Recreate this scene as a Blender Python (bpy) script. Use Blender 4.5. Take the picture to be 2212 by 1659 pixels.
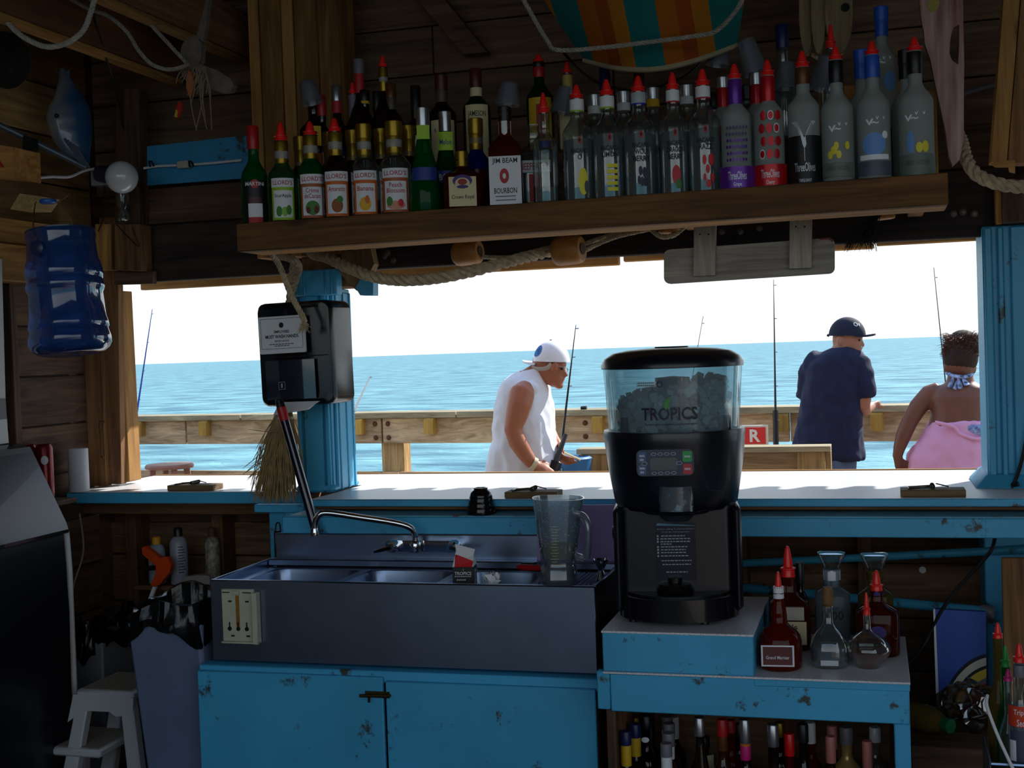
import bpy, bmesh, math, random
from mathutils import Vector, Matrix, Euler
random.seed(7)
for o in list(bpy.data.objects): bpy.data.objects.remove(o)
S = bpy.context.scene
COL = S.collection
R = math.radians
# ------------------------------------------------------------------ camera
F, W, H = 2750.0, 2212, 1659
EYE = Vector((0, 0, 1.60))
RC = (Matrix.Rotation(R(15.9), 3, 'Z') @ Matrix.Rotation(R(90) - math.atan(71.5 / F), 3, 'X')
      @ Matrix.Rotation(-R(1.99), 3, 'Z'))
cam = bpy.data.cameras.new('camera'); camo = bpy.data.objects.new('camera', cam); COL.objects.link(camo)
camo.matrix_world = Matrix.Translation(EYE) @ RC.to_4x4()
cam.sensor_width = 36; cam.lens = F / W * 36; cam.clip_start = .05; cam.clip_end = 60000
S.camera = camo
S.cycles.transparent_max_bounces = 20
# ------------------------------------------------------------------ view
S.view_settings.view_transform = 'Standard'; S.view_settings.look = 'None'
S.view_settings.exposure = 0.0; S.view_settings.gamma = 1.0; S.view_settings.use_curve_mapping = False
# ------------------------------------------------------------------ sky
wd = bpy.data.worlds.new('sky'); S.world = wd; wd.use_nodes = True
nt = wd.node_tree; nt.nodes.clear()
def nd(t, k, **kw):
    n = t.nodes.new(k)
    for a, b in kw.items(): setattr(n, a, b)
    return n
tc = nd(nt, 'ShaderNodeTexCoord'); sx = nd(nt, 'ShaderNodeSeparateXYZ')
rp = nd(nt, 'ShaderNodeValToRGB'); bg = nd(nt, 'ShaderNodeBackground'); ow = nd(nt, 'ShaderNodeOutputWorld')
nt.links.new(tc.outputs['Generated'], sx.inputs[0]); nt.links.new(sx.outputs['Z'], rp.inputs[0])
cr = rp.color_ramp
cr.elements[0].position = 0.0; cr.elements[0].color = (.90, .985, 1, 1)
cr.elements[1].position = 1.0; cr.elements[1].color = (.16, .36, .78, 1)
e = cr.elements.new(.12); e.color = (.86, .97, 1, 1)
e = cr.elements.new(.45); e.color = (.36, .62, .95, 1)
cl = nd(nt, 'ShaderNodeTexNoise'); cl.inputs['Scale'].default_value = 5; cl.inputs['Detail'].default_value = 7
mpn = nd(nt, 'ShaderNodeMapping'); mpn.inputs['Scale'].default_value = (1, 1, 4.5)
nt.links.new(tc.outputs['Generated'], mpn.inputs[0]); nt.links.new(mpn.outputs[0], cl.inputs[0])
cr2 = nd(nt, 'ShaderNodeValToRGB'); cr2.color_ramp.elements[0].position = .47; cr2.color_ramp.elements[1].position = .66
nt.links.new(cl.outputs['Fac'], cr2.inputs[0])
mx = nd(nt, 'ShaderNodeMixRGB'); mx.inputs['Color2'].default_value = (1, 1, 1, 1)
nt.links.new(cr2.outputs[0], mx.inputs['Fac']); nt.links.new(rp.outputs[0], mx.inputs['Color1'])
nt.links.new(mx.outputs[0], bg.inputs[0]); nt.links.new(bg.outputs[0], ow.inputs[0])
bg.inputs[1].default_value = 1.35
# ------------------------------------------------------------------ sun
SUN = Vector((.66, .98, .95)).normalized()
sl = bpy.data.lights.new('sun', 'SUN'); sl.energy = 8.0; sl.angle = R(.55); sl.color = (1, .95, .87)
so = bpy.data.objects.new('sun', sl); COL.objects.link(so)
so.rotation_euler = SUN.to_track_quat('Z', 'Y').to_euler(); so.location = (6, 8, 12)

# ------------------------------------------------------------------ pixel -> place helpers
def ray(px, py): return RC @ Vector(((px - W / 2) / F, -(py - H / 2) / F, -1))
def at(px, py, Y): d = ray(px, py); return EYE + d * (Y / d.y)
def atx(px, py, X): d = ray(px, py); return EYE + d * (X / d.x)
def atz(px, py, Z): d = ray(px, py); return EYE + d * ((Z - EYE.z) / d.z)
def mpp(px, py, Y): return Y / ray(px, py).y / F
def lerp(a, b, t): return a + (b - a) * t

# ------------------------------------------------------------------ mesh helpers
def BM(): return bmesh.new()
def bx(bm, x0, x1, y0, y1, z0, z1, bev=.003):
    r = bmesh.ops.create_cube(bm, size=1, matrix=Matrix.Translation(((x0+x1)/2, (y0+y1)/2, (z0+z1)/2)) @ Matrix.Diagonal((abs(x1-x0), abs(y1-y0), abs(z1-z0), 1)))
    if bev:
        ed = list({e for v in r['verts'] for e in v.link_edges})
        bmesh.ops.bevel(bm, geom=ed, offset=bev, segments=1, affect='EDGES', clamp_overlap=True)
    return bm
def hexa(bm, p, bev=0):
    """8 corners: bottom 4 (ccw), top 4"""
    v = [bm.verts.new(q) for q in p]
    fs = [(3, 2, 1, 0), (4, 5, 6, 7), (0, 1, 5, 4), (1, 2, 6, 5), (2, 3, 7, 6), (3, 0, 4, 7)]
    for f in fs: bm.faces.new([v[i] for i in f])
    if bev:
        ed = list({e for q in v for e in q.link_edges})
        bmesh.ops.bevel(bm, geom=ed, offset=bev, segments=1, affect='EDGES', clamp_overlap=True)
    return bm
def beam(bm, a, b, w, h, up=(0, 0, 1), bev=.003):
    a = Vector(a); b = Vector(b); d = (b - a).normalized(); u = Vector(up); s = d.cross(u).normalized(); u = s.cross(d)
    s *= w / 2; u *= h / 2
    return hexa(bm, [a-s-u, a+s-u, b+s-u, b-s-u, a-s+u, a+s+u, b+s+u, b-s+u], bev)
def tube(bm, pts, r, seg=8, cap=True):
    pts = [Vector(p) for p in pts]; n = len(pts)
    rs = r if isinstance(r, (list, tuple)) else [r] * n
    t = (pts[1] - pts[0]).normalized(); u = t.orthogonal().normalized(); rings = []
    for i in range(n):
        t2 = (pts[min(i+1, n-1)] - pts[max(i-1, 0)])
        t2 = t2.normalized() if t2.length > 1e-9 else t
        u = (u - t2 * u.dot(t2)).normalized(); v = t2.cross(u)
        q = rs[i]; ru, rv = q if isinstance(q, (list, tuple)) else (q, q)
        rings.append([bm.verts.new(pts[i] + u * math.cos(2*math.pi*k/seg) * ru + v * math.sin(2*math.pi*k/seg) * rv) for k in range(seg)])
        t = t2
    for i in range(n - 1):
        for k in range(seg):
            bm.faces.new([rings[i][k], rings[i][(k+1) % seg], rings[i+1][(k+1) % seg], rings[i+1][k]])
    if cap:
        bm.faces.new(list(reversed(rings[0]))); bm.faces.new(rings[-1])
    return bm
def lathe(bm, prof, seg=24, mat=Matrix()):
    rings = []
    for r, z in prof:
        if r < 1e-6: rings.append([bm.verts.new(mat @ Vector((0, 0, z)))])
        else: rings.append([bm.verts.new(mat @ Vector((r*math.cos(2*math.pi*k/seg), r*math.sin(2*math.pi*k/seg), z))) for k in range(seg)])
    for a, b in zip(rings[:-1], rings[1:]):
        for k in range(seg):
            k2 = (k+1) % seg
            f = [a[k % len(a)], a[k2 % len(a)], b[k2 % len(b)], b[k % len(b)]]
            f2 = []
            for q in f:
                if q not in f2: f2.append(q)
            if len(f2) > 2: bm.faces.new(f2)
    if len(rings[0]) > 1: bm.faces.new(list(reversed(rings[0])))
    if len(rings[-1]) > 1: bm.faces.new(rings[-1])
    return bm
def ell(bm, c, r, rot=None, u=14, v=10):
    m = Matrix.Translation(c)
    if rot is not None: m = m @ rot.to_matrix().to_4x4() if isinstance(rot, Euler) else m @ rot
    m = m @ Matrix.Diagonal((r[0], r[1], r[2], 1))
    bmesh.ops.create_uvsphere(bm, u_segments=u, v_segments=v, radius=1, matrix=m); return bm
def prism(bm, pts, f0, f1):
    """pts 2d; f0/f1 map (a,b)->Vector for the near and far face"""
    n = len(pts); A = [bm.verts.new(f0(*p)) for p in pts]; B = [bm.verts.new(f1(*p)) for p in pts]
    bm.faces.new(A); bm.faces.new(list(reversed(B)))
    for i in range(n): bm.faces.new([A[i], B[i], B[(i+1) % n], A[(i+1) % n]])
    return bm
def cyl(bm, a, b, r, seg=14): return tube(bm, [a, b], r, seg)
def arc(p, n=8):
    """catmull-rom through points"""
    p = [Vector(q) for q in p]; out = []
    for i in range(len(p) - 1):
        a = p[max(i-1, 0)]; b = p[i]; c = p[i+1]; d = p[min(i+2, len(p)-1)]
        for k in range(n):
            t = k / n
            out.append(.5 * ((2*b) + (c-a)*t + (2*a-5*b+4*c-d)*t*t + (3*b-a-3*c+d)*t**3))
    out.append(p[-1]); return out
def rope(bm, pts, r, turns_per_m=14, strands=3, seg=6, sub=1.0):
    """laid rope: helical strands around a smooth path"""
    path = arc(pts, 10); L = [0]
    for a, b in zip(path[:-1], path[1:]): L.append(L[-1] + (b-a).length)
    tot = L[-1]; n = max(12, int(tot * turns_per_m * 10 * sub)); res = []; j = 0
    for i in range(n + 1):
        s = tot * i / n
        while j < len(L) - 2 and L[j+1] < s: j += 1
        res.append(path[j].lerp(path[j+1], (s - L[j]) / max(L[j+1] - L[j], 1e-9)))
    t = (res[1] - res[0]).normalized(); u = t.orthogonal().normalized(); fr = []
    for i in range(n + 1):
        t = (res[min(i+1, n)] - res[max(i-1, 0)]).normalized(); u = (u - t*u.dot(t)).normalized(); fr.append((u.copy(), t.cross(u)))
    for k in range(strands):
        ps = []
        for i in range(n + 1):
            an = 2*math.pi*(k/strands + turns_per_m * tot * i / n)
            ps.append(res[i] + (fr[i][0]*math.cos(an) + fr[i][1]*math.sin(an)) * r * .5)
        tube(bm, ps, r * .54, seg)
    return bm
def worldloc(o):
    v = Vector(o.location)
    while o.parent: o = o.parent; v += Vector(o.location)
    return v
def tag(o, label=None, cat=None, group=None, kind=None):
    if label: o['label'] = label
    if cat: o['category'] = cat
    if group: o['group'] = group
    if kind: o['kind'] = kind
    return o
def obj(name, bm, mat, parent=None, label=None, cat=None, group=None, kind=None, smooth=True, ang=38, recalc=True):
    if recalc: bmesh.ops.recalc_face_normals(bm, faces=bm.faces)
    vs = bm.verts
    if parent is None:
        xs = [v.co.x for v in vs]; ys = [v.co.y for v in vs]; zs = [v.co.z for v in vs]
        org = Vector(((min(xs)+max(xs))/2, (min(ys)+max(ys))/2, min(zs)))
    else: org = worldloc(parent)
    bmesh.ops.translate(bm, verts=list(vs), vec=-org)
    me = bpy.data.meshes.new(name); bm.to_mesh(me); bm.free()
    if smooth:
        me.shade_smooth(); me.set_sharp_from_angle(angle=R(ang))
    for m in (mat if isinstance(mat, (list, tuple)) else [mat]): me.materials.append(m)
    o = bpy.data.objects.new(name, me); COL.objects.link(o)
    if parent is None: o.location = org
    else: o.parent = parent
    return tag(o, label, cat, group, kind)
def root(name, loc, label, cat, group=None, kind=None):
    o = bpy.data.objects.new(name, None); o.location = loc; o.empty_display_size = .05; COL.objects.link(o)
    return tag(o, label, cat, group, kind)

# ------------------------------------------------------------------ materials
def C(h):
    h = h.lstrip('#'); v = [int(h[i:i+2], 16) / 255 for i in (0, 2, 4)]
    return tuple(((c + .055) / 1.055) ** 2.4 if c > .04045 else c / 12.92 for c in v) + (1,)
_mats = {}
def base(name):
    m = bpy.data.materials.new(name); m.use_nodes = True; t = m.node_tree
    return m, t, t.nodes['Principled BSDF']
def M(name, col='', rough=.55, metal=0, spec=.5, trans=0, ior=1.45, emit=None, es=0, coat=0, mott=0, msc=20, bump=0, alpha=1):
    if name in _mats: return _mats[name]
    m, t, b = base(name); c = C(col) if isinstance(col, str) else tuple(col) + ((1,) if len(col) == 3 else ())
    b.inputs['Base Color'].default_value = c; b.inputs['Roughness'].default_value = rough; b.inputs['Metallic'].default_value = metal
    b.inputs['Specular IOR Level'].default_value = spec; b.inputs['Transmission Weight'].default_value = trans; b.inputs['IOR'].default_value = ior
    b.inputs['Coat Weight'].default_value = coat; b.inputs['Alpha'].default_value = alpha
    if emit: b.inputs['Emission Color'].default_value = C(emit); b.inputs['Emission Strength'].default_value = es
    if mott or bump:
        tcn = nd(t, 'ShaderNodeTexCoord'); n = nd(t, 'ShaderNodeTexNoise'); n.inputs['Scale'].default_value = msc; n.inputs['Detail'].default_value = 5
        t.links.new(tcn.outputs['Object'], n.inputs[0])
        if mott:
            r = nd(t, 'ShaderNodeValToRGB'); k = 1 - mott
            r.color_ramp.elements[0].position = .3; r.color_ramp.elements[1].position = .7
            r.color_ramp.elements[0].color = (c[0]*k, c[1]*k, c[2]*k, 1); r.color_ramp.elements[1].color = tuple(min(1, x*(1+mott*.5)) for x in c[:3]) + (1,)
            t.links.new(n.outputs['Fac'], r.inputs[0]); t.links.new(r.outputs[0], b.inputs['Base Color'])
        if bump:
            bu = nd(t, 'ShaderNodeBump'); bu.inputs['Strength'].default_value = bump; bu.inputs['Distance'].default_value = .004
            t.links.new(n.outputs['Fac'], bu.inputs['Height']); t.links.new(bu.outputs[0], b.inputs['Normal'])
    _mats[name] = m; return m
def wood(name, c1='', c2='', axis='x', fine=16, rough=.75, bump=.35, blot=.35, var=.3):
    """timber: grain stretched along axis, knots, per-board tone"""
    if name in _mats: return _mats[name]
    m, t, b = base(name); tcn = nd(t, 'ShaderNodeTexCoord'); mp = nd(t, 'ShaderNodeMapping'); oi = nd(t, 'ShaderNodeObjectInfo')
    sc = {'x': (1.1, fine, fine), 'y': (fine, 1.1, fine), 'z': (fine, fine, 1.1)}[axis]
    mp.inputs['Scale'].default_value = sc
    ad = nd(t, 'ShaderNodeVectorMath', operation='SCALE'); ad.inputs[0].default_value = (37, 53, 71)
    t.links.new(oi.outputs['Random'], ad.inputs['Scale'])
    t.links.new(tcn.outputs['Object'], mp.inputs['Vector']); t.links.new(ad.outputs[0], mp.inputs['Location'])
    n = nd(t, 'ShaderNodeTexNoise'); n.inputs['Scale'].default_value = 1.6; n.inputs['Detail'].default_value = 8; n.inputs['Roughness'].default_value = .62; n.inputs['Distortion'].default_value = 1.1
    t.links.new(mp.outputs[0], n.inputs[0])
    r = nd(t, 'ShaderNodeValToRGB'); r.color_ramp.elements[0].position = .33; r.color_ramp.elements[1].position = .68
    a = C(c1); z = C(c2); r.color_ramp.elements[0].color = a; r.color_ramp.elements[1].color = z
    t.links.new(n.outputs['Fac'], r.inputs[0])
    n2 = nd(t, 'ShaderNodeTexNoise'); n2.inputs['Scale'].default_value = 3.2; n2.inputs['Detail'].default_value = 3
    mp2 = nd(t, 'ShaderNodeMapping'); mp2.inputs['Scale'].default_value = {'x': (.6, 2, 2), 'y': (2, .6, 2), 'z': (2, 2, .6)}[axis]
    t.links.new(tcn.outputs['Object'], mp2.inputs['Vector']); t.links.new(ad.outputs[0], mp2.inputs['Location']); t.links.new(mp2.outputs[0], n2.inputs[0])
    ma = nd(t, 'ShaderNodeMapRange'); ma.inputs[1].default_value = .3; ma.inputs[2].default_value = .7; ma.inputs[3].default_value = 1 - blot; ma.inputs[4].default_value = 1.12
    t.links.new(n2.outputs['Fac'], ma.inputs[0])
    mr = nd(t, 'ShaderNodeMapRange'); mr.inputs[3].default_value = 1 - var; mr.inputs[4].default_value = 1 + var * .5; t.links.new(oi.outputs['Random'], mr.inputs[0])
    mu = nd(t, 'ShaderNodeMath', operation='MULTIPLY'); t.links.new(ma.outputs[0], mu.inputs[0]); t.links.new(mr.outputs[0], mu.inputs[1])
    # knots
    vo = nd(t, 'ShaderNodeTexVoronoi'); vo.inputs['Scale'].default_value = 1.0
    mp3 = nd(t, 'ShaderNodeMapping'); mp3.inputs['Scale'].default_value = {'x': (2.2, 6, 6), 'y': (6, 2.2, 6), 'z': (6, 6, 2.2)}[axis]
    t.links.new(tcn.outputs['Object'], mp3.inputs['Vector']); t.links.new(ad.outputs[0], mp3.inputs['Location']); t.links.new(mp3.outputs[0], vo.inputs[0])
    kn = nd(t, 'ShaderNodeMapRange'); kn.inputs[1].default_value = .04; kn.inputs[2].default_value = .11; kn.inputs[3].default_value = .45; kn.inputs[4].default_value = 1
    t.links.new(vo.outputs['Distance'], kn.inputs[0])
    mu2 = nd(t, 'ShaderNodeMath', operation='MULTIPLY'); t.links.new(mu.outputs[0], mu2.inputs[0]); t.links.new(kn.outputs[0], mu2.inputs[1])
    vs = nd(t, 'ShaderNodeVectorMath', operation='SCALE'); t.links.new(r.outputs[0], vs.inputs[0]); t.links.new(mu2.outputs[0], vs.inputs['Scale'])
    t.links.new(vs.outputs[0], b.inputs['Base Color']); b.inputs['Roughness'].default_value = rough; b.inputs['Specular IOR Level'].default_value = .3
    bu = nd(t, 'ShaderNodeBump'); bu.inputs['Strength'].default_value = bump; bu.inputs['Distance'].default_value = .003
    t.links.new(n.outputs['Fac'], bu.inputs['Height']); t.links.new(bu.outputs[0], b.inputs['Normal'])
    _mats[name] = m; return m
def paint(name, col, worn='3a3f38', amt=.605, axis='x', rough=.45):
    """old brushed paint with scuffs and chips"""
    if name in _mats: return _mats[name]
    m, t, b = base(name); tcn = nd(t, 'ShaderNodeTexCoord'); oi = nd(t, 'ShaderNodeObjectInfo')
    ad = nd(t, 'ShaderNodeVectorMath', operation='MULTIPLY_ADD'); ad.inputs[0].default_value = (31, 17, 23)
    t.links.new(oi.outputs['Random'], ad.inputs[1]); t.links.new(tcn.outputs['Object'], ad.inputs[2])
    n = nd(t, 'ShaderNodeTexNoise'); n.inputs['Scale'].default_value = 9; n.inputs['Detail'].default_value = 10; n.inputs['Roughness'].default_value = .72
    t.links.new(ad.outputs[0], n.inputs[0])
    n2 = nd(t, 'ShaderNodeTexNoise'); n2.inputs['Scale'].default_value = 2.5; n2.inputs['Detail'].default_value = 4; t.links.new(ad.outputs[0], n2.inputs[0])
    r = nd(t, 'ShaderNodeValToRGB'); r.color_ramp.elements[0].position = amt; r.color_ramp.elements[1].position = amt + .05
    r.color_ramp.elements[0].color = (0, 0, 0, 1); t.links.new(n.outputs['Fac'], r.inputs[0])
    c = C(col); r2 = nd(t, 'ShaderNodeValToRGB'); r2.color_ramp.elements[0].position = .3; r2.color_ramp.elements[1].position = .7
    r2.color_ramp.elements[0].color = tuple(x*.86 for x in c[:3]) + (1,); r2.color_ramp.elements[1].color = tuple(min(1, x*1.1) for x in c[:3]) + (1,)
    t.links.new(n2.outputs['Fac'], r2.inputs[0])
    mxx = nd(t, 'ShaderNodeMixRGB'); mxx.inputs['Color2'].default_value = C(worn)
    t.links.new(r.outputs[0], mxx.inputs['Fac']); t.links.new(r2.outputs[0], mxx.inputs['Color1']); t.links.new(mxx.outputs[0], b.inputs['Base Color'])
    b.inputs['Roughness'].default_value = rough
    mp = nd(t, 'ShaderNodeMapping'); mp.inputs['Scale'].default_value = {'x': (3, 60, 60), 'y': (60, 3, 60), 'z': (60, 60, 3)}[axis]
    t.links.new(tcn.outputs['Object'], mp.inputs[0]); n3 = nd(t, 'ShaderNodeTexNoise'); n3.inputs['Scale'].default_value = 1.5; t.links.new(mp.outputs[0], n3.inputs[0])
    bu = nd(t, 'ShaderNodeBump'); bu.inputs['Strength'].default_value = .18; bu.inputs['Distance'].default_value = .002
    t.links.new(n3.outputs['Fac'], bu.inputs['Height']); t.links.new(bu.outputs[0], b.inputs['Normal'])
    _mats[name] = m; return m
def speck(name, c1, c2, sc=260, rough=.35):
    if name in _mats: return _mats[name]
    m, t, b = base(name); tcn = nd(t, 'ShaderNodeTexCoord'); n = nd(t, 'ShaderNodeTexNoise'); n.inputs['Scale'].default_value = sc; n.inputs['Detail'].default_value = 3
    t.links.new(tcn.outputs['Object'], n.inputs[0]); r = nd(t, 'ShaderNodeValToRGB'); r.color_ramp.elements[0].position = .42; r.color_ramp.elements[1].position = .58
    r.color_ramp.elements[0].color = C(c1); r.color_ramp.elements[1].color = C(c2); t.links.new(n.outputs['Fac'], r.inputs[0]); t.links.new(r.outputs[0], b.inputs['Base Color'])
    b.inputs['Roughness'].default_value = rough; _mats[name] = m; return m

BLUE = '3fa3cf'
blueX = paint('blue paint', BLUE); blueZ = paint('blue paint upright', BLUE, axis='z')
wdarkX = wood('dark stained timber', '3b2a20', '765944', 'x'); wdarkZ = wood('dark stained timber upright', '3b2a20', '765944', 'z'); wdarkY = wood('dark stained timber deep', '3b2a20', '765944', 'y')
wbrX = wood('brown timber', '5d3f28', '9c7147', 'x'); wbrZ = wood('brown timber upright', '5d3f28', '9c7147', 'z'); wbrY = wood('brown timber deep', '5d3f28', '9c7147', 'y')
wyelX = wood('fresh pine', '9a6a33', 'cf9b58', 'x'); wyelZ = wood('fresh pine upright', '8d6232', 'c79655', 'z'); wyelY = wood('fresh pine deep', '8d6232', 'c79655', 'y')
wgreyX = wood('weathered board', '8a8178', 'cbc3b6', 'x'); wgreyZ = wood('weathered board upright', '80776c', 'c2b8aa', 'z')
wrailX = wood('pier timber', '8f7556', 'cdb18c', 'x', blot=.25); wrailZ = wood('pier timber upright', '8a6c45', 'c9a671', 'z', blot=.25)
wshelf = wood('oiled shelf board', '4f331c', '8f6236', 'x')
lam = speck('white speckled laminate', 'b9b9bd', 'dcdde2')
blackpl = M('black plastic', '0d0e12', .28)
steel = M('brushed stainless steel', '8798b2', .3, 1, mott=.14, msc=5)
chrome = M('chrome', 'd5d8dc', .08, 1)
redpl = M('red translucent plastic', 'e2231f', .3, trans=.0)
clear = M('clear glass', 'f2f6f6', .02, trans=1, ior=1.2)
white = M('white paper', 'd9dadf', .7)
wire = M('black cable', '0c0c0d', .5)
white_cable = M('white cable', 'd3d4d6', .4)
ropem = M('old manila rope', 'b3a184', .9, mott=.35, msc=60, bump=.6)
ropeg = M('grey braided line', '8f897f', .9, mott=.3, msc=90, bump=.5)
# ================================================================== SETTING: sea, pier, hut shell
m, t, b = base('sea water')
geo = nd(t, 'ShaderNodeNewGeometry'); bmp = nd(t, 'ShaderNodeBump'); bmp.inputs['Strength'].default_value = 1.0; bmp.inputs['Distance'].default_value = 1.0
hs = None
for sc_, w_ in (((.05, .12, 1), 1.0), ((.2, .34, 1), .7), ((.8, 1.2, 1), .22)):
    mp = nd(t, 'ShaderNodeMapping'); mp.inputs['Scale'].default_value = sc_; mp.inputs['Rotation'].default_value = (0, 0, R(-12)); t.links.new(geo.outputs['Position'], mp.inputs[0])
    n = nd(t, 'ShaderNodeTexNoise'); n.inputs['Scale'].default_value = 1; n.inputs['Detail'].default_value = 4; n.inputs['Distortion'].default_value = .6; t.links.new(mp.outputs[0], n.inputs[0])
    mu = nd(t, 'ShaderNodeMath', operation='MULTIPLY'); mu.inputs[1].default_value = w_; t.links.new(n.outputs['Fac'], mu.inputs[0])
    if hs: a2 = nd(t, 'ShaderNodeMath', operation='ADD'); t.links.new(hs.outputs[0], a2.inputs[0]); t.links.new(mu.outputs[0], a2.inputs[1]); hs = a2
    else: hs = mu
t.links.new(hs.outputs[0], bmp.inputs['Height']); t.links.new(bmp.outputs[0], b.inputs['Normal'])
np_ = nd(t, 'ShaderNodeTexNoise'); np_.inputs['Scale'].default_value = 1; np_.inputs['Detail'].default_value = 5; mpq = nd(t, 'ShaderNodeMapping'); mpq.inputs['Scale'].default_value = (.10, .16, 1); mpq.inputs['Rotation'].default_value = (0, 0, R(-12))
t.links.new(geo.outputs['Position'], mpq.inputs[0]); t.links.new(mpq.outputs[0], np_.inputs[0])
rr = nd(t, 'ShaderNodeValToRGB'); rr.color_ramp.elements[0].position = .38; rr.color_ramp.elements[1].position = .62
rr.color_ramp.elements[0].color = C('2f6577'); rr.color_ramp.elements[1].color = C('6a9fa8'); t.links.new(np_.outputs['Fac'], rr.inputs[0]); t.links.new(rr.outputs[0], b.inputs['Base Color'])
b.inputs['Roughness'].default_value = .45; b.inputs['Specular IOR Level'].default_value = .18
bm = BM(); q = 16000
for p in ((-q, -q), (q, -q), (q, q), (-q, q)): bm.verts.new((p[0], p[1], -6))
bm.verts.ensure_lookup_table(); bm.faces.new(bm.verts)
obj('sea', bm, m, label='turquoise rippled sea reaching to the horizon', cat='sea', kind='stuff')
deckm = wood('sun bleached decking', '7c7265', 'b3a899', 'x')
floor = obj('floor', bx(BM(), -3.3, 2.2, 1.2, 5.05, -.12, 0), wood('bar floor boards', '2d2621', '574b40', 'x'), kind='structure')
deck = obj('pier_deck', bx(BM(), -16, 12, -18, 1.19, -.18, -.02), deckm, kind='structure')  # carried far behind the camera so its sunlit boards bounce light inside
deck = obj('pier_deck', bx(BM(), -16, 9, 5.06, 15, -.18, -.02), deckm, kind='structure')

# ---- lower back wall under the counters: planks and studs
wb = obj('wall_back', bx(BM(), -3.3, 1.6, 4.80, 4.84, 0, 1.0), wdarkX, kind='structure')
z = .02
for i, hgt in enumerate((.19, .19, .19, .2, .14)):
    for a, c in ((-3.3, -1.2 - .3 * (i % 2)), (-1.195 - .3 * (i % 2), 1.6)):
        obj('plank', bx(BM(), a, c, 4.77, 4.80, z, z + hgt - .006), wood('wall plank', '4c3524', '86654a', 'x'), wb)
    z += hgt
for px in (172, 300, 485, 1602, 1868, 2136):
    X = at(px, 1180, 4.72).x
    obj('stud', bx(BM(), X - .025, X + .025, 4.66, 4.77, .05, 1.04), wood('wall stud', '4d3622', '7d5b3c', 'z'), wb)
obj('rail_board', bx(BM(), -3.12, -2.25, 4.50, 4.54, .995, 1.045), wood('wall stud x', '4d3622', '7d5b3c', 'x'), wb)

# ---- header over the opening (old dark boards), upper back wall planks
hb = obj('trim_1', bx(BM(), -2.915, .46, 4.50, 4.545, 1.925, 2.15, .005), wood('tarred header board', '1c1715', '3f332d', 'x'), kind='structure')
hb2 = obj('trim_2', bx(BM(), -2.84, .9, 4.53, 4.575, 2.155, 2.30, .004), wdarkX, kind='structure')
wu = obj('wall_upper', bx(BM(), -3.1, 1.9, 4.70, 4.74, 1.98, 3.4), wdarkX, kind='structure')
z = 2.30
for i, hgt in enumerate((.185, .19, .185, .19, .19, .19)):
    s = -.9 if i % 2 else -1.6
    for a, c in ((-3.1, s), (s + .005, 1.9)):
        obj('plank', bx(BM(), a, c, 4.66, 4.70, z, z + hgt - .005), wood('upper wall plank', '5a4234', '8f705a', 'x'), wu)
    z += hgt
# eave boards beyond the header: fresh pine fascia lit from outside
ev = obj('trim_3', bx(BM(), -3.30, -1.02, 5.28, 5.32, 1.945, 2.05, .004), wyelX, kind='structure')
obj('trim_4', bx(BM(), -1.0, .012, 5.28, 5.32, 1.957, 2.05, .004), wyelX, kind='structure')
obj('trim_5', bx(BM(), .022, 1.9, 5.28, 5.32, 1.967, 2.05, .004), wyelX, kind='structure')
sf = obj('soffit', bx(BM(), -3.4, 2.2, 4.545, 5.28, 2.07, 2.10), wood('soffit boards', '5a4028', '94703f', 'x'), kind='structure')
rf = obj('roof', bx(BM(), -4.2, 2.6, -.9, 5.34, 3.16, 3.22), wood('roof deck', '3a2b20', '67503b', 'y'), kind='structure')  # unseen rear edge placed to set how much sky light enters
obj('roof_skirt', bx(BM(), -4.2, 2.6, 5.30, 5.36, 2.05, 3.16), wbrX, kind='structure')
k = 0
x = -3.2
while x < 2.2:
    obj('rafter_tail', bx(BM(), x, x + .07, 5.36, 5.50, 2.055, 2.16, .004), wyelY, sf); x += .158  # unseen blocks spaced to cast toothed shadows on the counter

# ---- unseen walls added behind and beside the camera to dim the interior
wf = wood('added wall siding', '5d4430', '94735a', 'x')
obj('added_wall_front', bx(BM(), -3.2, 2.4, -1.75, -1.70, 0, .95), wf, kind='structure')
obj('added_wall_right', bx(BM(), 2.35, 2.4, 1.2, 4.6, 0, 3.16), wood('added wall siding deep', '5d4430', '94735a', 'y'), kind='structure')
# ---- posts of the opening
# left jamb: rough natural studs
lj = root('jamb', (-3.05, 4.7, 1.1), 'rough brown timber jamb boards at left end of the opening', 'post')
def quad_board(name, p, Y, th, mat, parent, bev=.002):
    v = [at(a, c, Y) for a, c in p]; w = [q + Vector((0, th, 0)) for q in v]
    return obj(name, hexa(BM(), [v[0], v[1], w[1], w[0], v[3], v[2], w[2], w[3]], bev), mat, parent)
quad_board('board', [(228, 1046), (262, 1046), (252, 470), (214, 470)], 4.62, .04, wbrZ, lj)
quad_board('board', [(258, 1045), (280, 1040), (259, 628), (244, 628)], 4.66, .09, wyelZ, lj)
quad_board('board', [(190, 1050), (230, 1050), (212, 590), (172, 590)], 4.6, .04, wbrZ, lj)
quad_board('board', [(118, 1062), (155, 1062), (140, 480), (102, 480)], 4.5, .05, wbrZ, lj)
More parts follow.
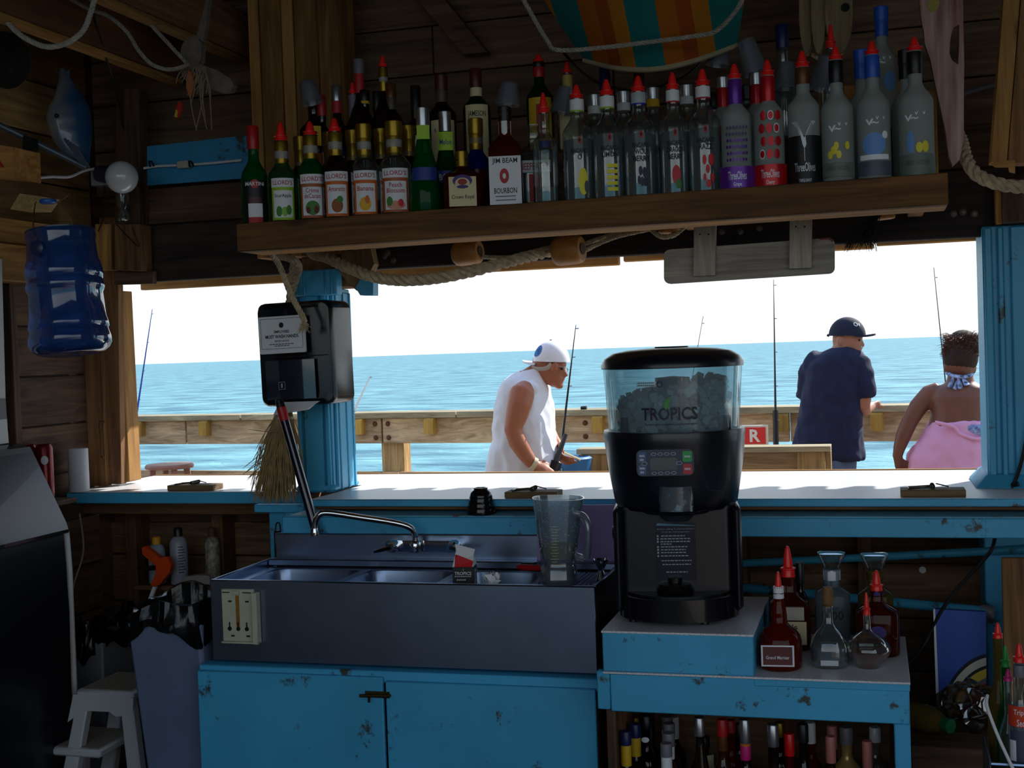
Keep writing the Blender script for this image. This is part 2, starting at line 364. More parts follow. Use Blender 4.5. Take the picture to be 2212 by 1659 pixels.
# centre post: blue casing
cp = root('blue_post', at(690, 1062, 4.45), 'light blue painted square post between the two bar openings', 'post')
c0 = -2.035
def postbox(nm, x0, x1, y0, y1, z0, z1, mt=blueZ, bev=.004): return obj(nm, bx(BM(), x0, x1, y0, y1, z0, z1, bev), mt, cp)
postbox('casing', -2.095, -1.955, 4.385, 4.60, 1.097, 1.86)
postbox('casing_board', -2.06, -1.985, 4.368, 4.385, 1.097, 1.85)
for x0 in (-2.09, -1.978): postbox('edge_strip', x0, x0 + .018, 4.372, 4.385, 1.10, 1.85)
postbox('capital', -2.072, -1.897, 4.345, 4.40, 1.83, 1.925)
for x0 in (-2.06, -2.03, -1.945, -1.92): postbox('capital_groove_strip', x0, x0 + .008, 4.338, 4.346, 1.832, 1.922)
postbox('side_board', -1.957, -1.945, 4.41, 4.585, 1.10, 1.845)
for y0 in (4.43, 4.50, 4.56): postbox('groove_strip', -1.947, -1.940, y0, y0 + .015, 1.10, 1.845)
postbox('base_mould', -2.105, -1.945, 4.365, 4.61, 1.095, 1.122, blueX, .01)
postbox('timber_core', -2.07, -1.86, 4.42, 4.56, 1.86, 2.06, wbrZ)
# right post
rp_ = root('blue_post', at(2180, 1062, 4.5), 'wide light blue post with fluted boards at right end of counter', 'post')
xr = .352
obj('casing', bx(BM(), xr, .62, 4.47, 4.72, 1.097, 1.955, .004), blueZ, rp_)
for x0, wd_ in ((xr + .004, .026), (xr + .045, .02), (xr + .085, .075), (xr + .175, .05)):
    obj('flute_board', bx(BM(), x0, x0 + wd_, 4.452, 4.47, 1.10, 1.95, .005), blueZ, rp_)
obj('base_mould', hexa(BM(), [Vector(p) for p in ((xr-.045, 4.42, 1.096), (.62, 4.42, 1.096), (.62, 4.74, 1.096), (xr-.045, 4.74, 1.096), (xr-.005, 4.45, 1.14), (.62, 4.45, 1.14), (.62, 4.73, 1.14), (xr-.005, 4.73, 1.14))], .006), blueX, rp_)
obj('lower_casing', bx(BM(), .33, .62, 4.40, 4.62, 0, 1.045, .004), blueZ, rp_)
obj('beam_block', bx(BM(), .412, .62, 4.40, 4.50, 1.957, 2.10, .004), wdarkZ, rp_)
obj('pale_edge_board', bx(BM(), .395, .412, 4.42, 4.50, 1.957, 2.10, .002), wyelZ, rp_)

# ---- big upper post behind bottles
up = root('timber_post', (-2.1, 4.33, 2.0), 'tall fresh pine post of nailed boards rising behind the bottles', 'post')
for i, (a, c, yy, mt) in enumerate(((541, 566, 4.36, wyelZ), (566, 612, 4.33, wood('pine post mid', '6a4522', 'a87a42', 'z')), (612, 640, 4.345, wyelZ), (640, 690, 4.33, wood('pine post mid', '', '', 'z')), (690, 738, 4.35, wood('pine post mid', '', '', 'z')))):
    xa = at(a, 200, yy).x; xb = at(c, 200, yy).x
    obj('board', bx(BM(), xa, xb - .003, yy, yy + .15, 1.98, 3.16, .003), mt, up)
# ---- left wall
wl = obj('wall_left', bx(BM(), -3.22, -3.17, -1.75, 4.85, 0, 3.16), wdarkY, kind='structure')
z = 1.99
for i, hgt in enumerate((.14, .2, .19, .2, .2, .2)):
    s = 3.3 + .5 * (i % 2)
    for a, c in ((2.2, s), (s + .004, 4.66)):
        obj('plank', bx(BM(), -3.17, -3.13, a, c, z, z + hgt - .006), wood('side wall plank', '8a633c', 'c69c68', 'y', blot=.5), wl)
    z += hgt
for yy in (2.9, 3.5, 4.1): obj('stud', bx(BM(), -3.17, -3.12, yy, yy + .04, 0, 1.98), wdarkZ, wl)
z = .0
for i in range(10): obj('plank', bx(BM(), -3.172, -3.15, 2.2, 4.66, z, z + .19), wdarkY, wl); z += .196
# beams on left wall
bl = root('wall_beam', (-3.1, 3.6, 1.9), 'doubled pine beam running along the left wall above the water jug', 'beam')
obj('beam', bx(BM(), -3.13, -3.05, 2.4, 4.45, 1.92, 2.06, .004), wyelY, bl)
obj('upper_beam', bx(BM(), -3.13, -3.085, 2.4, 4.45, 2.065, 2.16, .004), wyelY, bl)
# corner stud block where the globe lamp hangs
cb = root('corner_blocking', at(255, 580, 4.4), 'short stacked pine blocks under globe lamp at the left corner', 'block')
quad_board('block', [(205, 583), (240, 583), (240, 484), (205, 484)], 4.44, .05, wyelZ, cb)
quad_board('block', [(247, 583), (305, 585), (303, 484), (247, 484)], 4.40, .08, wbrZ, cb)
quad_board('upright', [(248, 484), (303, 484), (300, 190), (250, 190)], 4.46, .06, wdarkZ, cb)
quad_board('dark_stop', [(246, 615), (330, 613), (330, 585), (246, 585)], 4.45, .03, wdarkX, cb)

# ---- ceiling joists and boards
def joist(name, a, bb, h, w, mat, label):
    return obj(name, beam(BM(), a, bb, w, h), mat, label=label, cat='joist', group=None)
J1 = Vector((-2.63, 4.64, 2.72 + .09)); J2 = Vector((-2.36, 4.64, 2.786 + .09))
joist('ceiling_joist', J1 + Vector((0, -3.2, 0)), J1, .18, .045, wood('joist', '6d4631', 'a37350', 'y'), 'reddish brown ceiling joist carrying the looped white rope')
joist('ceiling_joist', J2 + Vector((0, -3.2, .0)), J2, .18, .045, wood('joist', '', '', 'y'), 'ceiling joist with pale lower edge, nearest the tall pine post')
obj('joist_edge_strip', beam(BM(), J1 + Vector((0.0, -3.2, -.1)), J1 + Vector((0, -.1, -.1)), .05, .02), wyelY, label='pale pine strip nailed under the left ceiling joist', cat='strip')
obj('joist_edge_strip', beam(BM(), J2 + Vector((0.0, -3.2, -.1)), J2 + Vector((0, -.1, -.1)), .05, .02), wyelY, label='pale pine strip nailed under the ceiling joist beside the post', cat='strip')
for px, nm in ((1000, 'middle'), (1650, 'right')):
    X = at(px, 60, 4.6).x
    joist('ceiling_joist', (X, 1.4, 3.06), (X, 4.64, 3.06), .18, .045, wdarkY, 'dark ceiling joist high above the %s of the bottle shelf' % nm)
quad = [(868, -40), (930, -40), (1052, 112), (1000, 118)]
quad_board('diagonal_brace', quad, 4.55, .05, wdarkX, None).data
o = bpy.data.objects['diagonal_brace']; tag(o, 'dark diagonal brace board on upper wall behind the whiskey bottles', 'brace')
# upper-right timbers
ur = root('timber_upright', at(2150, 400, 4.2), 'light brown split timber upright in the upper right corner', 'post')
v = quad_board('board', [(2140, 350), (2175, 350), (2226, -280), (2189, -280)], 4.15, .08, wyelZ, ur)
quad_board('board', [(2176, 352), (2235, 352), (2286, -280), (2228, -280)], 4.17, .08, wbrZ, ur)
tag(obj('wooden_cleat', prism(BM(), [(2139, 355), (2150, 348), (2193, 346), (2193, 375), (2180, 372), (2178, 362), (2150, 362)], lambda a, c: at(a, c, 4.10), lambda a, c: at(a, c, 4.14)), wyelX), 'small pale wooden hook on the upper right timber', 'hook')

# ---- pier railing outside
ZR = 1.15
A0 = atz(150, 901.5, ZR); A1 = atz(2300, 870, ZR); RD = (A1 - A0).normalized(); RN = Vector((-RD.y, RD.x, 0))   # RN points away
def rp(px, py=None):
    """point on rail front line at image column px"""
    d = ray(px, 880); n = Vector((RN.x, RN.y, 0)); tt = (A0 - EYE).dot(n) / d.dot(n); p = EYE + d * tt; return Vector((p.x, p.y, 0))
rail = root('pier_railing', rp(1000), 'long timber pier railing with flat cap and yellow brackets', 'railing')
def rb(name, px0, px1, off, th, z0, z1, mt, par=rail, bev=.004):
    a = rp(px0) + RN * off; c = rp(px1) + RN * off; n = RN * th
    return obj(name, hexa(BM(), [Vector((p.x, p.y, zz)) for zz in (z0, z1) for p in (a, c, c + n, a + n)], bev), mt, par)
cuts = [-120, 518, 984, 1500, 2000, 2700]
capm = wood('yellow-grey cap plank', '8e8268', 'c4b48f', 'x')  # yellowish-grey tone of the cap timber itself
for a, c in zip(cuts[:-1], cuts[1:]): rb('cap_plank', a + 1.5, c - 1.5, 0, .28, ZR - .045, ZR, capm)
for a, c in ((-120, 390), (393, 815), (818, 1700), (1703, 2700)): rb('face_plank', a, c, .05, .04, ZR - .245, ZR - .047, wrailX)
for a, c in ((-120, 810), (813, 1500), (1503, 2700)): rb('lower_plank', a, c, .05, .04, .52, .68, wrailX)
for px in (-60, 832, 1330, 1790, 2300): rb('rail_post', px - 24, px + 24, .095, .12, -.02, ZR - .05, wrailZ)
brm = wood('treated bracket', 'a07a35', 'c99f4d', 'z')
for px in (296, 438, 600, 772, 926, 1290, 1690, 1893):
    c = rp(px); w_ = RD * .04
    sh = [(0.0, ZR - .047), (-.02, ZR - .06), (-.02, ZR - .17), (.05, ZR - .17), (.05, ZR - .047)]
    f0 = lambda u, zz: Vector((0, 0, zz)) + c + RN * u - w_
    f1 = lambda u, zz: Vector((0, 0, zz)) + c + RN * u + w_
    obj('bracket', prism(BM(), sh, f0, f1), brm, rail)
bolt = M('rusty bolt', '5d3d2a', .6, .6)
for px, zz in ((802, ZR-.09), (830, ZR-.09), (803, ZR-.2), (831, ZR-.2), (803, .6), (831, .55), (1060, ZR-.16), (1258, ZR-.1), (1258, ZR-.2)):
    c = rp(px) + RN * .05
    obj('bolt', lathe(BM(), [(.02, 0), (.02, .006), (.012, .014), (0, .016)], 10, Matrix.Translation((c.x, c.y, zz)) @ (-RN).to_track_quat('Z', 'Y').to_matrix().to_4x4()), bolt, rail)
# ================================================================== lettering helper
_tc = {}
def tmesh(s, bold=.0, res=3):
    k = (s, bold, res)
    if k in _tc: return _tc[k]
    cu = bpy.data.curves.new('lettering', 'FONT'); cu.body = s; cu.size = 1; cu.align_x = 'LEFT'; cu.resolution_u = res; cu.offset = bold
    ob = bpy.data.objects.new('lettering_source', cu); me = ob.to_mesh()
    vs = [(v.co.x, v.co.y) for v in me.vertices]; fs = [tuple(p.vertices) for p in me.polygons]
    ob.to_mesh_clear(); bpy.data.objects.remove(ob); bpy.data.curves.remove(cu)
    x0 = min(v[0] for v in vs); x1 = max(v[0] for v in vs); y0 = min(v[1] for v in vs); y1 = max(v[1] for v in vs)
    _tc[k] = ([(v[0] - (x0+x1)/2, v[1] - (y0+y1)/2) for v in vs], fs, x1 - x0, y1 - y0); return _tc[k]
def text(bm, s, w, h, fn, cx=0, cy=0, bold=0.0, shear=0, res=2):
    """print s into a w x h box centred at (cx,cy) of the surface map fn(x,y)"""
    vs, fs, tw, th = tmesh(s, bold, res); kx = w / tw; ky = h / th
    V = [bm.verts.new(fn(cx + x*kx + shear*y*ky, cy + y*ky)) for x, y in vs]
    for f in fs:
        try: bm.faces.new([V[i] for i in f])
        except ValueError: pass
    return bm
def cylmap(M4, r):           # wrap on a cylinder about local z, facing local -y
    return lambda x, y: M4 @ Vector((r*math.sin(x/r), -r*math.cos(x/r), y))
def flatmap(M4): return lambda x, y: M4 @ Vector((x, 0, y))
def patch(bm, fn, x0, x1, y0, y1, n=10, shape=None):
    """rectangular print; shape(u)->(lo,hi) scales the edges"""
    g = []
    for i in range(n + 1):
        u = i / n; x = x0 + (x1-x0)*u; a, c = (y0, y1) if shape is None else shape(u, y0, y1)
        g.append((bm.verts.new(fn(x, a)), bm.verts.new(fn(x, c))))
    for a, c in zip(g[:-1], g[1:]): bm.faces.new([a[0], c[0], c[1], a[1]])
    return bm
def disc(bm, fn, cx, cy, rx, ry, n=16):
    rg = [[bm.verts.new(fn(cx + q*rx*math.cos(2*math.pi*k/n), cy + q*ry*math.sin(2*math.pi*k/n))) for k in range(n)] for q in (1, .66, .33)]
    c0_ = bm.verts.new(fn(cx, cy))
    for a, b_ in zip(rg[:-1], rg[1:]):
        for k in range(n): bm.faces.new([a[k], a[(k+1) % n], b_[(k+1) % n], b_[k]])
    for k in range(n): bm.faces.new([rg[-1][k], rg[-1][(k+1) % n], c0_])
    return bm
def rrect(x0, x1, y0, y1, r, n=4):
    o = []
    for cx, cy, a0 in ((x1-r, y1-r, 0), (x0+r, y1-r, 90), (x0+r, y0+r, 180), (x1-r, y0+r, 270)):
        for k in range(n + 1): a = R(a0 + 90*k/n); o.append((cx + r*math.cos(a), cy + r*math.sin(a)))
    return o
def thin(name, tint='ffffff', refl=.10, rough=.03, diff=0, dcol='ffffff'):
    """thin clear wall: tinted see-through with a surface sheen"""
    if name in _mats: return _mats[name]
    m = bpy.data.materials.new(name); m.use_nodes = True; t = m.node_tree; t.nodes.clear()
    tr = nd(t, 'ShaderNodeBsdfTransparent'); gl = nd(t, 'ShaderNodeBsdfGlossy'); mxs = nd(t, 'ShaderNodeMixShader'); lw = nd(t, 'ShaderNodeLayerWeight'); o = nd(t, 'ShaderNodeOutputMaterial')
    tr.inputs[0].default_value = C(tint); gl.inputs['Roughness'].default_value = rough; lw.inputs['Blend'].default_value = .35
    mr = nd(t, 'ShaderNodeMapRange'); mr.inputs[3].default_value = refl * .5; mr.inputs[4].default_value = min(.9, refl * 6)
    src = tr
    if diff:
        df_ = nd(t, 'ShaderNodeBsdfTranslucent'); df2 = nd(t, 'ShaderNodeBsdfDiffuse'); a1 = nd(t, 'ShaderNodeMixShader'); a2 = nd(t, 'ShaderNodeMixShader'); a1.inputs[0].default_value = .5; a2.inputs[0].default_value = diff
        df_.inputs[0].default_value = C(dcol); df2.inputs[0].default_value = C(dcol); t.links.new(df_.outputs[0], a1.inputs[1]); t.links.new(df2.outputs[0], a1.inputs[2]); t.links.new(tr.outputs[0], a2.inputs[1]); t.links.new(a1.outputs[0], a2.inputs[2]); src = a2
    t.links.new(lw.outputs['Facing'], mr.inputs[0]); t.links.new(mr.outputs[0], mxs.inputs[0]); t.links.new(src.outputs[0], mxs.inputs[1]); t.links.new(gl.outputs[0], mxs.inputs[2]); t.links.new(mxs.outputs[0], o.inputs[0])
    _mats[name] = m; return m
def facing(p):               # local frame at p whose -y looks to the camera (about z only)
    return Matrix.Translation(p) @ Matrix.Rotation(math.atan2(EYE.x - p.x, -(EYE.y - p.y)), 4, 'Z')
ink = M('black ink', '101014', .6); inkw = M('white ink', 'cfd2d8', .6); inkr = M('red ink', 'a31621', .5)
acrylic = thin('clear acrylic', 'e8f2f4', .07, .05, .18, 'c9d8e2')

# ================================================================== counters
ZC = 1.096
cl_ = root('bar_counter', (-2.6, 4.7, 1.05), 'left bar counter with white speckled top and blue edge', 'counter')
obj('top', bx(BM(), -3.12, -2.10, 4.405, 5.04, ZC - .004, ZC, 0), lam, cl_)
obj('edge_board', bx(BM(), -3.125, -2.1, 4.40, 4.43, ZC - .046, ZC - .002), blueX, cl_)
obj('substrate', bx(BM(), -3.12, -2.1, 4.43, 5.04, ZC - .044, ZC - .005), wbrX, cl_)
obj('back_strip', bx(BM(), -3.12, -1.95, 5.04, 5.06, ZC - .04, ZC + .004), wyelX, cl_)
cr_ = root('bar_counter', (-.4, 4.6, 1.0), 'long right bar counter, white speckled top, blue edge and lower ledge', 'counter')
bm = BM()
pts = [(-1.945, 4.15), (1.6, 4.15), (1.6, 5.04), (-2.10, 5.04), (-2.10, 4.61), (-1.94, 4.61), (-1.94, 4.36), (-1.80, 4.36)]
pts = [(-1.945, 4.155), (1.6, 4.155), (1.6, 5.04), (-2.10, 5.04), (-2.10, 4.615), (-1.938, 4.615), (-1.938, 4.37)]
obj('top', prism(BM(), pts, lambda a, c: Vector((a, c, ZC)), lambda a, c: Vector((a, c, ZC - .004))), lam, cr_)
obj('edge_board', bx(BM(), -1.95, 1.6, 4.15, 4.18, ZC - .026, ZC - .001), blueX, cr_)
obj('substrate', bx(BM(), -1.94, 1.6, 4.18, 5.04, ZC - .04, ZC - .005), wbrX, cr_)
obj('ledge', bx(BM(), -2.0, 1.6, 4.085, 4.30, ZC - .068, ZC - .048), paint('worn pale blue ledge', '6fb3cf', '6a5640', .6), cr_)
obj('ledge_fascia', bx(BM(), -2.02, 1.6, 4.075, 4.095, ZC - .112, ZC - .052), blueX, cr_)
obj('back_strip', bx(BM(), -1.95, 1.6, 5.04, 5.06, ZC - .04, ZC + .004), wyelX, cr_)
# blue boxed foot of the centre post under the counter
pf = root('post_boxing', (-2.05, 4.3, .9), 'blue boxed boards under the counter below the centre post', 'boxing')
obj('board', bx(BM(), -2.20, -1.90, 4.33, 4.37, .55, 1.05), blueZ, pf)
obj('board', bx(BM(), -2.12, -2.05, 4.30, 4.33, .55, 1.05), blueZ, pf)
obj('crosspiece', bx(BM(), -2.24, -2.04, 4.29, 4.33, 1.03, 1.06), blueX, pf)
obj('crosspiece', bx(BM(), -2.03, -1.84, 4.27, 4.33, .93, 1.0), blueX, pf)

# ================================================================== three-bowl bar sink
sk = root('bar_sink', (-1.43, 3.85, .64), 'stainless three-bowl bar sink with drainboard and backsplash', 'sink')
x0, x1, y0, y1, zr = -2.063, -.802, 3.63, 4.06, .902
obj('apron', bx(BM(), x0, x1, y0, y0 + .02, .642, zr, .004), steel, sk)
obj('side_panel', bx(BM(), x0, x0 + .012, y0 + .02, y1, .70, zr, .003), steel, sk)
obj('side_panel', bx(BM(), x1 - .012, x1, y0 + .02, y1, .60, zr, .003), steel, sk)
obj('backsplash', bx(BM(), x0 + .02, -1.02, y1, y1 + .02, .70, .988, .004), steel, sk)
obj('back_rim', bx(BM(), x0 + .012, x1 - .012, y1 - .045, y1, .88, .905, .004), steel, sk)
bowls = [(-2.0, -1.685), (-1.65, -1.345), (-1.31, -1.04)]
zd = .878
bm = BM(); bx(bm, x0+.012, x1-.012, y0+.02, y0+.05, zd-.006, zd, 0); bx(bm, x0+.012, x1-.012, 3.985, y1-.045, zd-.006, zd, 0)
pr = x0 + .012
for a, c in bowls + [(x1-.012, 0)]:
    bx(bm, pr, a, y0+.05, 3.985, zd-.006, zd, 0); pr = c
obj('deck', bm, steel, sk)
for a, c in bowls:
    bm = BM(); tp = rrect(a, c, y0+.05, 3.985, .05); bt = rrect(a+.02, c-.02, y0+.07, 3.965, .05)
    T = [bm.verts.new((p[0], p[1], zd - .003)) for p in tp]; K = [bm.verts.new((p[0], p[1], zd - .02)) for p in rrect(a+.004, c-.004, y0+.054, 3.981, .05)]; B_ = [bm.verts.new((p[0], p[1], .69)) for p in bt]
    n = len(T)
    for i in range(n):
        bm.faces.new([T[i], T[(i+1) % n], K[(i+1) % n], K[i]]); bm.faces.new([K[i], K[(i+1) % n], B_[(i+1) % n], B_[i]])
    bm.faces.new(B_); bo = obj('bowl', bm, steel, sk)
    cx, cy = (a+c)/2, 3.80
    obj('drain', lathe(BM(), [(.03, 0), (.045, .003), (.045, .005), (.02, .006)], 18, Matrix.Translation((cx, cy, .69))), chrome, bo)
for i in range(14):
    obj('drain_ridge', bx(BM(), -1.02 + .0145*i, -1.013 + .0145*i, y0 + .06, 3.98, zd, zd + .003, .001), steel, sk)
# faucet on the backsplash
fa = root('faucet', at(900, 1195, 4.05), 'chrome wall faucet with long swing spout over the sink', 'faucet')
YF = 4.02
a = at(832, 1180, YF); c = at(996, 1180, YF)
bm = BM(); prism(bm, rrect(a.x, c.x, a.z - .018, a.z + .02, .017), lambda u, v: Vector((u, YF, v)), lambda u, v: Vector((u, YF + .045, v))); obj('body', bm, chrome, fa)
sp = [at(897, 1175, 4.0), at(897, 1158, 4.0), at(886, 1140, 3.99), at(850, 1129, 3.96), at(780, 1118, 3.90), at(712, 1108, 3.86), at(690, 1112, 3.85), at(681, 1130, 3.85), at(680, 1150, 3.85)]
obj('spout', tube(BM(), arc(sp, 6), .0105, 12), chrome, fa)
obj('swivel', lathe(BM(), [(.016, -.02), (.018, 0), (.016, .015), (.012, .02)], 16, Matrix.Translation(at(897, 1180, 4.0))), chrome, fa)
obj('aerator', lathe(BM(), [(.013, -.012), (.014, 0), (.011, .012)], 14, Matrix.Translation(at(680, 1149, 3.85))), chrome, fa)
for px, dx in ((848, -40), (978, 22)):
    p = at(px, 1181, 4.0)
    hd = obj('valve', tube(BM(), [p + Vector((0, .03, 0)), p, p + Vector((0, -.025, -.002))], [.02, .022, .015], 14), chrome, fa)
    e = at(px + dx, 1192 if dx < 0 else 1187, 3.94)
    obj('lever', tube(BM(), [p + Vector((0, -.02, 0)), e], [.008, .005], 8), chrome, hd)
# cream backing plate of a towel dispenser on the apron
pl = root('dispenser_backplate', at(522, 1390, 3.62), 'cream plastic wall plate with rust streak on sink apron', 'plate')
a = at(478, 1272, 3.62); c = at(563, 1390, 3.62); cream = M('aged cream plastic', 'aeb09a', .5, mott=.12, msc=14)
obj('plate', bx(BM(), a.x, c.x - .018, 3.618, 3.629, c.z, a.z, .002), cream, pl)
obj('side_lip', bx(BM(), c.x - .018, c.x, 3.60, 3.629, c.z, a.z - .008, .002), cream, pl)
obj('bottom_lip', bx(BM(), a.x, c.x, 3.606, 3.619, c.z, c.z + .006, .001), cream, pl)
obj('rust_streak', bx(BM(), a.x + .05, a.x + .062, 3.6168, 3.6182, c.z + .045, a.z - .02, 0), M('rust', '8a5a22', .8, mott=.5, msc=40), pl)
hole = M('dark slot', '0a0a0a', .8)
for u, v in ((.024, .13), (.084, .13), (.03, .02), (.084, .02)): obj('slot', bx(BM(), a.x+u, a.x+u+.012, 3.6164, 3.6185, c.z+v, c.z+v+.005, 0), hole, pl)
for u in (.026, .056, .086):
    kb = BM(); lathe(kb, [(.007, 0), (.007, .002)], 10, Matrix.Translation((a.x+u, 3.618, c.z+.045)) @ Matrix.Rotation(R(90), 4, 'X')); bx(kb, a.x+u-.002, a.x+u+.002, 3.616, 3.6185, c.z+.048, c.z+.066, 0)
    obj('keyhole', kb, hole, pl)
obj('hook', bx(BM(), a.x+.045, a.x+.065, 3.61, 3.62, a.z-.016, a.z-.004, .001), cream, pl)
for u0, u1 in ((.004, .03), (.075, .104)): obj('slot', bx(BM(), a.x+u0, a.x+u1, 3.6164, 3.6185, a.z-.012, a.z-.009, 0), hole, pl)

# ================================================================== blue cabinet below the sink
cab = root('sink_cabinet', (-1.43, 3.7, 0), 'light blue painted plywood cabinet under the bar sink', 'cabinet')
YB = 3.585
xa = at(425, 1440, YB).x; xb = at(1285, 1470, YB).x; xg = at(828, 1455, YB).x
obj('top_frame', bx(BM(), xa, xb + .01, YB + .015, 3.66, .60, .636), blueX, cab)
obj('side_panel', bx(BM(), xa, xa + .02, YB + .02, 4.2, 0, .60), blueZ, cab)
obj('side_panel', bx(BM(), xb - .02, xb, YB + .02, 4.2, 0, .60), wdarkZ, cab)
obj('floor_panel', bx(BM(), xa + .02, xb - .02, YB + .02, 4.2, .03, .05), wdarkX, cab)
dz = 0.622
d1 = obj('door', bx(BM(), xa, xg - .004, YB, YB + .016, .02, dz - .002), blueX, cab)
d2 = obj('door', bx(BM(), xg + .005, xb, YB, YB + .016, .02, dz - .012), blueX, cab)
brass = M('tarnished brass', '4b3d1d', .45, .8, mott=.4, msc=60)
p = at(800, 1502, YB - .002); lt = obj('bolt_latch', bx(BM(), at(790, 1500, YB).x, at(842, 1500, YB).x, YB - .006, YB, p.z - .006, p.z + .013, .001), brass, d1)
p0_, p1_ = at(777, 1503, YB - .012), at(843, 1503, YB - .012); tube(BM(), [p0_, p1_], .005, 10)
obj('bolt', tube(BM(), [p0_, p1_], .005, 10), brass, cab)
obj('bolt_knob', tube(BM(), [at(797, 1505, YB - .01), at(797, 1517, YB - .02)], .004, 8), brass, cab)

# ================================================================== frozen-drink machine
fm = root('frozen_drink_machine', (-.56, 3.70, .812), 'black frozen drink blender machine with clear ice hopper', 'drink machine')
cM = at(1458, 1000, 3.70); cM.z = 0; ML = facing(cM)
zz = lambda py: at(1458, py, 3.70).z
body_m = M('satin black plastic', '0e111d', .32, coat=.12)
obj('lid', lathe(BM(), [(.206, zz(793)), (.207, zz(784)), (.196, zz(771)), (.172, zz(760)), (.13, zz(754)), (.075, zz(751)), (.05, zz(750.5)), (.048, zz(748)), (0, zz(748))], 48, ML), body_m, fm)
hop = obj('hopper', lathe(BM(), [(.201, zz(793)), (.201, zz(800)), (.196, zz(850)), (.189, zz(940)), (.187, zz(945)), (.180, zz(945)), (.183, zz(938)), (.190, zz(850)), (.195, zz(800)), (.195, zz(793))], 48, ML), acrylic, fm)
hopm = hop.data
obj('collar', lathe(BM(), [(.196, zz(927)), (.204, zz(925)), (.206, zz(930)), (.204, zz(950)), (.196, zz(1000)), (.186, zz(1045)), (.178, zz(1080)), (.165, zz(1092)), (.10, zz(1095)), (.1, zz(960)), (.19, zz(948))], 48, ML), body_m, fm)
# inner column and dispensing parts inside hopper
steelp = M('polished hopper steel', 'b9bcc2', .22, 1)
obj('hopper_cone', lathe(BM(), [(.182, zz(946)), (.15, zz(940)), (.06, zz(900)), (.05, zz(815)), (.0, zz(812))], 32, ML), M('smoky hopper floor', '4a5566', .35), fm)
for sx_ in (-.14, .15): obj('hopper_clamp', tube(BM(), [ML @ Vector((sx_, -.10, zz(930))), ML @ Vector((sx_, -.10, zz(895)))], .012, 10), body_m, fm)
# lower column and drip base
def mlb(bm, x0, x1, y0, y1, z0, z1, bev=.004):
    b2 = BM(); bx(b2, x0, x1, y0, y1, z0, z1, bev); b2.transform(ML); me = bpy.data.meshes.new('t'); b2.to_mesh(me); b2.free(); bm.from_mesh(me); bpy.data.meshes.remove(me); return bm
def mlprism(pts, z0, z1): return prism(BM(), pts, lambda a, c: ML @ Vector((a, c, z1)), lambda a, c: ML @ Vector((a, c, z0)))
colp = rrect(-.168, .164, -.10, .20, .03)
obj('column', mlprism(colp, zz(1300), zz(1085)), body_m, fm)
for s in (-1, 1):
    obj('side_cheek', mlb(BM(), s*.168 - .012, s*.168 + .012, -.13, .16, zz(1300), zz(1085), .01), body_m, fm)
bp = [(-.170, .20), (-.170, -.08)] + [(.170*math.sin(R(a)), -.08 - .14*math.cos(R(a))) for a in range(-80, 81, 16)] + [(.170, -.08), (.170, .20)]
obj('drip_base', mlprism(bp, zz(1312), zz(1266)), M('glossy black plastic', '0a0c14', .18, coat=.4), fm)
gp = [(.150*math.sin(R(a)), -.07 - .125*math.cos(R(a))) for a in range(-80, 81, 16)]
obj('drip_grille', mlprism([(-.15, .0)] + gp + [(.15, .0)], zz(1266), zz(1262)), M('drip grille', '1a1c22', .4, .6), fm)
obj('spindle', lathe(BM(), [(.05, zz(1262)), (.055, zz(1255)), (.045, zz(1245)), (.02, zz(1242)), (.02, zz(1232)), (0, zz(1230))], 24, ML @ Matrix.Translation((-.01, -.11, 0))), blackpl, fm)
# chute with crushed ice
obj('chute', lathe(BM(), [(.05, zz(1092)), (.055, zz(1060)), (.055, zz(1036)), (.05, zz(1036)), (.048, zz(1092))], 24, ML @ Matrix.Translation((0, -.15, 0))), acrylic, fm)
obj('chute_flange', lathe(BM(), [(.09, zz(1094)), (.098, zz(1090)), (.1, zz(1086)), (.05, zz(1086)), (.05, zz(1096))], 32, ML @ Matrix.Translation((0, -.13, 0)) @ Matrix.Diagonal((1.0, .8, 1, 1))), M('glossy black plastic', ''), fm)
obj('chute_neck', lathe(BM(), [(.035, zz(1112)), (.06, zz(1094)), (0, zz(1094))], 20, ML @ Matrix.Translation((0, -.12, 0))), M('grey plastic', '2b303c', .4), fm)
icem = thin('ice', 'f0f6fa', .12, .15, .8, 'f2f8fc')
def icebits(n, fn, s0, s1):
    bm = BM()
    for i in range(n):
        s = random.uniform(s0, s1); m4 = Matrix.Translation(fn()) @ Euler((random.uniform(0, 3), random.uniform(0, 3), random.uniform(0, 3))).to_matrix().to_4x4() @ Matrix.Diagonal((s, s*random.uniform(.6, 1), s*random.uniform(.5, .9), 1))
        bmesh.ops.create_cube(bm, size=1, matrix=m4)
    return bm
def f_ch(): a = random.uniform(0, 6.28); r = .036*math.sqrt(random.random()); return ML @ Vector((r*math.cos(a), -.15 + r*math.sin(a), random.uniform(zz(1088), zz(1042))))
obj('crushed_ice', icebits(60, f_ch, .010, .02), icem, fm, kind='stuff')
def f_hp():
    while True:
        a = random.uniform(0, 6.28); r = .155*math.sqrt(random.random()); x, y = r*math.cos(a), r*math.sin(a)
        top = zz(848) + (zz(815) - zz(848)) * max(0, min(1, (x + .12)/.22)); zlo = zz(935)
        if r > .065: return ML @ Vector((x, y, random.uniform(zlo, top)))
obj('ice_cubes', icebits(620, f_hp, .018, .030), icem, fm, kind='stuff')
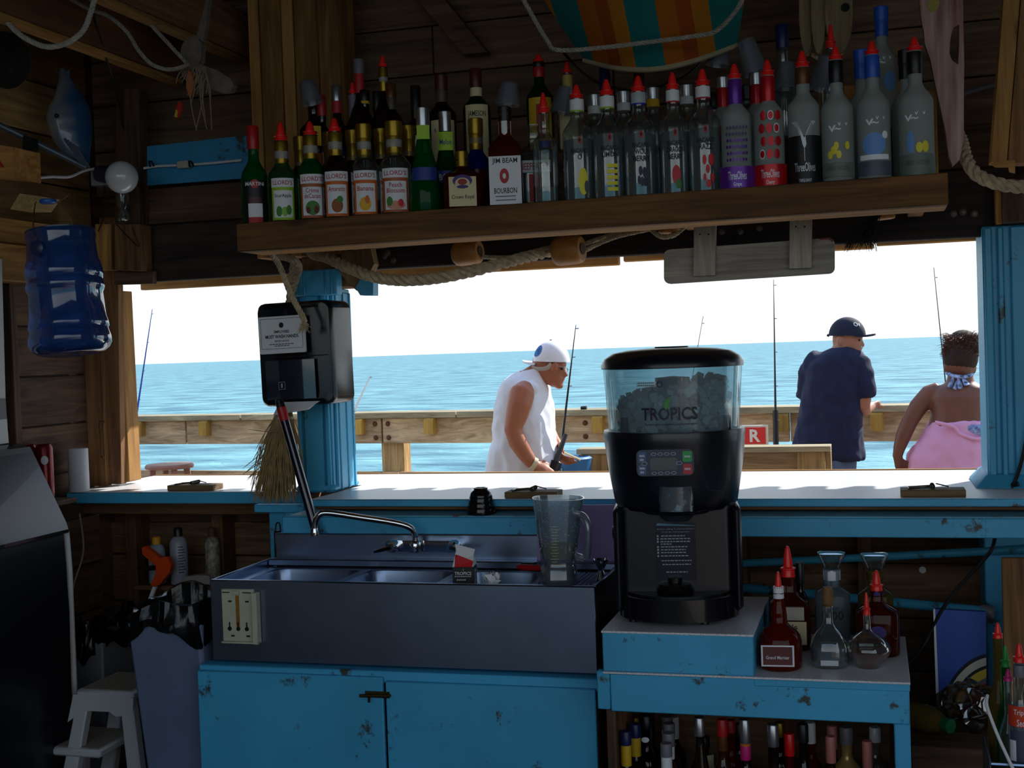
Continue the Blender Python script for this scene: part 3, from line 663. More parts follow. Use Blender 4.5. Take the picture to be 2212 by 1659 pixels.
# lettering on hopper
rh = lambda py: lerp(.1965, .1895, (py - 850) / 90)
navy = M('dark navy print', '151a2e', .5)
fn = cylmap(ML, .1962)
obj('logo_lettering', text(BM(), 'TROPICS', .160, .036, fn, -.012, zz(886), bold=.02), navy, fm)
obj('address_lettering', text(BM(), 'facebook.com/tropicsbeverages', .150, .0085, cylmap(ML, .1945), -.008, zz(908), bold=.015), navy, fm)
lb = BM(); lv = [(0, -.017), (.009, -.004), (.012, .010), (.011, .019), (.0, .012), (-.006, .0), (-.005, -.010)]
lb.faces.new([lb.verts.new(fn(-.020 + a*.95, zz(866) + c)) for a, c in lv]); obj('logo_leaf', lb, M('leaf green print', '3f8f35', .5), fm)
st = BM(); patch(st, cylmap(ML, .2005), -.105, -.045, zz(830), zz(819)); obj('sticker', st, M('sticker film', 'c9d3d8', .4, alpha=.5), fm)
tb = BM()
for r0_ in (0, 1):
    for i in range(9): patch(tb, cylmap(ML, .2009), -.100 + .0055*i, -.0965 + .0055*i, zz(822.8 + 5*r0_), zz(820.6 + 5*r0_), 1)
obj('sticker_lettering', tb, navy, fm)
ring = BM()
for k in range(20):
    a0, a1 = 2*math.pi*k/20, 2*math.pi*(k+1)/20; ff = cylmap(ML, .2009); cxx, czz = -.036, zz(824.5)
    ring.faces.new([ring.verts.new(ff(cxx + q*math.cos(a), czz + q*math.sin(a))) for q, a in ((.0062, a0), (.0095, a0), (.0095, a1), (.0062, a1))])
obj('sticker_ring', ring, navy, fm)
# keypad
kp = obj('keypad', mlprism([(0, 0)], 0, 0) if False else prism(BM(), rrect(-.106, .052, zz(1012), zz(958), .015), lambda a, c: ML @ Vector((a, -.2085, c)), lambda a, c: ML @ Vector((a, -.17, c))), M('keypad slate', '2c3448', .35), fm)
kf = lambda d: (lambda x, y: ML @ Vector((x, -.2085 - d, y)))
def pad(nm, x0, x1, z0, z1, mt, r=.004, d=.0015):
    return obj(nm, prism(BM(), rrect(x0, x1, z0, z1, r), kf(d), kf(-.002)), mt, kp)
pad('screen', -.068, .006, zz(1000), zz(975), M('lcd screen', '59605f', .2), .006)
kb = M('pale blue key', '3f5a86', .4)
for (u0, u1, y0_, y1_, mt, s1, s2) in ((-.101, -.079, 984, 962, kb, 'PULSE', 'CUP'), (-.101, -.079, 1009, 988, kb, 'ICE', 'ONLY'), (.021, .047, 984, 962, M('green key', '2f9a4e', .4), 'START', ''), (.021, .047, 1009, 988, M('red key', 'b0323f', .4), 'STOP', '')):
    pad('key', u0, u1, zz(y0_), zz(y1_), mt, .004, .002)
    tb = BM()
    for i in range(4):
        patch(tb, kf(.0027), lerp(u0, u1, .2 + .16*i), lerp(u0, u1, .31 + .16*i), zz((y0_+y1_)/2 + (-1 if s2 else 2)), zz((y0_+y1_)/2 - (5 if s2 else 2)), 1)
        if s2 and i < 3: patch(tb, kf(.0027), lerp(u0, u1, .25 + .16*i), lerp(u0, u1, .36 + .16*i), zz((y0_+y1_)/2 + 7), zz((y0_+y1_)/2 + 3), 1)
    obj('key_lettering', tb, inkw, kp)
for u in (-.062, -.044, -.026, -.008):
    for py in (967, 1006):
        ob = BM(); disc(ob, kf(.002), u + .004, zz(py), .0075, .0045); obj('oval_key', ob, M('oval key', '8b97ab', .4), kp)
        ob = BM(); disc(ob, kf(.0026), u + .004, zz(py), .0055, .0028); obj('oval_key_face', ob, M('keypad slate', ''), kp)
for u in (-.084, .012):
    ob = BM(); disc(ob, kf(.0026), u + .0, zz(986), .0085, .0055); obj('oval_key', ob, M('oval key', ''), kp)
    ob = BM(); disc(ob, kf(.0032), u, zz(986), .0065, .0038); obj('oval_key_face', ob, M('keypad slate', ''), kp)
# service instructions sheet on column
cf = lambda d: (lambda x, y: ML @ Vector((x, -.1005 - d, y)))
obj('instruction_sheet', prism(BM(), rrect(-.062, .052, zz(1240), zz(1119), .002), cf(.002), cf(0)), M('dark sheet', '1b2130', .22), fm)
obj('sheet_header', prism(BM(), [(-.060, zz(1124)), (.05, zz(1126)), (.05, zz(1125)), (-.055, zz(1119))], cf(.003), cf(.002)), M('sheet header blue', '4a7a96', .3), fm)
tb = BM(); tl = cf(.0032)
for py, s, w, u in ((1132, 'Before calling Technical Service', .104, -.004), (1138, 'check the following items:', .08, -.004), (1146, '', .068, -.012), (1152, '', .084, -.006), (1158, '', .084, -.006), (1163, '', .03, -.032), (1169, '', .075, -.01), (1175, '', .07, -.012), (1181, '', .07, -.012), (1188, '', .08, -.008), (1198, '', .085, -.004), (1206, '', .08, -.004), (1222, '', .06, -.004)):
    if py < 1140: text(tb, s, w, .0052, tl, u, zz(py), res=1); continue
    x_ = u - w/2; rq = random.Random(py)
    while x_ < u + w/2:
        l_ = rq.uniform(.004, .011); patch(tb, tl, x_, min(x_ + l_, u + w/2), zz(py + 1.1), zz(py - 1.1), 1); x_ += l_ + .0022
obj('sheet_lettering', tb, M('pale print', '8f9aa8', .6), fm)
tb = BM()
for py in (1146, 1152, 1158, 1169, 1175, 1181, 1188): patch(tb, tl, -.058, -.053, zz(py+2), zz(py-2), 1)
obj('sheet_checkbox', tb, M('pale print', ''), fm)
for px, py in ((1368, 1343), (1523, 1349)):
    p = atz(px, py, .813); ft = obj('foot', lathe(BM(), [(.012, 0), (.0125, .012), (.011, .016), (0, .016)], 14, Matrix.Translation(p)), blackpl, fm)
    obj('foot_bolt', tube(BM(), [p + Vector((0, 0, .014)), p + Vector((0, .02, .045))], .004, 8), chrome, ft)
for s in (-1, 1):
    p = ML @ Vector((s*.12, .12, .813)); obj('foot', lathe(BM(), [(.012, 0), (.0125, .012), (.006, .016), (.006, .03), (0, .03)], 14, Matrix.Translation(p)), blackpl, fm)
kn = at(1334, 1150, 3.66); obj('side_latch', lathe(BM(), [(.03, -.012), (.03, .0), (.02, .012), (0, .014)], 20, Matrix.Translation(kn) @ Matrix.Rotation(R(-90), 4, 'Y')), body_m, fm)

# ================================================================== blue table with raised platform
tb_ = root('blue_table', (-.33, 3.7, 0), 'light blue wooden bar table with raised laminate platform and open shelf', 'table')
YT = 3.45; xl = -.748; xm = -.333; xr_ = .066
obj('platform_front', bx(BM(), xl, xm, YT, YT + .02, .70, .812), blueX, tb_)
obj('platform_side', bx(BM(), xm - .02, xm, YT + .02, 3.97, .70, .812), blueX, tb_)
obj('platform_side', bx(BM(), xl, xl + .02, YT + .02, 3.97, .70, .812), wdarkX, tb_)
obj('platform_top', bx(BM(), xl - .002, xm + .002, YT - .003, 3.97, .808, .814, .001), lam, tb_)
obj('table_top', bx(BM(), xl, xr_ + .003, YT - .004, 3.98, .694, .700, .001), lam, tb_)
obj('apron', bx(BM(), at(1318, 1480, YT).x, xr_ - .0, YT, YT + .02, .588, .694), blueX, tb_)
obj('apron_block', bx(BM(), at(1289, 1480, YT).x, at(1317, 1480, YT).x, YT + .002, YT + .03, .592, .70), blueZ, tb_)
obj('apron_cap', bx(BM(), xm, xr_ + .002, YT - .002, YT + .01, .675, .694, .002), blueX, tb_)
obj('leg', bx(BM(), at(1932, 1600, YT).x, xr_, YT, YT + .05, 0, .588), blueZ, tb_)
obj('leg', bx(BM(), xl, xl + .026, YT + .02, YT + .05, 0, .69), wdarkZ, tb_)
obj('side_panel', bx(BM(), xl + .006, xl + .014, YT + .05, 3.97, .15, .69), wbrZ, tb_)
for x in (xl, xr_ - .05): obj('leg', bx(BM(), x, x + .05, 3.92, 3.97, 0, .69), wdarkZ, tb_)
obj('back_panel', bx(BM(), xl, xr_, 3.97, 3.985, .1, .69), wood('wall plank', ''), tb_)
obj('side_panel', bx(BM(), xr_ - .03, xr_ - .015, YT + .05, 3.97, .15, .69), wbrZ, tb_)
obj('bottom_shelf', bx(BM(), xl, xr_, YT + .05, 3.97, .19, .21), wbrX, tb_)
# ================================================================== bottle shelf
sh = root('bottle_shelf', (-.88, 3.8, 1.95), 'long timber bottle shelf hung across the opening', 'shelf')
ZS = 2.040; ZU = 2.225
obj('front_board', hexa(BM(), [Vector(p) for p in ((-1.966, 3.72, 1.950), (.209, 3.72, 1.962), (.209, 3.757, 1.962), (-1.966, 3.757, 1.950), (-1.966, 3.72, ZS), (.209, 3.72, ZS + .010), (.209, 3.757, ZS + .010), (-1.966, 3.757, ZS))], .003), wshelf, sh)
obj('bottom_board', hexa(BM(), [Vector(p) for p in ((-1.966, 3.757, 1.950), (.209, 3.757, 1.962), (.209, 3.91, 1.962), (-1.966, 3.91, 1.950), (-1.966, 3.757, ZS - .002), (.209, 3.757, ZS + .004), (.209, 3.91, ZS + .004), (-1.966, 3.91, ZS - .002))], .003), wyelX, sh)
obj('rear_board', bx(BM(), -1.95, .2, 3.912, 3.958, ZS - .03, ZS - .001), wdarkX, sh)
obj('upper_ledge', bx(BM(), -1.93, .19, 3.985, 4.28, ZU - .035, ZU), wdarkX, sh)
obj('riser', bx(BM(), -1.93, .19, 3.96, 3.985, ZS - .03, ZU - .001), wdarkX, sh)
obj('end_panel', quad_board('end_panel', [(2012, 362), (2048, 358), (2044, 172), (2008, 175)], 3.95, .015, wyelZ, sh).data and BM() if False else bx(BM(), .13, .196, 3.945, 3.96, ZS, 2.32), wyelZ, sh)
obj('back_panel', bx(BM(), -.15, .12, 4.285, 4.30, ZU, 2.42), wyelX, sh)

# ================================================================== bottles
gclear = thin('clear bottle glass', 'e4ecea', .15, .03, .07, 'a9b4b6')
frost = M('frosted glass', 'b0b8b6', .42, trans=.55, ior=1.15)
ggreen = M('green bottle glass', '0f7a33', .05, trans=.8, ior=1.2)
ggreend = M('dark green glass', '0a2c14', .06, trans=.3, ior=1.2)
gdark = M('dark amber glass', '160a06', .06)
gamber = M('amber glass', '6b2408', .05, trans=.75, ior=1.25)
gblack = M('black glass', '08080a', .08)
gblue = M('blue glass', '0c1f8a', .05, trans=.6, ior=1.2)
gred = M('red glass', '5a0d10', .06, trans=.5, ior=1.2)
spirit = thin('clear spirit', 'cfdbe2', .04, .05, .38, 'aebcc6')
tequila = M('gold spirit', '8a5a20', .0, trans=.9, ior=1.25)
gold = M('gold foil cap', '8d7224', .35, .8); silver = M('silver cap', 'a9adb3', .3, .9); navyc = M('navy cap', '15204f', .4); blackc = M('black cap', '111114', .4); redc = M('red cap', 'a3141c', .4); bluec = M('royal blue sleeve', '1d4fb0', .4); purp = M('purple foil', '5b2390', .35, .3); cherry = M('cherry foil', 'b3121f', .35, .3); maroon = M('maroon cap', '4a1216', .45); brownc = M('brown foil', '5a3313', .4, .3); pinkc = M('dusty pink foil', 'a8635c', .5); greyc = M('grey cap', '6a6870', .45); whitec = M('white cap', 'd6d6d8', .5); greenc = M('green pourer plastic', '1b8a35', .4); magc = M('magenta pourer plastic', 'c01d6c', .4)
def slathe(bm, prof, seg, mat, p=2.0):
    rings = []
    for r, z in prof:
        rg = []
        for k in range(seg):
            a = 2*math.pi*(k + .5)/seg; c, s = math.cos(a), math.sin(a)
            q = 1.0 if p == 2 else (abs(c)**p + abs(s)**p) ** (-1/p)
            rg.append(bm.verts.new(mat @ Vector((r*q*c, r*q*s, z))))
        rings.append(rg)
    for a, b_ in zip(rings[:-1], rings[1:]):
        for k in range(seg): bm.faces.new([a[k], a[(k+1) % seg], b_[(k+1) % seg], b_[k]])
    bm.faces.new(list(reversed(rings[0]))); bm.faces.new(rings[-1]); return bm
KIND = {  # body top, shoulder end, neck radius fraction, cone?
 'wine': (.52, .74, .40, 0, 2), 'llord': (.56, .76, .44, 0, 2), 'cone': (.30, .86, .34, 1, 2), 'rum': (.66, .84, .42, 0, 2), 'three': (.66, .80, .42, 0, 2),
 'goose': (.60, .76, .40, 0, 2), 'square': (.62, .80, .34, 0, 5), 'squat': (.66, .84, .28, 0, 3.5), 'whisk': (.62, .80, .38, 0, 2), 'bulb': (.46, .70, .20, 0, 2.6), 'flask': (.66, .78, .44, 0, 4)}
SPEC = {'disk': [(.55, 0), (.58, .02), (.58, .08), (.72, .15), (.92, .24), (1, .33), (1, .36), (.95, .43), (.78, .53), (.5, .62), (.25, .68), (.16, .74), (.16, .97), (.18, 1)],
 'gm': [(.9, 0), (1, .03), (1, .36), (.94, .43), (.75, .51), (.5, .56), (.36, .61), (.36, .70), (.33, .78), (.25, .86), (.22, .97), (.25, 1)],
 'bulb': [(.92, 0), (1, .03), (1, .22), (.97, .34), (.86, .46), (.62, .58), (.36, .67), (.25, .74), (.24, .98), (.26, 1)]}
def bprof(kind, r, h, n=7):
    hb, hs, rn, cone, p = KIND[kind]; pr = [(r*.90, 0), (r*.98, .008*h + .002), (r, .03*h), (r, hb*h)]
    for i in range(1, n + 1):
        t = i / n; s = t if cone else (1 - math.cos(math.pi*t)) / 2
        pr.append((r*lerp(1, rn, s), h*lerp(hb, hs, t)))
    pr += [(r*rn, .97*h), (r*rn*1.08, .975*h), (r*rn*1.08, h)]
    if kind in SPEC: pr = [(r*a, h*z) for a, z in SPEC[kind]]
    return pr, p, rn
POUR = [(1.02, 0), (1.02, .05), (.95, .10), (.92, .22), (1.12, .24), (1.12, .29), (.72, .33), (.66, .5), (.52, .72), (.36, .9), (.2, 1.0), (.05, 1.0)]
GB = 'liquor bottles on the upper shelf'
def bottle(px, hw, ytop, Y, zb, kind, glass, label, closure=None, sleeve=None, prints=(), liquid=None, group=GB, yref=None, turn=0, name='liquor_bottle', seg=20, clos_h=None):
    """ytop: image row of the glass neck's top. closure=(kind,mat,row of its top). sleeve=(row0,row1,mat). prints: see below"""
    yref = yref or ytop + 110
    X = at(px, yref, Y).x; zt = at(px, ytop, Y).z; h = zt - zb; r = hw * mpp(px, yref, Y) * .95
    P = Vector((X, Y, zb)); rt = root(name, P, label, 'bottle', group)
    m4 = facing(P) @ Matrix.Rotation(R(turn), 4, 'Z')
    pr, pw, rn = bprof(kind, r, h)
    obj('body', slathe(BM(), pr, seg if pw == 2 else 32, m4, pw), glass, rt, ang=55)
    if liquid:
        lv, lm = liquid; q = [(max(a - .0025, .001), z + .003) for a, z in pr if z < lv*h]; q.append((q[-1][0], lv*h))
        obj('liquid', slathe(BM(), q, 16 if pw == 2 else 32, m4, pw), lm, rt, ang=55)
    zr_ = lambda py: at(px, py, Y).z - zb
    nr = r * rn
    if sleeve:
        for s in (sleeve if isinstance(sleeve, list) else [sleeve]):
            obj('neck_sleeve', lathe(BM(), [(nr*1.10, zr_(s[1])), (nr*1.12, zr_(s[1]) + .001), (nr*1.12, zr_(s[0]) - .001), (nr*1.10, zr_(s[0]))], 16, m4), s[2], rt)
    if closure:
        ck, cm, cy = closure; ht = zr_(cy) - h
        if ck == 'pour': obj('pourer', lathe(BM(), [(a*nr, h + z*ht) for a, z in POUR], 14, m4), cm, rt)
        elif ck == 'cap':
            cp_ = [(nr*1.2, h - .022), (nr*1.22, h - .02), (nr*1.22, h + ht - .002), (nr*1.12, h + ht), (0.0001, h + ht)]
            obj('cap', lathe(BM(), cp_, 16, m4), cm, rt)
        elif ck == 'long':
            obj('cap', lathe(BM(), [(nr*1.1, h - clos_h), (nr*1.14, h - clos_h + .002), (nr*1.14, h + ht - .003), (nr*1.02, h + ht), (0.0001, h + ht)], 16, m4), cm, rt)
        elif ck == 'stopper':
            obj('stopper', slathe(BM(), [(nr*.95, h), (nr*1.1, h + ht*.2), (nr*1.75, h + ht*.75), (nr*1.8, h + ht*.95), (nr*1.3, h + ht)], 16, m4, 3), cm, rt)
        elif ck == 'cork':
            obj('cork', lathe(BM(), [(nr*1.0, h), (nr*1.15, h + ht*.1), (nr*1.5, h + ht*.15), (nr*1.55, h + ht*.6), (nr*1.2, h + ht*.95), (0.0001, h + ht)], 16, m4), cm, rt)
    # prints: (z0,z1 fractions, half width in r, material, [ (text, wfrac, hfrac, centre frac, material) ], shape)
    for i, pz in enumerate(prints):
        z0, z1, ha, mt, txt = pz[:5]; off = pz[5] if len(pz) > 5 else 0
        if pw == 2: fn = cylmap(m4, r*1.012 + .0004*i)
        else: fn = (lambda q: (lambda x, y: m4 @ Vector((x, -r - q, y))))(.0012 + .0004*i)
        if isinstance(mt, tuple):       # disc / ellipse emblem: ('disc', mat, cx)
            if mt[0] == 'disc': obj('emblem', disc(BM(), fn, mt[2]*r, (z0+z1)/2*h, ha*r, (z1-z0)/2*h, 18), mt[1], rt)
        elif mt is not None:
            obj('label', patch(BM(), fn, (off-ha)*r, (off+ha)*r, z0*h, z1*h, 12), mt, rt)
        fn2 = cylmap(m4, r*1.012 + .0004*i + .0004) if pw == 2 else (lambda q: (lambda x, y: m4 @ Vector((x, -r - q, y))))(.0018 + .0004*i)
        for s, wf, hf, cf_, tm in txt:
            obj('lettering', text(BM(), s, wf*r, hf*h, fn2, off*r, cf_*h, bold=.012), tm, rt)
    return rt
cr_lab = M('cream label', 'cdbf95', .6); ye_lab = M('yellow label', 'c9a21c', .6); wh_lab = M('white label', 'd5d8dd', .6); or_lab = M('orange label', 'c2601e', .55); gr_lab = M('apple green label', '8fb52c', .55); rdl = M('red label', 'a8202a', .55); blu_lab = M('deep blue label', '16307e', .5); blk_lab = M('black label', '0f1014', .5); tan = M('tan label', 'b39a52', .6); pkp = M('peach print', 'c98a70', .6); bananam = M('banana print', 'd9a52a', .6); nutm = M('nut print', '8a4a1c', .6); leafm = M('leaf print', '3c7a33', .6); cocoam = M('cocoa print', '5c1a22', .6); crownm = M('crown print', '8d2c22', .6); purl = M('violet print', '3c2a72', .6); limep = M('citrus print', 'd8cc2c', .5); berryp = M('dark berry print', '1c1c3c', .5); raspp = M('raspberry print', 'c4182a', .5); dragp = M('dragonfruit print', 'b8243a', .5); gsil = M('silver print', 'b6bcc4', .4, .3); ggrey = M('grey print', '4a5050', .5); skyp = M('sky blue print', '5f8fd0', .5); snow = M('snow print', 'dfe6ee', .6); melp = M('melon green label', '9cc32a', .5)
IR, IK, IW = inkr, ink, inkw
A, B2, C3 = 3.785, 3.905, 4.10     # rows
def llord(px, hw, yt, Y, flav, art, edge, label, cl=None, glass=gclear, liq=None, full=True):
    pr_ = [(.02, .53, .86, edge, [])] if full else []
    if full:
        pr_ += [(.42, .53, .88, wh_lab, [("LLORD'S", 1.45, .055, .475, IR)]), (.05, .38, .70, wh_lab, [(s, w, .055, c, IR if edge is not gr_lab else IK) for s, w, c in flav])]
        pr_ += art
    return bottle(px, hw, yt, Y, ZS, 'llord', glass, label, cl, [(yt + 2, yt + 58, gold), (yt + 22, yt + 40, wh_lab)] if full else [(yt + 2, yt + 68, gold), (yt + 40, yt + 58, wh_lab)], pr_, liq)
bottle(550, 30, 290, A, ZS, 'wine', ggreen, 'green vermouth bottle with red cap, leftmost on the shelf', ('long', redc, 272), None, [
    (.02, .40, .9, blk_lab, []), (.40, .47, .95, blk_lab, [('MARTINI', 1.5, .04, .435, IW)]), (.385, .485, .32, ('disc', inkr, 0), []), (.435, .435, .1, None, [('MARTINI', 1.45, .038, .437, IW)]), (.06, .22, .55, wh_lab, []), (.0, .07, .55, rdl, []), (.22, .29, .5, maroon, [])], clos_h=.05)
llord(611, 32, 305, A, [('SourApple', 1.25, .31)], [(.06, .19, .22, ('disc', leafm, -.3), []), (.06, .18, .22, ('disc', M('apple print', '7fb03a', .6), .1), []), (.08, .2, .2, ('disc', leafm, .4), [])], gr_lab, 'liqueur bottle with green apple label and red pourer', ('pour', redpl, 264), M('pale green glass', '4f8f5c', .05, trans=.9, ior=1.15))
llord(674, 33, 293, A, [('Crème', .9, .34), ('deCacao', 1.15, .275)], [(.05, .22, .5, ('disc', leafm, 0), []), (.07, .16, .16, ('disc', cocoam, .25), []), (.07, .15, .16, ('disc', cocoam, -.3), [])], M('copper label', 'a0522c', .5), 'liqueur bottle with cocoa pod label beside the green apple one', ('pour', redpl, 262), ggreen)
llord(727, 33, 285, A, [('Amaretto', 1.2, .33)], [(.06, .22, .4, ('disc', nutm, 0), []), (.17, .25, .22, ('disc', leafm, .2), [])], or_lab, 'almond liqueur bottle with orange label and red pourer', ('pour', redpl, 255), gdark)
llord(789, 33, 285, A, [('Banana', 1.15, .32)], [(.06, .22, .42, ('disc', bananam, -.05), []), (.14, .24, .16, ('disc', or_lab, .1), [])], or_lab, 'banana liqueur bottle with yellow fruit label and gold cap', ('cap', gold, 268))
llord(854, 37, 280, A, [('Peach', .8, .335), ('Blossom', 1.15, .27)], [(.05, .15, .6, ('disc', pkp, 0), []), (.09, .2, .2, ('disc', leafm, -.4), []), (.08, .17, .18, ('disc', raspp, .3), [])], M('copper label', ''), 'peach liqueur bottle with pale label and gold cap', ('cap', gold, 262))
for c, yt, d in ((653, 295, 'between the apple and cocoa bottles'), (716, 285, 'behind the cocoa bottle'), (765, 281, 'behind the banana bottle'), (826, 278, 'behind the peach bottle'), (886, 271, 'beside the first green tapered bottle')):
    llord(c, 30, yt + 16, B2, [], [], or_lab, 'gold-capped liqueur bottle ' + d, ('cap', gold, yt), gdark, full=False)
bottle(917, 37, 262, A, ZS, 'cone', ggreen, 'green tapered melon liqueur bottle with grey cap, fully in front', ('cap', silver, 233), None, [(.34, .48, .85, blu_lab, []), (.78, .93, .40, melp, [])])
bottle(965, 34, 270, B2, ZS, 'cone', M('deep green glass', '0b5a2c', .05, trans=.7, ior=1.2), 'darker green tapered bottle with blue band behind squat whisky', ('cap', silver, 241), None, [(.34, .48, .85, blu_lab, [('BOLS', 1.05, .07, .41, IW)]), (.70, .90, .50, melp, [('Melon', .8, .06, .79, blu_lab)])])
bottle(1001, 44, 345, A, ZS, 'squat', gamber, 'squat cut-glass whisky bottle with cream and violet label', ('cap', gold, 327), None, [(.05, .62, .70, cr_lab, [('Crown Royal', 1.15, .10, .22, IK)]), (.42, .66, .5, ('disc', purl, 0), []), (.38, .60, .38, ('disc', cr_lab, 0), []), (.46, .58, .24, ('disc', crownm, 0), []), (.39, .46, .3, ('disc', purl, 0), [])])
bottle(1031, 32, 275, B2, ZS, 'llord', gblue, 'blue-necked liqueur bottle behind the squat whisky', ('cap', gold, 256), [(277, 325, gold), (298, 312, wh_lab)], [(.05, .5, .8, gred, [])])
bottle(1093, 38, 247, A, ZS, 'square', gamber, 'square bourbon bottle with white label under an upturned cup', ('cap', blackc, 231), (249, 296, wh_lab), [(.02, .53, .95, wh_lab, [('JIM BEAM', 1.5, .07, .475, IK), ('BOURBON', 1.35, .06, .165, IK)]), (.24, .40, .28, ('disc', inkr, -.05), []), (.29, .35, .1, ('disc', wh_lab, -.05), []), (.06, .07, .6, M('grey ink', '55585e', .6), []), (.10, .11, .6, M('grey ink', ''), [])], turn=-4)
bottle(1156, 40, 270, B2, ZS, 'square', gclear, 'clear square gin bottle half hidden behind the slim clear bottle', None, None, [(.42, .56, .9, wh_lab, [('BEEFEATER', 1.6, .08, .49, IR)]), (.08, .4, .35, rdl, [])], (.5, spirit))
bottle(1178, 29, 245, A - .02, ZS, 'three', gclear, 'slim clear unlabelled bottle with tall red pourer', ('pour', redpl, 200), (305, 320, blu_lab), [], (.18, spirit))
BAC = [('O', 1, limep), ('LIMON', 1, limep), ('WOLF', 2, berryp), ('DRAGON', 2, dragp), ('RAZZ', 1, raspp)]
def rum(px, hw, yt, ypour, words, art, label, sl, edge, lv):
    pr_ = [(.55, .62, .14, ('disc', inkr, .1), []), (.565, .605, .07, ('disc', IK, .1), []), (.5, .5, .1, None, [('BACARDI', 1.15, .045, .485, IK)], .1)]
    for i, w in enumerate(words): pr_.append((.5, .5, .1, None, [(w, .19*len(w) + .12, .05, .425 - .065*i, IK)], .1))
    return bottle(px, hw, yt, A, ZS, 'rum', gclear, label, ('pour', redpl, ypour), [(yt + 2, yt + 26, sl), (yt + 25, yt + 29, edge)], pr_ + art, (lv, spirit))
rum(1249, 35, 214, 183, ['O'], [(.06, .32, .32, ('disc', limep, .28), []), (.08, .2, .16, ('disc', ggrey, .5), [])], 'clear rum bottle with yellow orange-slice print', wh_lab, gr_lab, .60)
rum(1314, 36, 207, 171, ['LIMON'], [(z, z + .035, .34, limep, [], .22) for z in (.08, .135, .19, .245, .30)], 'clear rum bottle with wavy yellow lemon print', wh_lab, gr_lab, .62)
rum(1382, 37, 199, 164, ['WOLF', 'BERRY'], [(.20, .29, .12, ('disc', berryp, .0), []), (.18, .28, .12, ('disc', berryp, .25), []), (.1, .19, .12, ('disc', berryp, .08), []), (.1, .19, .13, ('disc', berryp, .3), []), (.12, .2, .1, ('disc', berryp, -.1), [])], 'clear rum bottle with dark blueberry print', M('silver label', '9fa8b0', .4), M('cobalt trim', '1d2f9a', .4), .60)
rum(1456, 33, 194, 156, ['DRAGON', 'BERRY'], [(.1, .28, .3, ('disc', dragp, .1), []), (.06, .15, .2, ('disc', leafm, .25), [])], 'clear rum bottle with red dragonfruit print behind raspberry one', wh_lab, rdl, .6)
rum(1521, 36, 186, 149, ['RAZZ'], [(.26, .35, .13, ('disc', raspp, -.02), []), (.25, .36, .18, ('disc', raspp, .42), []), (.18, .26, .13, ('disc', raspp, .18), []), (.11, .18, .1, ('disc', raspp, -.02), []), (.1, .18, .12, ('disc', raspp, .48), []), (.05, .12, .18, ('disc', raspp, .22), [])], 'clear rum bottle with scattered red raspberry dots', wh_lab, rdl, .6)
for c, yt, sl, d in ((1287, 205, wh_lab, 'behind the lemon one'), (1350, 198, wh_lab, 'between lemon and blueberry bottles'), (1413, 190, ye_lab, 'with yellow patterned neck'), (1486, 184, wh_lab, 'between dragonfruit and raspberry bottles')):
    bottle(c, 33, yt + 10, B2, ZS, 'rum', gclear, 'silver-capped clear rum bottle ' + d, ('cap', silver, yt), (yt + 18, yt + 42, sl), [], (.4, spirit))
def olives(px, yt, yp, foil, neckm, body, word, label, glass=frost, script=''):
    return bottle(px, 34, yt, A, ZS, 'three', glass, label, ('pour', redpl, yp), (yt + 2, yt + 60, neckm), body + [(.01, .21, 1.35, foil, [('ThreeOlives', 1.25, .075, .13, gsil)]), (.03, .03, .1, None, [(word, .55, .045, .05, gsil)])])
grape = []
for i in range(6):
    for k in range(7): grape.append((.26 + .055*i, .29 + .055*i, .075, ('disc', purp if i < 4 else M('faded violet print', '4a3a6a', .5), -.66 + .22*k + .05*(i % 2)), []))
olives(1590, 171, 138, purp, purp, grape, 'Grape', 'frosted vodka bottle with purple starburst and purple neck')
ch = []
for i in range(4):
    for k in range(3): ch.append((.26 + .11*i, .345 + .11*i, .21, ('disc', wh_lab if (i+k) % 4 == 0 else cherry, -.5 + .5*k + .12*(i % 2)), [])); ch.append((.27 + .11*i, .335 + .11*i, .16, ('disc', cherry, -.5 + .5*k + .12*(i % 2)), []))
olives(1661, 164, 129, cherry, cherry, ch, 'Cherry', 'frosted vodka bottle covered in red cherries with red neck')
bottle(1736, 36, 146, A, ZS, 'three', frost, 'frosted vodka bottle with black lower half and martini outline', ('pour', redpl, 110), (147, 183, brownc), [(.0, .42, 1.5, blk_lab, [('ThreeOlives', 1.35, .075, .16, gsil), ('TRIPLE SHOT', .8, .025, .05, gsil)]), (.0, .0, .1, None, [('V', 1.5, .22, .43, gsil), ('l', .03, .12, .27, gsil), ('-', 1.5, .012, .53, gsil)])])
def bird(px, off, cy, s):
    return [(0, 0, .1, None, [('v', .5*s, .05*s, cy, snow), ], off - .35), (0, 0, .1, None, [('~', .42*s, .02*s, cy - .005, snow)], off), (0, 0, .1, None, [('v', .2*s, .028*s, cy + .03, snow)], off + .12), (0, 0, .1, None, [('v', .18*s, .028*s, cy + .03, snow)], off + .55)]
def goose(px, hw, yt, yp, sl, Y, zb, art, label, cl='pour', cmat=None):
    return bottle(px, hw, yt, Y, zb, 'goose', frost, label, (cl, cmat or redpl, yp), [(yt + 2, yt + 50, sl)], art, clos_h=.045)
lem = [(.20 + .035*(i % 3), .265 + .035*(i % 3), .16, ('disc', limep, u), []) for i, u in enumerate((-.5, -.3, -.1, .05, -.2, .6))]
txtg = (0, 0, .1, None, [('GREY GOOSE', 1.45, .035, .125, ggrey)], .0)
goose(1808, 36, 130, 99, blackc, A, ZS, bird(0, 0, .44, 1) + lem + [(.06, .17, 1.2, M('pale green band', '5f7068', .5), []), txtg], 'frosted vodka bottle with yellow lemons and black neck sleeve')
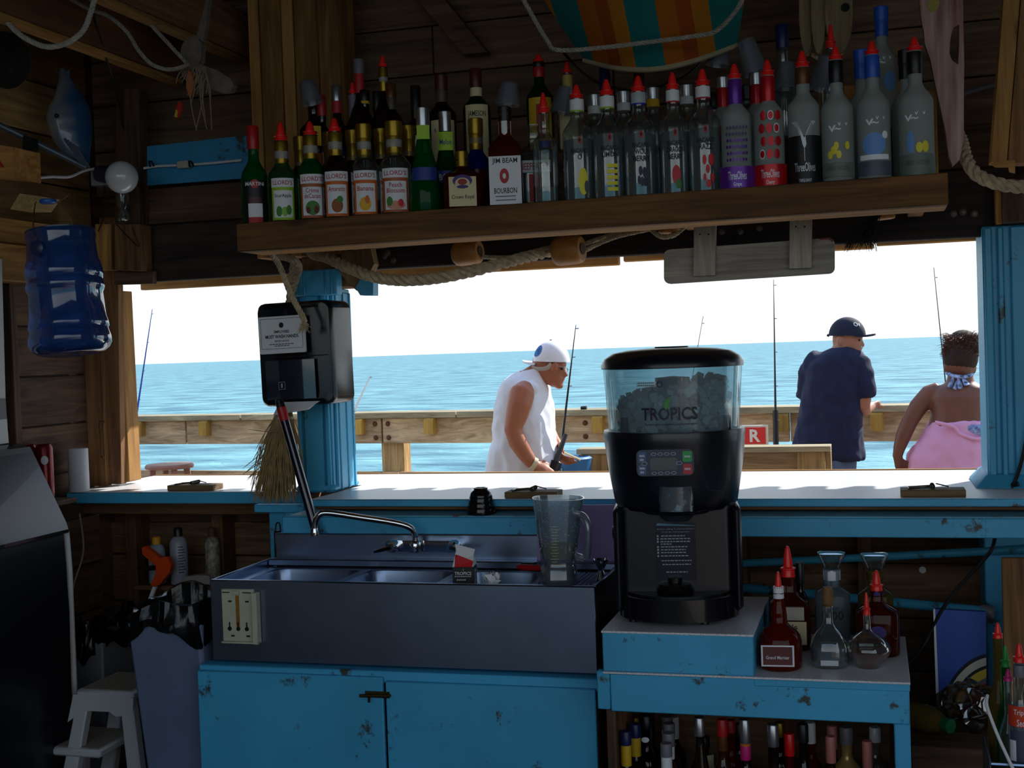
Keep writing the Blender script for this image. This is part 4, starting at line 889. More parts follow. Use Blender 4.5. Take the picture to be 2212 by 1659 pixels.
goose(1886, 37, 119, 89, bluec, A, ZS, bird(0, .1, .46, 1) + [(.20, .38, .75, ('disc', skyp, 0), []), (.17, .21, .95, snow, []), (.33, .39, .2, ('disc', snow, .7), []), (.05, .16, 1.2, M('slate band', '4b5566', .5), []), txtg], 'frosted vodka bottle with blue mountain picture and blue sleeve')
goose(1978, 39, 111, 80, blackc, A, ZS, bird(0, -.1, .47, 1) + [(.20, .37, .22, ('disc', skyp, -.35), []), (.20, .28, .2, ('disc', limep, .15), []), (.2, .29, .2, ('disc', limep, .5), []), (.03, .19, 1.3, M('pale green band', ''), []), txtg], 'frosted vodka bottle with green pears, rightmost on the shelf')
goose(1862, 33, 122, 108, bluec, B2, ZS, [], 'frosted vodka bottle with blue neck hidden behind the mountain one', 'cap', bluec)
goose(1958, 33, 122, 108, blackc, B2, ZS, [], 'frosted vodka bottle with black neck behind the pear one', 'cap', blackc)
bottle(1564, 30, 175, B2, ZS, 'three', frost, 'cherry-necked vodka bottle with silver cap behind the purple one', ('cap', silver, 167), (182, 242, cherry), [(.4, .6, .9, M('faded rose print', '8a4a50', .5), [])])
bottle(1636, 30, 168, B2, ZS, 'three', frost, 'cherry-necked vodka bottle under a tilted cup beside red cherry bottle', ('cap', silver, 158), (176, 238, cherry), [])
# ---- back tier
def bk(px, hw, yt, kind, glass, label, cl=None, sl=None, prints=(), liq=None, ch_=None): return bottle(px, hw, yt, C3, ZU, kind, glass, label, cl, sl, prints, liq, clos_h=ch_)
bk(681, 34, 222, 'whisk', gdark, 'stout dark liqueur bottle with yellow neck patch, back row left', ('pour', redpl, 180), None, [(.40, .66, .45, ye_lab, [('lirc', .5, .07, .56, IK)]), (.05, .3, .8, or_lab, [])])
bk(699, 22, 232, 'wine', gdark, 'slim dark bottle with red top beside the stout one', ('long', redc, 205), None, [], None, .03)
bk(731, 24, 205, 'wine', gdark, 'dark cacao bottle with red neck label and silver cap', ('cap', silver, 184), [(203, 245, rdl)], [(.0, .3, .9, blu_lab, [('BOLS', 1.2, .10, .18, IW)])])
bk(766, 22, 203, 'wine', gdark, 'dark bottle with grey neck label and red pourer', ('pour', redpl, 178), [(205, 262, greyc)], [])
bk(779, 24, 146, 'wine', gdark, 'tall dark bottle with red neck label and grey cap, back row', ('cap', greyc, 128), [(150, 202, rdl)], [])
bk(791, 27, 205, 'whisk', gdark, 'dark bottle with a narrow yellow neck band', ('cap', blackc, 195), [(215, 225, ye_lab)], [])
bk(831, 24, 146, 'wine', gdark, 'tall gold-necked bottle with red pourer, back row', ('pour', redpl, 120), [(148, 198, gold), (167, 178, wh_lab)], [])
bk(818, 22, 210, 'wine', gblack, 'plain black bottle in front of the gold-necked one', ('long', blackc, 197), None, [], None, .05)
bk(848, 27, 198, 'whisk', gdark, 'dark bottle with brown foil neck left of the black-topped one', ('cap', brownc, 182), [(205, 238, M('dull bronze label', '4a4038', .5))], [])
bk(902, 27, 225, 'whisk', gdark, 'black-topped dark bottle with white side label', ('long', blackc, 185), None, [(.1, .5, .7, wh_lab, [])], None, .06)
bk(957, 32, 182, 'whisk', gdark, 'dark whisky bottle with cream label and maroon cap', ('cap', maroon, 162), [(185, 222, M('dull bronze label', ''))], [(.06, .55, .95, cr_lab, [("S      y's", 1.3, .06, .42, blu_lab)])])
bk(1031, 32, 165, 'whisk', ggreend, 'dark green whiskey bottle with cream label and maroon cap', ('long', maroon, 148), [(181, 218, cr_lab)], [(.06, .66, .9, cr_lab, [('JAMESON', 1.35, .08, .55, IK)]), (.3, .45, .2, ('disc', crownm, -.4), [])], None, .04)
bk(1167, 31, 134, 'whisk', ggreend, 'green scotch bottle with yellow label and red neck ring', ('pour', redpl, 116), [(134, 146, blackc), (146, 168, redc)], [(.1, .62, .95, ye_lab, []), (.2, .55, .3, rdl, [])])
bk(1229, 26, 158, 'wine', gclear, 'clear bottle with cream neck paper and red pourer, back row', ('pour', redpl, 133), [(163, 196, tan)], [(.1, .5, .9, cr_lab, [])])
bk(1311, 27, 200, 'wine', gdark, 'dark bottle with navy foil neck behind lemon rum', ('long', navyc, 140), None, [], None, .03)
bk(1384, 28, 175, 'whisk', gdark, 'dark bottle with maroon and gold neck behind blueberry rum', ('long', maroon, 132), [(165, 205, brownc)], [], None, .02)
bk(1545, 27, 215, 'three', navyc, 'dark blue bottle with pink flower label, back row', ('cap', blackc, 200), None, [(.4, .75, .5, M('pale pink print', 'd0a090', .6), [])])
bk(1616, 28, 200, 'three', gclear, 'clear bottle with sky blue CORONA-style label behind cherry vodka' if False else 'clear bottle with sky blue label behind the cherry vodka', ('cap', blackc, 185), None, [(.35, .62, .9, skyp, [('COR', 1.0, .08, .52, IW)])])
bk(1693, 32, 98, 'goose', gclear, 'tall clear bottle with navy cap, back row under the pulley', ('long', navyc, 53), None, [], (.5, spirit), .01)
bk(1699, 22, 185, 'wine', gdark, 'gold-necked bottle covered by an upturned pale cup', ('pour', redpl, 150), [(190, 225, gold)], [])
bk(1798, 27, 105, 'wine', gclear, 'clear bottle with tall red pourer in front of the pulley', ('pour', redpl, 52), None, [(.4, .6, .5, wh_lab, [])])
goose(1906, 33, 30, 15, bluec, C3, ZU, bird(0, .0, .58, 1) + [(.34, .50, .45, ('disc', skyp, .5), [])], 'tall frosted vodka bottle with blue cap standing highest in back row', 'cap', bluec)

# ---- clear plastic cups upturned on the pourers
cupm = thin('clear cup plastic', 'e0e4ec', .10, .2, .22, 'b9c0cc')
def cup(px, py, Y, h, tilt, label):
    p = at(px, py, Y); m4 = Matrix.Translation(p) @ Matrix.Rotation(R(tilt), 4, 'Y')
    obj('plastic_cup', lathe(BM(), [(.024, h), (.026, h - .001), (.0375, .006), (.0385, .003), (.0385, 0), (.037, 0), (.036, .006), (.0245, h - .004), (0.0001, h - .004)], 20, m4), cupm, label=label, cat='cup', group='clear cups upturned on bottle pourers')
cup(675, 222, 4.04, .075, -14, 'clear plastic cup tilted over the stout dark bottle, leftmost cup')
cup(1096, 228, A, .07, 8, 'clear plastic cup upturned on the square bourbon bottle')
cup(1212, 245, 4.0, .085, 14, 'clear plastic cup leaning beside the first rum bottle')
cup(1549, 142, 3.95, .105, 10, 'clear plastic cup tilted over the silver-capped cherry bottle')
cup(1634, 158, B2, .105, -16, 'clear plastic cup leaning left above the cherry vodka bottles')
cup(1697, 192, 4.02, .08, 3, 'clear plastic cup upturned on the gold-necked back bottle')
cup(1770, 195, 3.93, .10, 16, 'clear plastic cup leaning on the black-sleeved lemon vodka')

# ================================================================== bottles on the blue table
GT = 'bottles on the blue table'
Zt = .7005
def tbl(px, hw, yt, Y, kind, glass, label, **k): return bottle(px, hw, yt, Y, Zt, kind, glass, label, group=GT, yref=1360, **k)
KIND['gm'] = (.42, .62, .22, 0, 2.2); KIND['disk'] = (.40, .60, .16, 0, 2)
tbl(1684, 49, 1280, 3.56, 'gm', M('orange cognac glass', '6a1a08', .05, trans=.55, ior=1.25), 'round red-brown cognac liqueur bottle with framed label', closure=('pour', redpl, 1235), sleeve=(1266, 1292, wh_lab), prints=[(.08, .36, .74, wh_lab, [], -.12), (.10, .34, .66, M('plum label', '5a2a2a', .5), [('Grand Marnier', 1.05, .045, .20, IW)], -.12)])
tbl(1706, 46, 1245, 3.80, 'square', gamber, 'square bourbon bottle with cream label behind the cognac', closure=('pour', redpl, 1180), sleeve=None, prints=[(.1, .42, .8, cr_lab, [("or's", .75, .07, .35, IK)]), (.44, .62, .7, M('foil print', 'a8a49a', .4, .3), [])])
tbl(1731, 22, 1232, 3.90, 'wine', gdark, 'small black-capped bottle at back beside red pourer', closure=('long', blackc, 1215), clos_h=.04)
tbl(1790, 43, 1310, 3.60, 'bulb', gclear, 'short clear dimpled tequila bottle with cork ball', closure=('cork', M('green waxed cork', '7a5a30', .7, mott=.4, msc=50), 1266), liquid=(.34, spirit), prints=[(.07, .16, .45, gsil, [])])
tbl(1800, 39, 1228, 3.86, 'flask', M('pale silver tequila', '9fb0bc', .05, trans=.85, ior=1.2), 'silver tequila bottle with faceted glass stopper and white neck band', closure=('stopper', gclear, 1192), sleeve=(1230, 1252, wh_lab), prints=[(0, 0, .1, None, [('1800', 1.2, .12, .42, IK)])])
tbl(1893, 39, 1230, 3.88, 'flask', M('gold tequila', '8a7a40', .05, trans=.8, ior=1.2), 'gold tequila bottle with faceted glass stopper at table edge', closure=('stopper', gclear, 1195), sleeve=(1232, 1250, brownc), prints=[(.45, .62, .5, tan, [])])
tbl(1896, 48, 1275, 3.76, 'squat', gamber, 'cut-glass whisky bottle behind the disc-shaped flask', closure=('pour', redpl, 1232), sleeve=(1275, 1285, purl), prints=[(.3, .5, .4, ('disc', purl, 0), [])])
tbl(1873, 51, 1328, 3.60, 'disk', gclear, 'disc-shaped clear flask half full of amber liquor', closure=('pour', redpl, 1280), liquid=(.3, M('dark rum', '6a3014', .08)))

# ================================================================== bottles on the shelf under the table
GU = 'bottles on the shelf under the blue table'
def und(px, hw, yt, Y, kind, glass, label, **k): return bottle(px, hw, yt, Y, .2105, kind, glass, label, group=GU, yref=1640, **k)
und(1353, 27, 1592, 3.56, 'wine', gdark, 'navy-capped bottle with yellow neck, front left under the table', closure=('cap', navyc, 1579), sleeve=(1606, 1654, ye_lab))
und(1374, 27, 1576, 3.66, 'wine', gdark, 'navy-capped bottle with yellow neck behind its twin', closure=('cap', navyc, 1563), sleeve=(1588, 1632, ye_lab))
und(1376, 26, 1560, 3.80, 'wine', gdark, 'gold-capped dark bottle at back left under the table', closure=('cap', gold, 1548))
und(1398, 30, 1556, 3.72, 'wine', gblack, 'black bottle with round white emblem under the table', closure=('cap', blackc, 1544), prints=[(.80, .86, .3, ('disc', wh_lab, -.1), [])])
for i, (c, y, Y) in enumerate(((1443, 1547, 3.84), (1447, 1562, 3.75), (1446, 1583, 3.65), (1440, 1605, 3.56))):
    und(c, 28, y + 12, Y, 'wine', M('smoky glass', '2a1412', .06), 'white-necked bottle with grey maroon-ringed cap, %s of four in file' % ('rearmost', 'third from front', 'second from front', 'front')[i], closure=('cap', greyc, y), sleeve=[(y + 13, y + 17, maroon), (y + 18, y + 55, wh_lab)])
und(1458, 26, 1560, 3.90, 'wine', gdark, 'white-capped dark bottle behind the white-necked file', closure=('long', whitec, 1548), clos_h=.05)
und(1513, 30, 1572, 3.62, 'cone', gdark, 'dark cone-shouldered bottle with silver cap under the table', closure=('cap', silver, 1549))
und(1521, 30, 1600, 3.75, 'whisk', gdark, 'dark bottle with cream oval label behind the silver-capped cone', closure=('cap', blackc, 1590), prints=[(.5, .85, .8, cr_lab, [])])
und(1562, 27, 1575, 3.62, 'wine', M('brown glass', '2e120a', .06), 'red-capped bottle with brown neck under the table', closure=('long', redc, 1553), sleeve=(1577, 1620, brownc), clos_h=.02)
und(1580, 24, 1566, 3.76, 'wine', gred, 'slim red bottle behind the red-capped one', closure=('cap', redc, 1555))
und(1597, 24, 1575, 3.85, 'wine', gdark, 'dark bottle behind the orange and pink one', closure=('cap', blackc, 1563))
und(1611, 27, 1590, 3.60, 'wine', gdark, 'bottle with silver cap and orange and pink neck', closure=('long', silver, 1553), sleeve=[(1590, 1610, or_lab), (1610, 1640, magc)], clos_h=.02)
und(1671, 29, 1600, 3.58, 'wine', gdark, 'silver-capped dark bottle left of the red capsule', closure=('long', silver, 1564), clos_h=.015)
und(1686, 24, 1575, 3.82, 'wine', gdark, 'gold-banded small bottle at the back centre', closure=('cap', gold, 1560))
und(1706, 26, 1605, 3.64, 'wine', gred, 'bottle sealed with a bright red capsule', closure=('long', M('bright red capsule', 'c8101a', .3), 1584), clos_h=.035)
und(1736, 27, 1580, 3.62, 'wine', gblack, 'black-capped bottle beside the white-capped one', closure=('long', blackc, 1563), clos_h=.03)
und(1752, 27, 1575, 3.78, 'wine', gred, 'white-capped red-brown bottle under the table', closure=('long', whitec, 1560), clos_h=.04)
und(1795, 25, 1600, 3.58, 'wine', gdark, 'wine bottle with dusty pink foil, nearer of the pair', closure=('long', pinkc, 1590), clos_h=.06)
und(1799, 25, 1580, 3.72, 'wine', gdark, 'wine bottle with dusty pink foil, behind its pair', closure=('long', pinkc, 1567), clos_h=.05)
und(1830, 32, 1590, 3.70, 'whisk', M('gold lacquered bottle', 'b59a5a', .3, .5), 'gold and black liqueur bottle behind the pink foils', closure=('cap', greyc, 1570))
und(1874, 25, 1612, 3.58, 'wine', gdark, 'wine bottle with dusty pink foil standing alone at right', closure=('long', pinkc, 1600), clos_h=.06)
und(1892, 28, 1585, 3.72, 'whisk', gclear, 'clear plastic bottle at right end under the table', closure=('cap', M('clear cap', 'b0b6ba', .3), 1570), liquid=(.5, gdark))
# ================================================================== left side of the bar
def pxprism(pts, Y, th, xmin=-9):
    def f(a, c, d=0):
        p = at(a, c, Y); return Vector((max(p.x, xmin), p.y + d, p.z))
    return prism(BM(), pts, f, lambda a, c: f(a, c, th))
# ---- ice bin
ib = root('ice_bin', at(60, 1659, 3.3), 'big black plastic ice bin with sloping lid at left edge', 'ice bin')
binm = M('textured black plastic', '0c0f18', .42, coat=.15)
obj('bin_body', pxprism([(-6, 960), (20, 960), (64, 965), (136, 1132), (138, 1176), (150, 1320), (158, 1690), (-6, 1690)], 3.95, -.9, -3.11), binm, ib)
obj('lid', pxprism([(-6, 962), (40, 958), (66, 966), (143, 1128), (148, 1143), (120, 1150), (-6, 1154)], 3.955, -.9, -3.11), M('blue-black lid', '10182a', .3, coat=.2), ib)
obj('lid_lip', pxprism([(-6, 1154), (120, 1150), (148, 1143), (149, 1150), (118, 1162), (-6, 1166)], 3.957, -.9, -3.11), M('glossy black plastic'), ib)
ih = root('ice_machine_head', at(0, 955, 3.6), 'pale grey ice maker head standing on the black bin', 'ice machine')
obj('cabinet', pxprism([(-6, 560), (4, 560), (12, 860), (-6, 862)], 3.93, -.86, -3.11), M('ice maker enamel', 'b9bcc0', .4), ih)
obj('vent_band', pxprism([(-6, 862), (12, 860), (15, 905), (-6, 908)], 3.925, -.85, -3.11), M('ice maker vent', '585d66', .5), ih)
obj('lower_cabinet', pxprism([(-6, 908), (15, 905), (19, 957), (-6, 958)], 3.93, -.86, -3.11), M('ice maker enamel'), ih)
# white pipe behind bin
obj('drain_pipe', tube(BM(), [at(143, 1148, 4.0), at(150, 1230, 4.0), at(158, 1420, 4.0), at(170, 1742, 4.0)], .011, 10), whitec, label='white plastic drain pipe behind the ice bin', cat='pipe')
obj('thin_tube', tube(BM(), arc([at(172, 1110, 4.3), at(180, 1190, 4.25), at(160, 1260, 4.2), at(150, 1320, 4.2)], 6), .004, 6), M('old grey tube', '6f6c66', .5), label='thin grey tube curling down beside the ice bin', cat='tube')
# ---- trash can with bag
tcn_ = root('trash_can', at(360, 1659, 3.7), 'slim grey plastic trash can lined with black bag', 'trash can')
YT0, YT1 = 3.62, 3.93
f = [at(271, 1352, YT0), at(432, 1344, YT0)]; zb_ = -.0
xa_, xb_, zt_ = f[0].x, f[1].x, .79
xa_ = at(271, 1352, YT0).x; xb_ = at(432, 1346, YT0).x; zt_ = at(432, 1346, YT0).z
greycan = M('grey trash plastic', '5d6a86', .45, mott=.08, msc=8)
obj('can', hexa(BM(), [Vector(p) for p in ((xa_+.055, YT0+.04, 0.005), (xb_-.0, YT0+.04, 0.005), (xb_-.0, YT1-.04, 0.005), (xa_+.055, YT1-.04, 0.005), (xa_, YT0, zt_), (xb_, YT0, zt_), (xb_, YT1, zt_), (xa_, YT1, zt_))], .012), greycan, tcn_)
bagm = M('black bin bag', '07080c', .22, bump=.5, msc=30)
def bag(name, x0, x1, y0, y1, z, drop, rise, parent=None, seed=1, **kw):
    rnd = random.Random(seed); bm = BM(); n = 64; rings = []
    cx, cy = (x0+x1)/2, (y0+y1)/2; hx, hy = (x1-x0)/2, (y1-y0)/2
    lv = [(1.07, -drop), (1.10, -drop*.5), (1.08, 0), (1.03, .5), (1.0, 1.0), (.93, .95), (.88, -.0), (.80, -.06)]
    ph = [rnd.uniform(0, 6.28) for _ in range(6)]
    for i, (s, q) in enumerate(lv):
        rg = []
        for k in range(n):
            a = 2*math.pi*k/n; c, sn = math.cos(a), math.sin(a); e = (abs(c)**5 + abs(sn)**5) ** (-.2)
            w = .006*math.sin(5*a + ph[0]) + .005*math.sin(11*a + ph[1] + .6*i) + .004*math.sin(23*a + ph[2] + .8*i) + rnd.uniform(-.002, .002)
            up = (rise*q*(1 + .35*math.sin(2*a + ph[3]) + .25*math.sin(5*a + ph[4])) if q > 0 else q + (.03*math.sin(3*a + ph[5]) + .012*math.sin(9*a))*(i < 2))
            rg.append(bm.verts.new((cx + (hx*s + w)*c*e, cy + (hy*s + w)*sn*e, z + up)))
        rings.append(rg)
    for a, c in zip(rings[:-1], rings[1:]):
        for k in range(n): bm.faces.new([a[k], a[(k+1) % n], c[(k+1) % n], c[k]])
    return obj(name, bm, bagm, parent, **kw)
bag('bin_bag', xa_, xb_ + .005, YT0, YT1, zt_, .05, .05, tcn_, 3)
# ---- pale bin with black sack behind
pb = root('pale_bin', at(205, 1490, 4.35), 'pale grey square bin with black sack behind the step stool', 'bin')
pxa = at(152, 1400, 4.3).x; pxb = at(228, 1400, 4.3).x; pzt = at(205, 1385, 4.3).z
obj('bin', hexa(BM(), [Vector(p) for p in ((pxa+.02, 4.3, 0.005), (pxb-.02, 4.3, .005), (pxb-.02, 4.56, .005), (pxa+.02, 4.56, .005), (pxa, 4.28, pzt), (pxb, 4.28, pzt), (pxb, 4.58, pzt), (pxa, 4.58, pzt))], .008), M('pale grey plastic', '7c7d84', .5), pb)
bag('bin_bag', pxa, pxb, 4.28, 4.58, pzt, .05, .07, pb, 9)
# ---- white step stool
ss = root('step_stool', at(200, 1659, 3.95), 'white plastic two-step stool in front of pale bin', 'step stool')
stm = M('white step plastic', 'a7a9ae', .5, mott=.06, msc=10); anti = M('worn tread', '8c8579', .8, mott=.2, msc=50)
q0 = at(163, 1490, 3.86); q1 = at(286, 1500, 3.86); zs_ = q0.z; SX0, SX1, SY0, SY1 = q0.x, q1.x, 3.86, 4.12
obj('top_step', bx(BM(), SX0, SX1, SY0, SY1, zs_ - .03, zs_, .008), stm, ss)
obj('top_tread', bx(BM(), SX0 + .015, SX1 - .015, SY0 + .015, SY1 - .015, zs_ - .002, zs_ + .0015, .001), anti, ss)
def leg(x, y, dx, dy, w=.05):
    t0 = Vector((x, y, zs_ - .02)); b0 = Vector((x + dx, y + dy, 0.004)); s = w/2
    return hexa(BM(), [b0 + Vector(d) for d in ((-s*1.2, -.02, 0), (s*1.2, -.02, 0), (s*1.2, .02, 0), (-s*1.2, .02, 0))] + [t0 + Vector(d) for d in ((-s, -.02, 0), (s, -.02, 0), (s, .02, 0), (-s, .02, 0))], .005)
for x, dx in ((SX0 + .03, -.10), (SX1 - .03, .05)):
    for y, dy in ((SY0 + .02, -.02), (SY1 - .02, .02)): obj('leg', leg(x, y, dx, dy), stm, ss)
obj('front_skirt', pxprism([(158, 1500), (288, 1508), (286, 1545), (248, 1548), (238, 1538), (176, 1535), (162, 1548), (146, 1560)], 3.858, .012), stm, ss)
lz = at(100, 1610, 3.86).z
obj('lower_step', bx(BM(), SX0 - .16, SX0 + .10, SY0 - .02, SY1 - .02, lz - .03, lz, .008), stm, ss)
obj('lower_tread', bx(BM(), SX0 - .145, SX0 + .085, SY0 - .005, SY1 - .035, lz - .002, lz + .0015, .001), anti, ss)
for x, dx in ((SX0 - .13, -.03),):
    for y in (SY0, SY1 - .04):
        obj('leg', hexa(BM(), [Vector((x + dx + a, y + c, .004)) for a, c in ((-.03, -.02), (.03, -.02), (.03, .02), (-.03, .02))] + [Vector((x + a, y + c, lz - .02)) for a, c in ((-.025, -.02), (.025, -.02), (.025, .02), (-.025, .02))], .004), stm, ss)
# ---- blue water jug hanging
jug = root('water_jug', at(142, 770, 3.57), 'cut-open blue plastic water jug hanging by wires', 'water jug')
jm = at(142, 632, 3.57); k_ = mpp(142, 632, 3.57)
J4 = Matrix.Translation(jm) @ Matrix.Rotation(R(-6), 4, 'Y') @ Matrix.Rotation(R(-4), 4, 'X')
jp = []
for py, hw in ((500, 72), (505, 73), (512, 73), (520, 71), (560, 74), (568, 77), (580, 80), (592, 82), (602, 80), (606, 78), (612, 80), (620, 82), (628, 80), (634, 77), (680, 79), (690, 80), (700, 83), (708, 84), (714, 81), (722, 83), (732, 86), (745, 86), (756, 80), (764, 68), (766, 40)):
    jp.append((hw * k_, (632 - py) * k_))
jugm = thin('blue polycarbonate', '6f9ad6', .10, .08, .30, '3f74c4')
wall = BM(); lathe(wall, jp + [(.002, jp[-1][1])], 40, J4)
bmesh.ops.delete(wall, geom=[f for f in wall.faces if len(f.verts) > 8], context='FACES')
obj('jug_shell', wall, jugm, jug)
obj('jug_rim', lathe(BM(), [(jp[0][0] - .004, jp[0][1] - .004), (jp[0][0], jp[0][1] - .004), (jp[0][0] + .001, jp[0][1] + .003), (jp[0][0] - .004, jp[0][1] + .003)], 40, J4), M('dark blue rim', '1c2e52', .3), jug)
cst = M('copper wire', '9c7a5a', .4, .7)
h1 = at(80, 536, 3.46); 
obj('wire', tube(BM(), [at(72, 470, 3.6), at(72, 490, 3.5), at(80, 528, 3.46)], .0025, 6), cst, jug)
obj('wire', tube(BM(), [at(150, 418, 3.7), at(124, 438, 3.62), at(152, 472, 3.62), at(160, 495, 3.62)], .0025, 6), cst, jug)
obj('wire_anchor', tube(BM(), [at(72, 470, 3.6), at(76, 440, 3.9), at(86, 425, 4.1)], .002, 6), wire, jug)
obj('grommet', lathe(BM(), [(.022, 0), (.024, .004), (.014, .008), (.0001, .009)], 20, Matrix.Translation(h1) @ Matrix.Rotation(R(90), 4, 'X')), M('dark blue rim'), jug)
# ---- globe lamp and its cable
gl = root('globe_lamp', at(263, 420, 4.25), 'white glass globe lamp at the left corner', 'lamp')
gc = at(263, 383, 4.25); gr_ = 35 * mpp(263, 383, 4.25)
obj('globe', ell(BM(), gc, (gr_, gr_, gr_), None, 32, 20), M('milky globe glass', 'c4c6ca', .15, coat=.5), gl)
obj('socket', lathe(BM(), [(.03, 0), (.034, .02), (.03, .06), (0.0001, .062)], 18, Matrix.Translation(at(240, 378, 4.34)) @ Matrix.Rotation(R(-80), 4, 'Y')), M('grey plastic'), gl)
obj('junction_box', bx(BM(), *(lambda p: (p.x - .035, p.x + .035, 4.36, 4.42, p.z - .04, p.z + .03))(at(218, 380, 4.38)), .004), M('grey enamel box', '8d9096', .4), gl)
cb_ = root('power_cable', at(300, 362, 4.4), 'white power cable strung past the globe lamp to the shelf', 'cable')
obj('cable', tube(BM(), arc([at(75, 385, 4.1), at(110, 382, 4.15), at(150, 382, 4.2), at(185, 368, 4.28), at(225, 363, 4.36), at(300, 364, 4.48), at(340, 359, 4.5), at(390, 357, 4.5), at(450, 353, 4.5), at(522, 346, 4.5)], 6), .005, 8), white_cable, cb_)
p = at(398, 356, 4.5); obj('splice_box', bx(BM(), p.x - .025, p.x + .025, 4.485, 4.51, p.z - .014, p.z + .014, .002), M('ivory plastic', 'b0aca0', .5), cb_)
for px in (328, 414):
    p = at(px, 353, 4.49); obj('cable_clip', tube(BM(), [p + Vector((-.008, 0, -.012)), p + Vector((-.004, -.012, .008)), p + Vector((.006, -.012, .006)), p + Vector((.008, 0, -.012))], .004, 6), wire, cb_)
obj('blue_board', pxprism([(302, 402), (545, 384), (545, 291), (302, 318)], 4.515, .012), paint('deep blue board', '2f86b5'), label='blue painted board on back wall beside the globe lamp', cat='board')
obj('clear_flask', lathe(BM(), [(.018, 0), (.022, .004), (.022, .03), (.012, .045), (.020, .055), (.026, .075), (.026, .105), (.01, .11)], 18, Matrix.Translation(at(267, 478, 4.36))), gclear, label='small clear plastic bottle under the globe lamp', cat='bottle')
obj('lamp_cord', tube(BM(), arc([at(226, 400, 4.36), at(226, 440, 4.38), at(224, 470, 4.4), at(212, 500, 4.42)], 6), .0025, 6), wire, label='thin black cord below the grey junction box', cat='cord')
obj('lamp_cord', tube(BM(), arc([at(252, 485, 4.38), at(275, 510, 4.38), at(300, 532, 4.38), at(285, 490, 4.38)], 6), .002, 6), wire, label='loose black wire stapled across the corner blocks', cat='wire')
# ---- fish, hat, pipe, box on the left wall
m, t, b = base('painted fish'); tcx = nd(t, 'ShaderNodeTexCoord'); sp_ = nd(t, 'ShaderNodeSeparateXYZ'); t.links.new(tcx.outputs['Object'], sp_.inputs[0])
nn = nd(t, 'ShaderNodeTexNoise'); nn.inputs['Scale'].default_value = 12; t.links.new(tcx.outputs['Object'], nn.inputs[0])
ad = nd(t, 'ShaderNodeMath', operation='MULTIPLY_ADD'); ad.inputs[1].default_value = .12; t.links.new(nn.outputs['Fac'], ad.inputs[0]); t.links.new(sp_.outputs['X'], ad.inputs[2])
r_ = nd(t, 'ShaderNodeValToRGB'); r_.color_ramp.elements[0].position = .0; r_.color_ramp.elements[1].position = .13; r_.color_ramp.elements[0].color = C('8f8576'); r_.color_ramp.elements[1].color = C('1f4468')
t.links.new(ad.outputs[0], r_.inputs[0]); t.links.new(r_.outputs[0], b.inputs['Base Color']); b.inputs['Roughness'].default_value = .3; b.inputs['Coat Weight'].default_value = .4
fi = root('mounted_fish', at(150, 340, 4.15), 'blue and white mounted fish hanging on left wall', 'fish')
sp = [(134, 148, 4), (140, 172, 13), (146, 200, 26), (150, 230, 42), (150, 258, 48), (156, 290, 44), (165, 318, 34), (176, 340, 20), (188, 356, 6)]
kf_ = mpp(150, 250, 4.12)
obj('body', tube(BM(), arc([at(a, c, 4.12) for a, c, r in sp], 4), [(max(.004, q*kf_), max(.004, q*kf_*.6)) for q in [lerp(sp[min(i//4, 8)][2], sp[min(i//4+1, 8)][2], (i % 4)/4) for i in range(33)]], 20), m, fi)
obj('eye', ell(BM(), at(122, 250, 4.05), (.008, .008, .008)), M('fish eye', '0a0a0c', .1), fi)
for i in range(5):
    obj('fin_ray', tube(BM(), [at(140 + 6*i, 300 + 4*i, 4.07), at(160 + 7*i, 330 + 6*i, 4.06), at(172 + 6*i, 352 + 3*i, 4.06)], [.006, .004, .001], 6), M('fin blue grey', '4a5668', .4), fi)
obj('tail_fin', pxprism([(138, 175), (118, 152), (134, 158), (150, 150), (148, 172)], 4.12, .006), M('fin blue grey'), fi)
obj('straw_hat', lathe(BM(), [(.0, .03), (.05, .028), (.06, .0), (.095, -.005), (.1, -.008), (.06, -.012), (0, -.01)], 24, Matrix.Translation(at(10, 130, 3.9)) @ Matrix.Rotation(R(100), 4, 'X')), M('dark hat felt', '1a1513', .9), label='dark round hat hanging at upper left edge', cat='hat')
obj('grey_pole', tube(BM(), [at(-40, 252, 3.9), at(60, 300, 4.0), at(186, 362, 4.12)], .012, 10), M('dull blue steel', '58636e', .4, .5), label='grey metal pole slanting below the mounted fish', cat='pole')
obj('pole_clamp', pxprism([(50, 292), (70, 298), (72, 318), (62, 345), (58, 372), (50, 370), (54, 340), (48, 318)], 3.97, .03), wire, label='black clamp gripping the grey pole', cat='clamp')
bxo = root('wooden_box', at(10, 375, 3.8), 'orange-brown wooden box at left edge under the grey pole', 'box')
obj('box', pxprism([(-60, 305), (28, 318), (30, 385), (-60, 380)], 3.8, .15), wyelX, bxo)
obj('mark', pxprism([(-10, 345), (0, 348), (8, 360), (4, 362), (-10, 352)], 3.797, .003), redc, bxo)
obj('end_block', pxprism([(22, 452), (66, 452), (86, 424), (42, 418)], 3.95, .12), wood('pale end grain', 'a98750', 'd0b47c', 'y', fine=40), label='pale sawn end-grain block on the left beam', cat='block')
obj('blue_disc', lathe(BM(), [(.026, 0), (.03, .004), (.03, .012), (.026, .016), (0, .016)], 18, Matrix.Translation(at(104, 440, 3.95))), M('bright blue plastic', '1a5fb0', .4), label='bright blue plastic lid tucked by the beam', cat='lid')
obj('white_sack', pxprism([(62, 705), (72, 690), (96, 705), (108, 780), (96, 788), (52, 790), (48, 778), (50, 730)], 4.44, .06), M('dingy white plastic', '8f8b80', .6, mott=.2, msc=20), label='dingy white plastic bag behind the water jug', cat='bag')
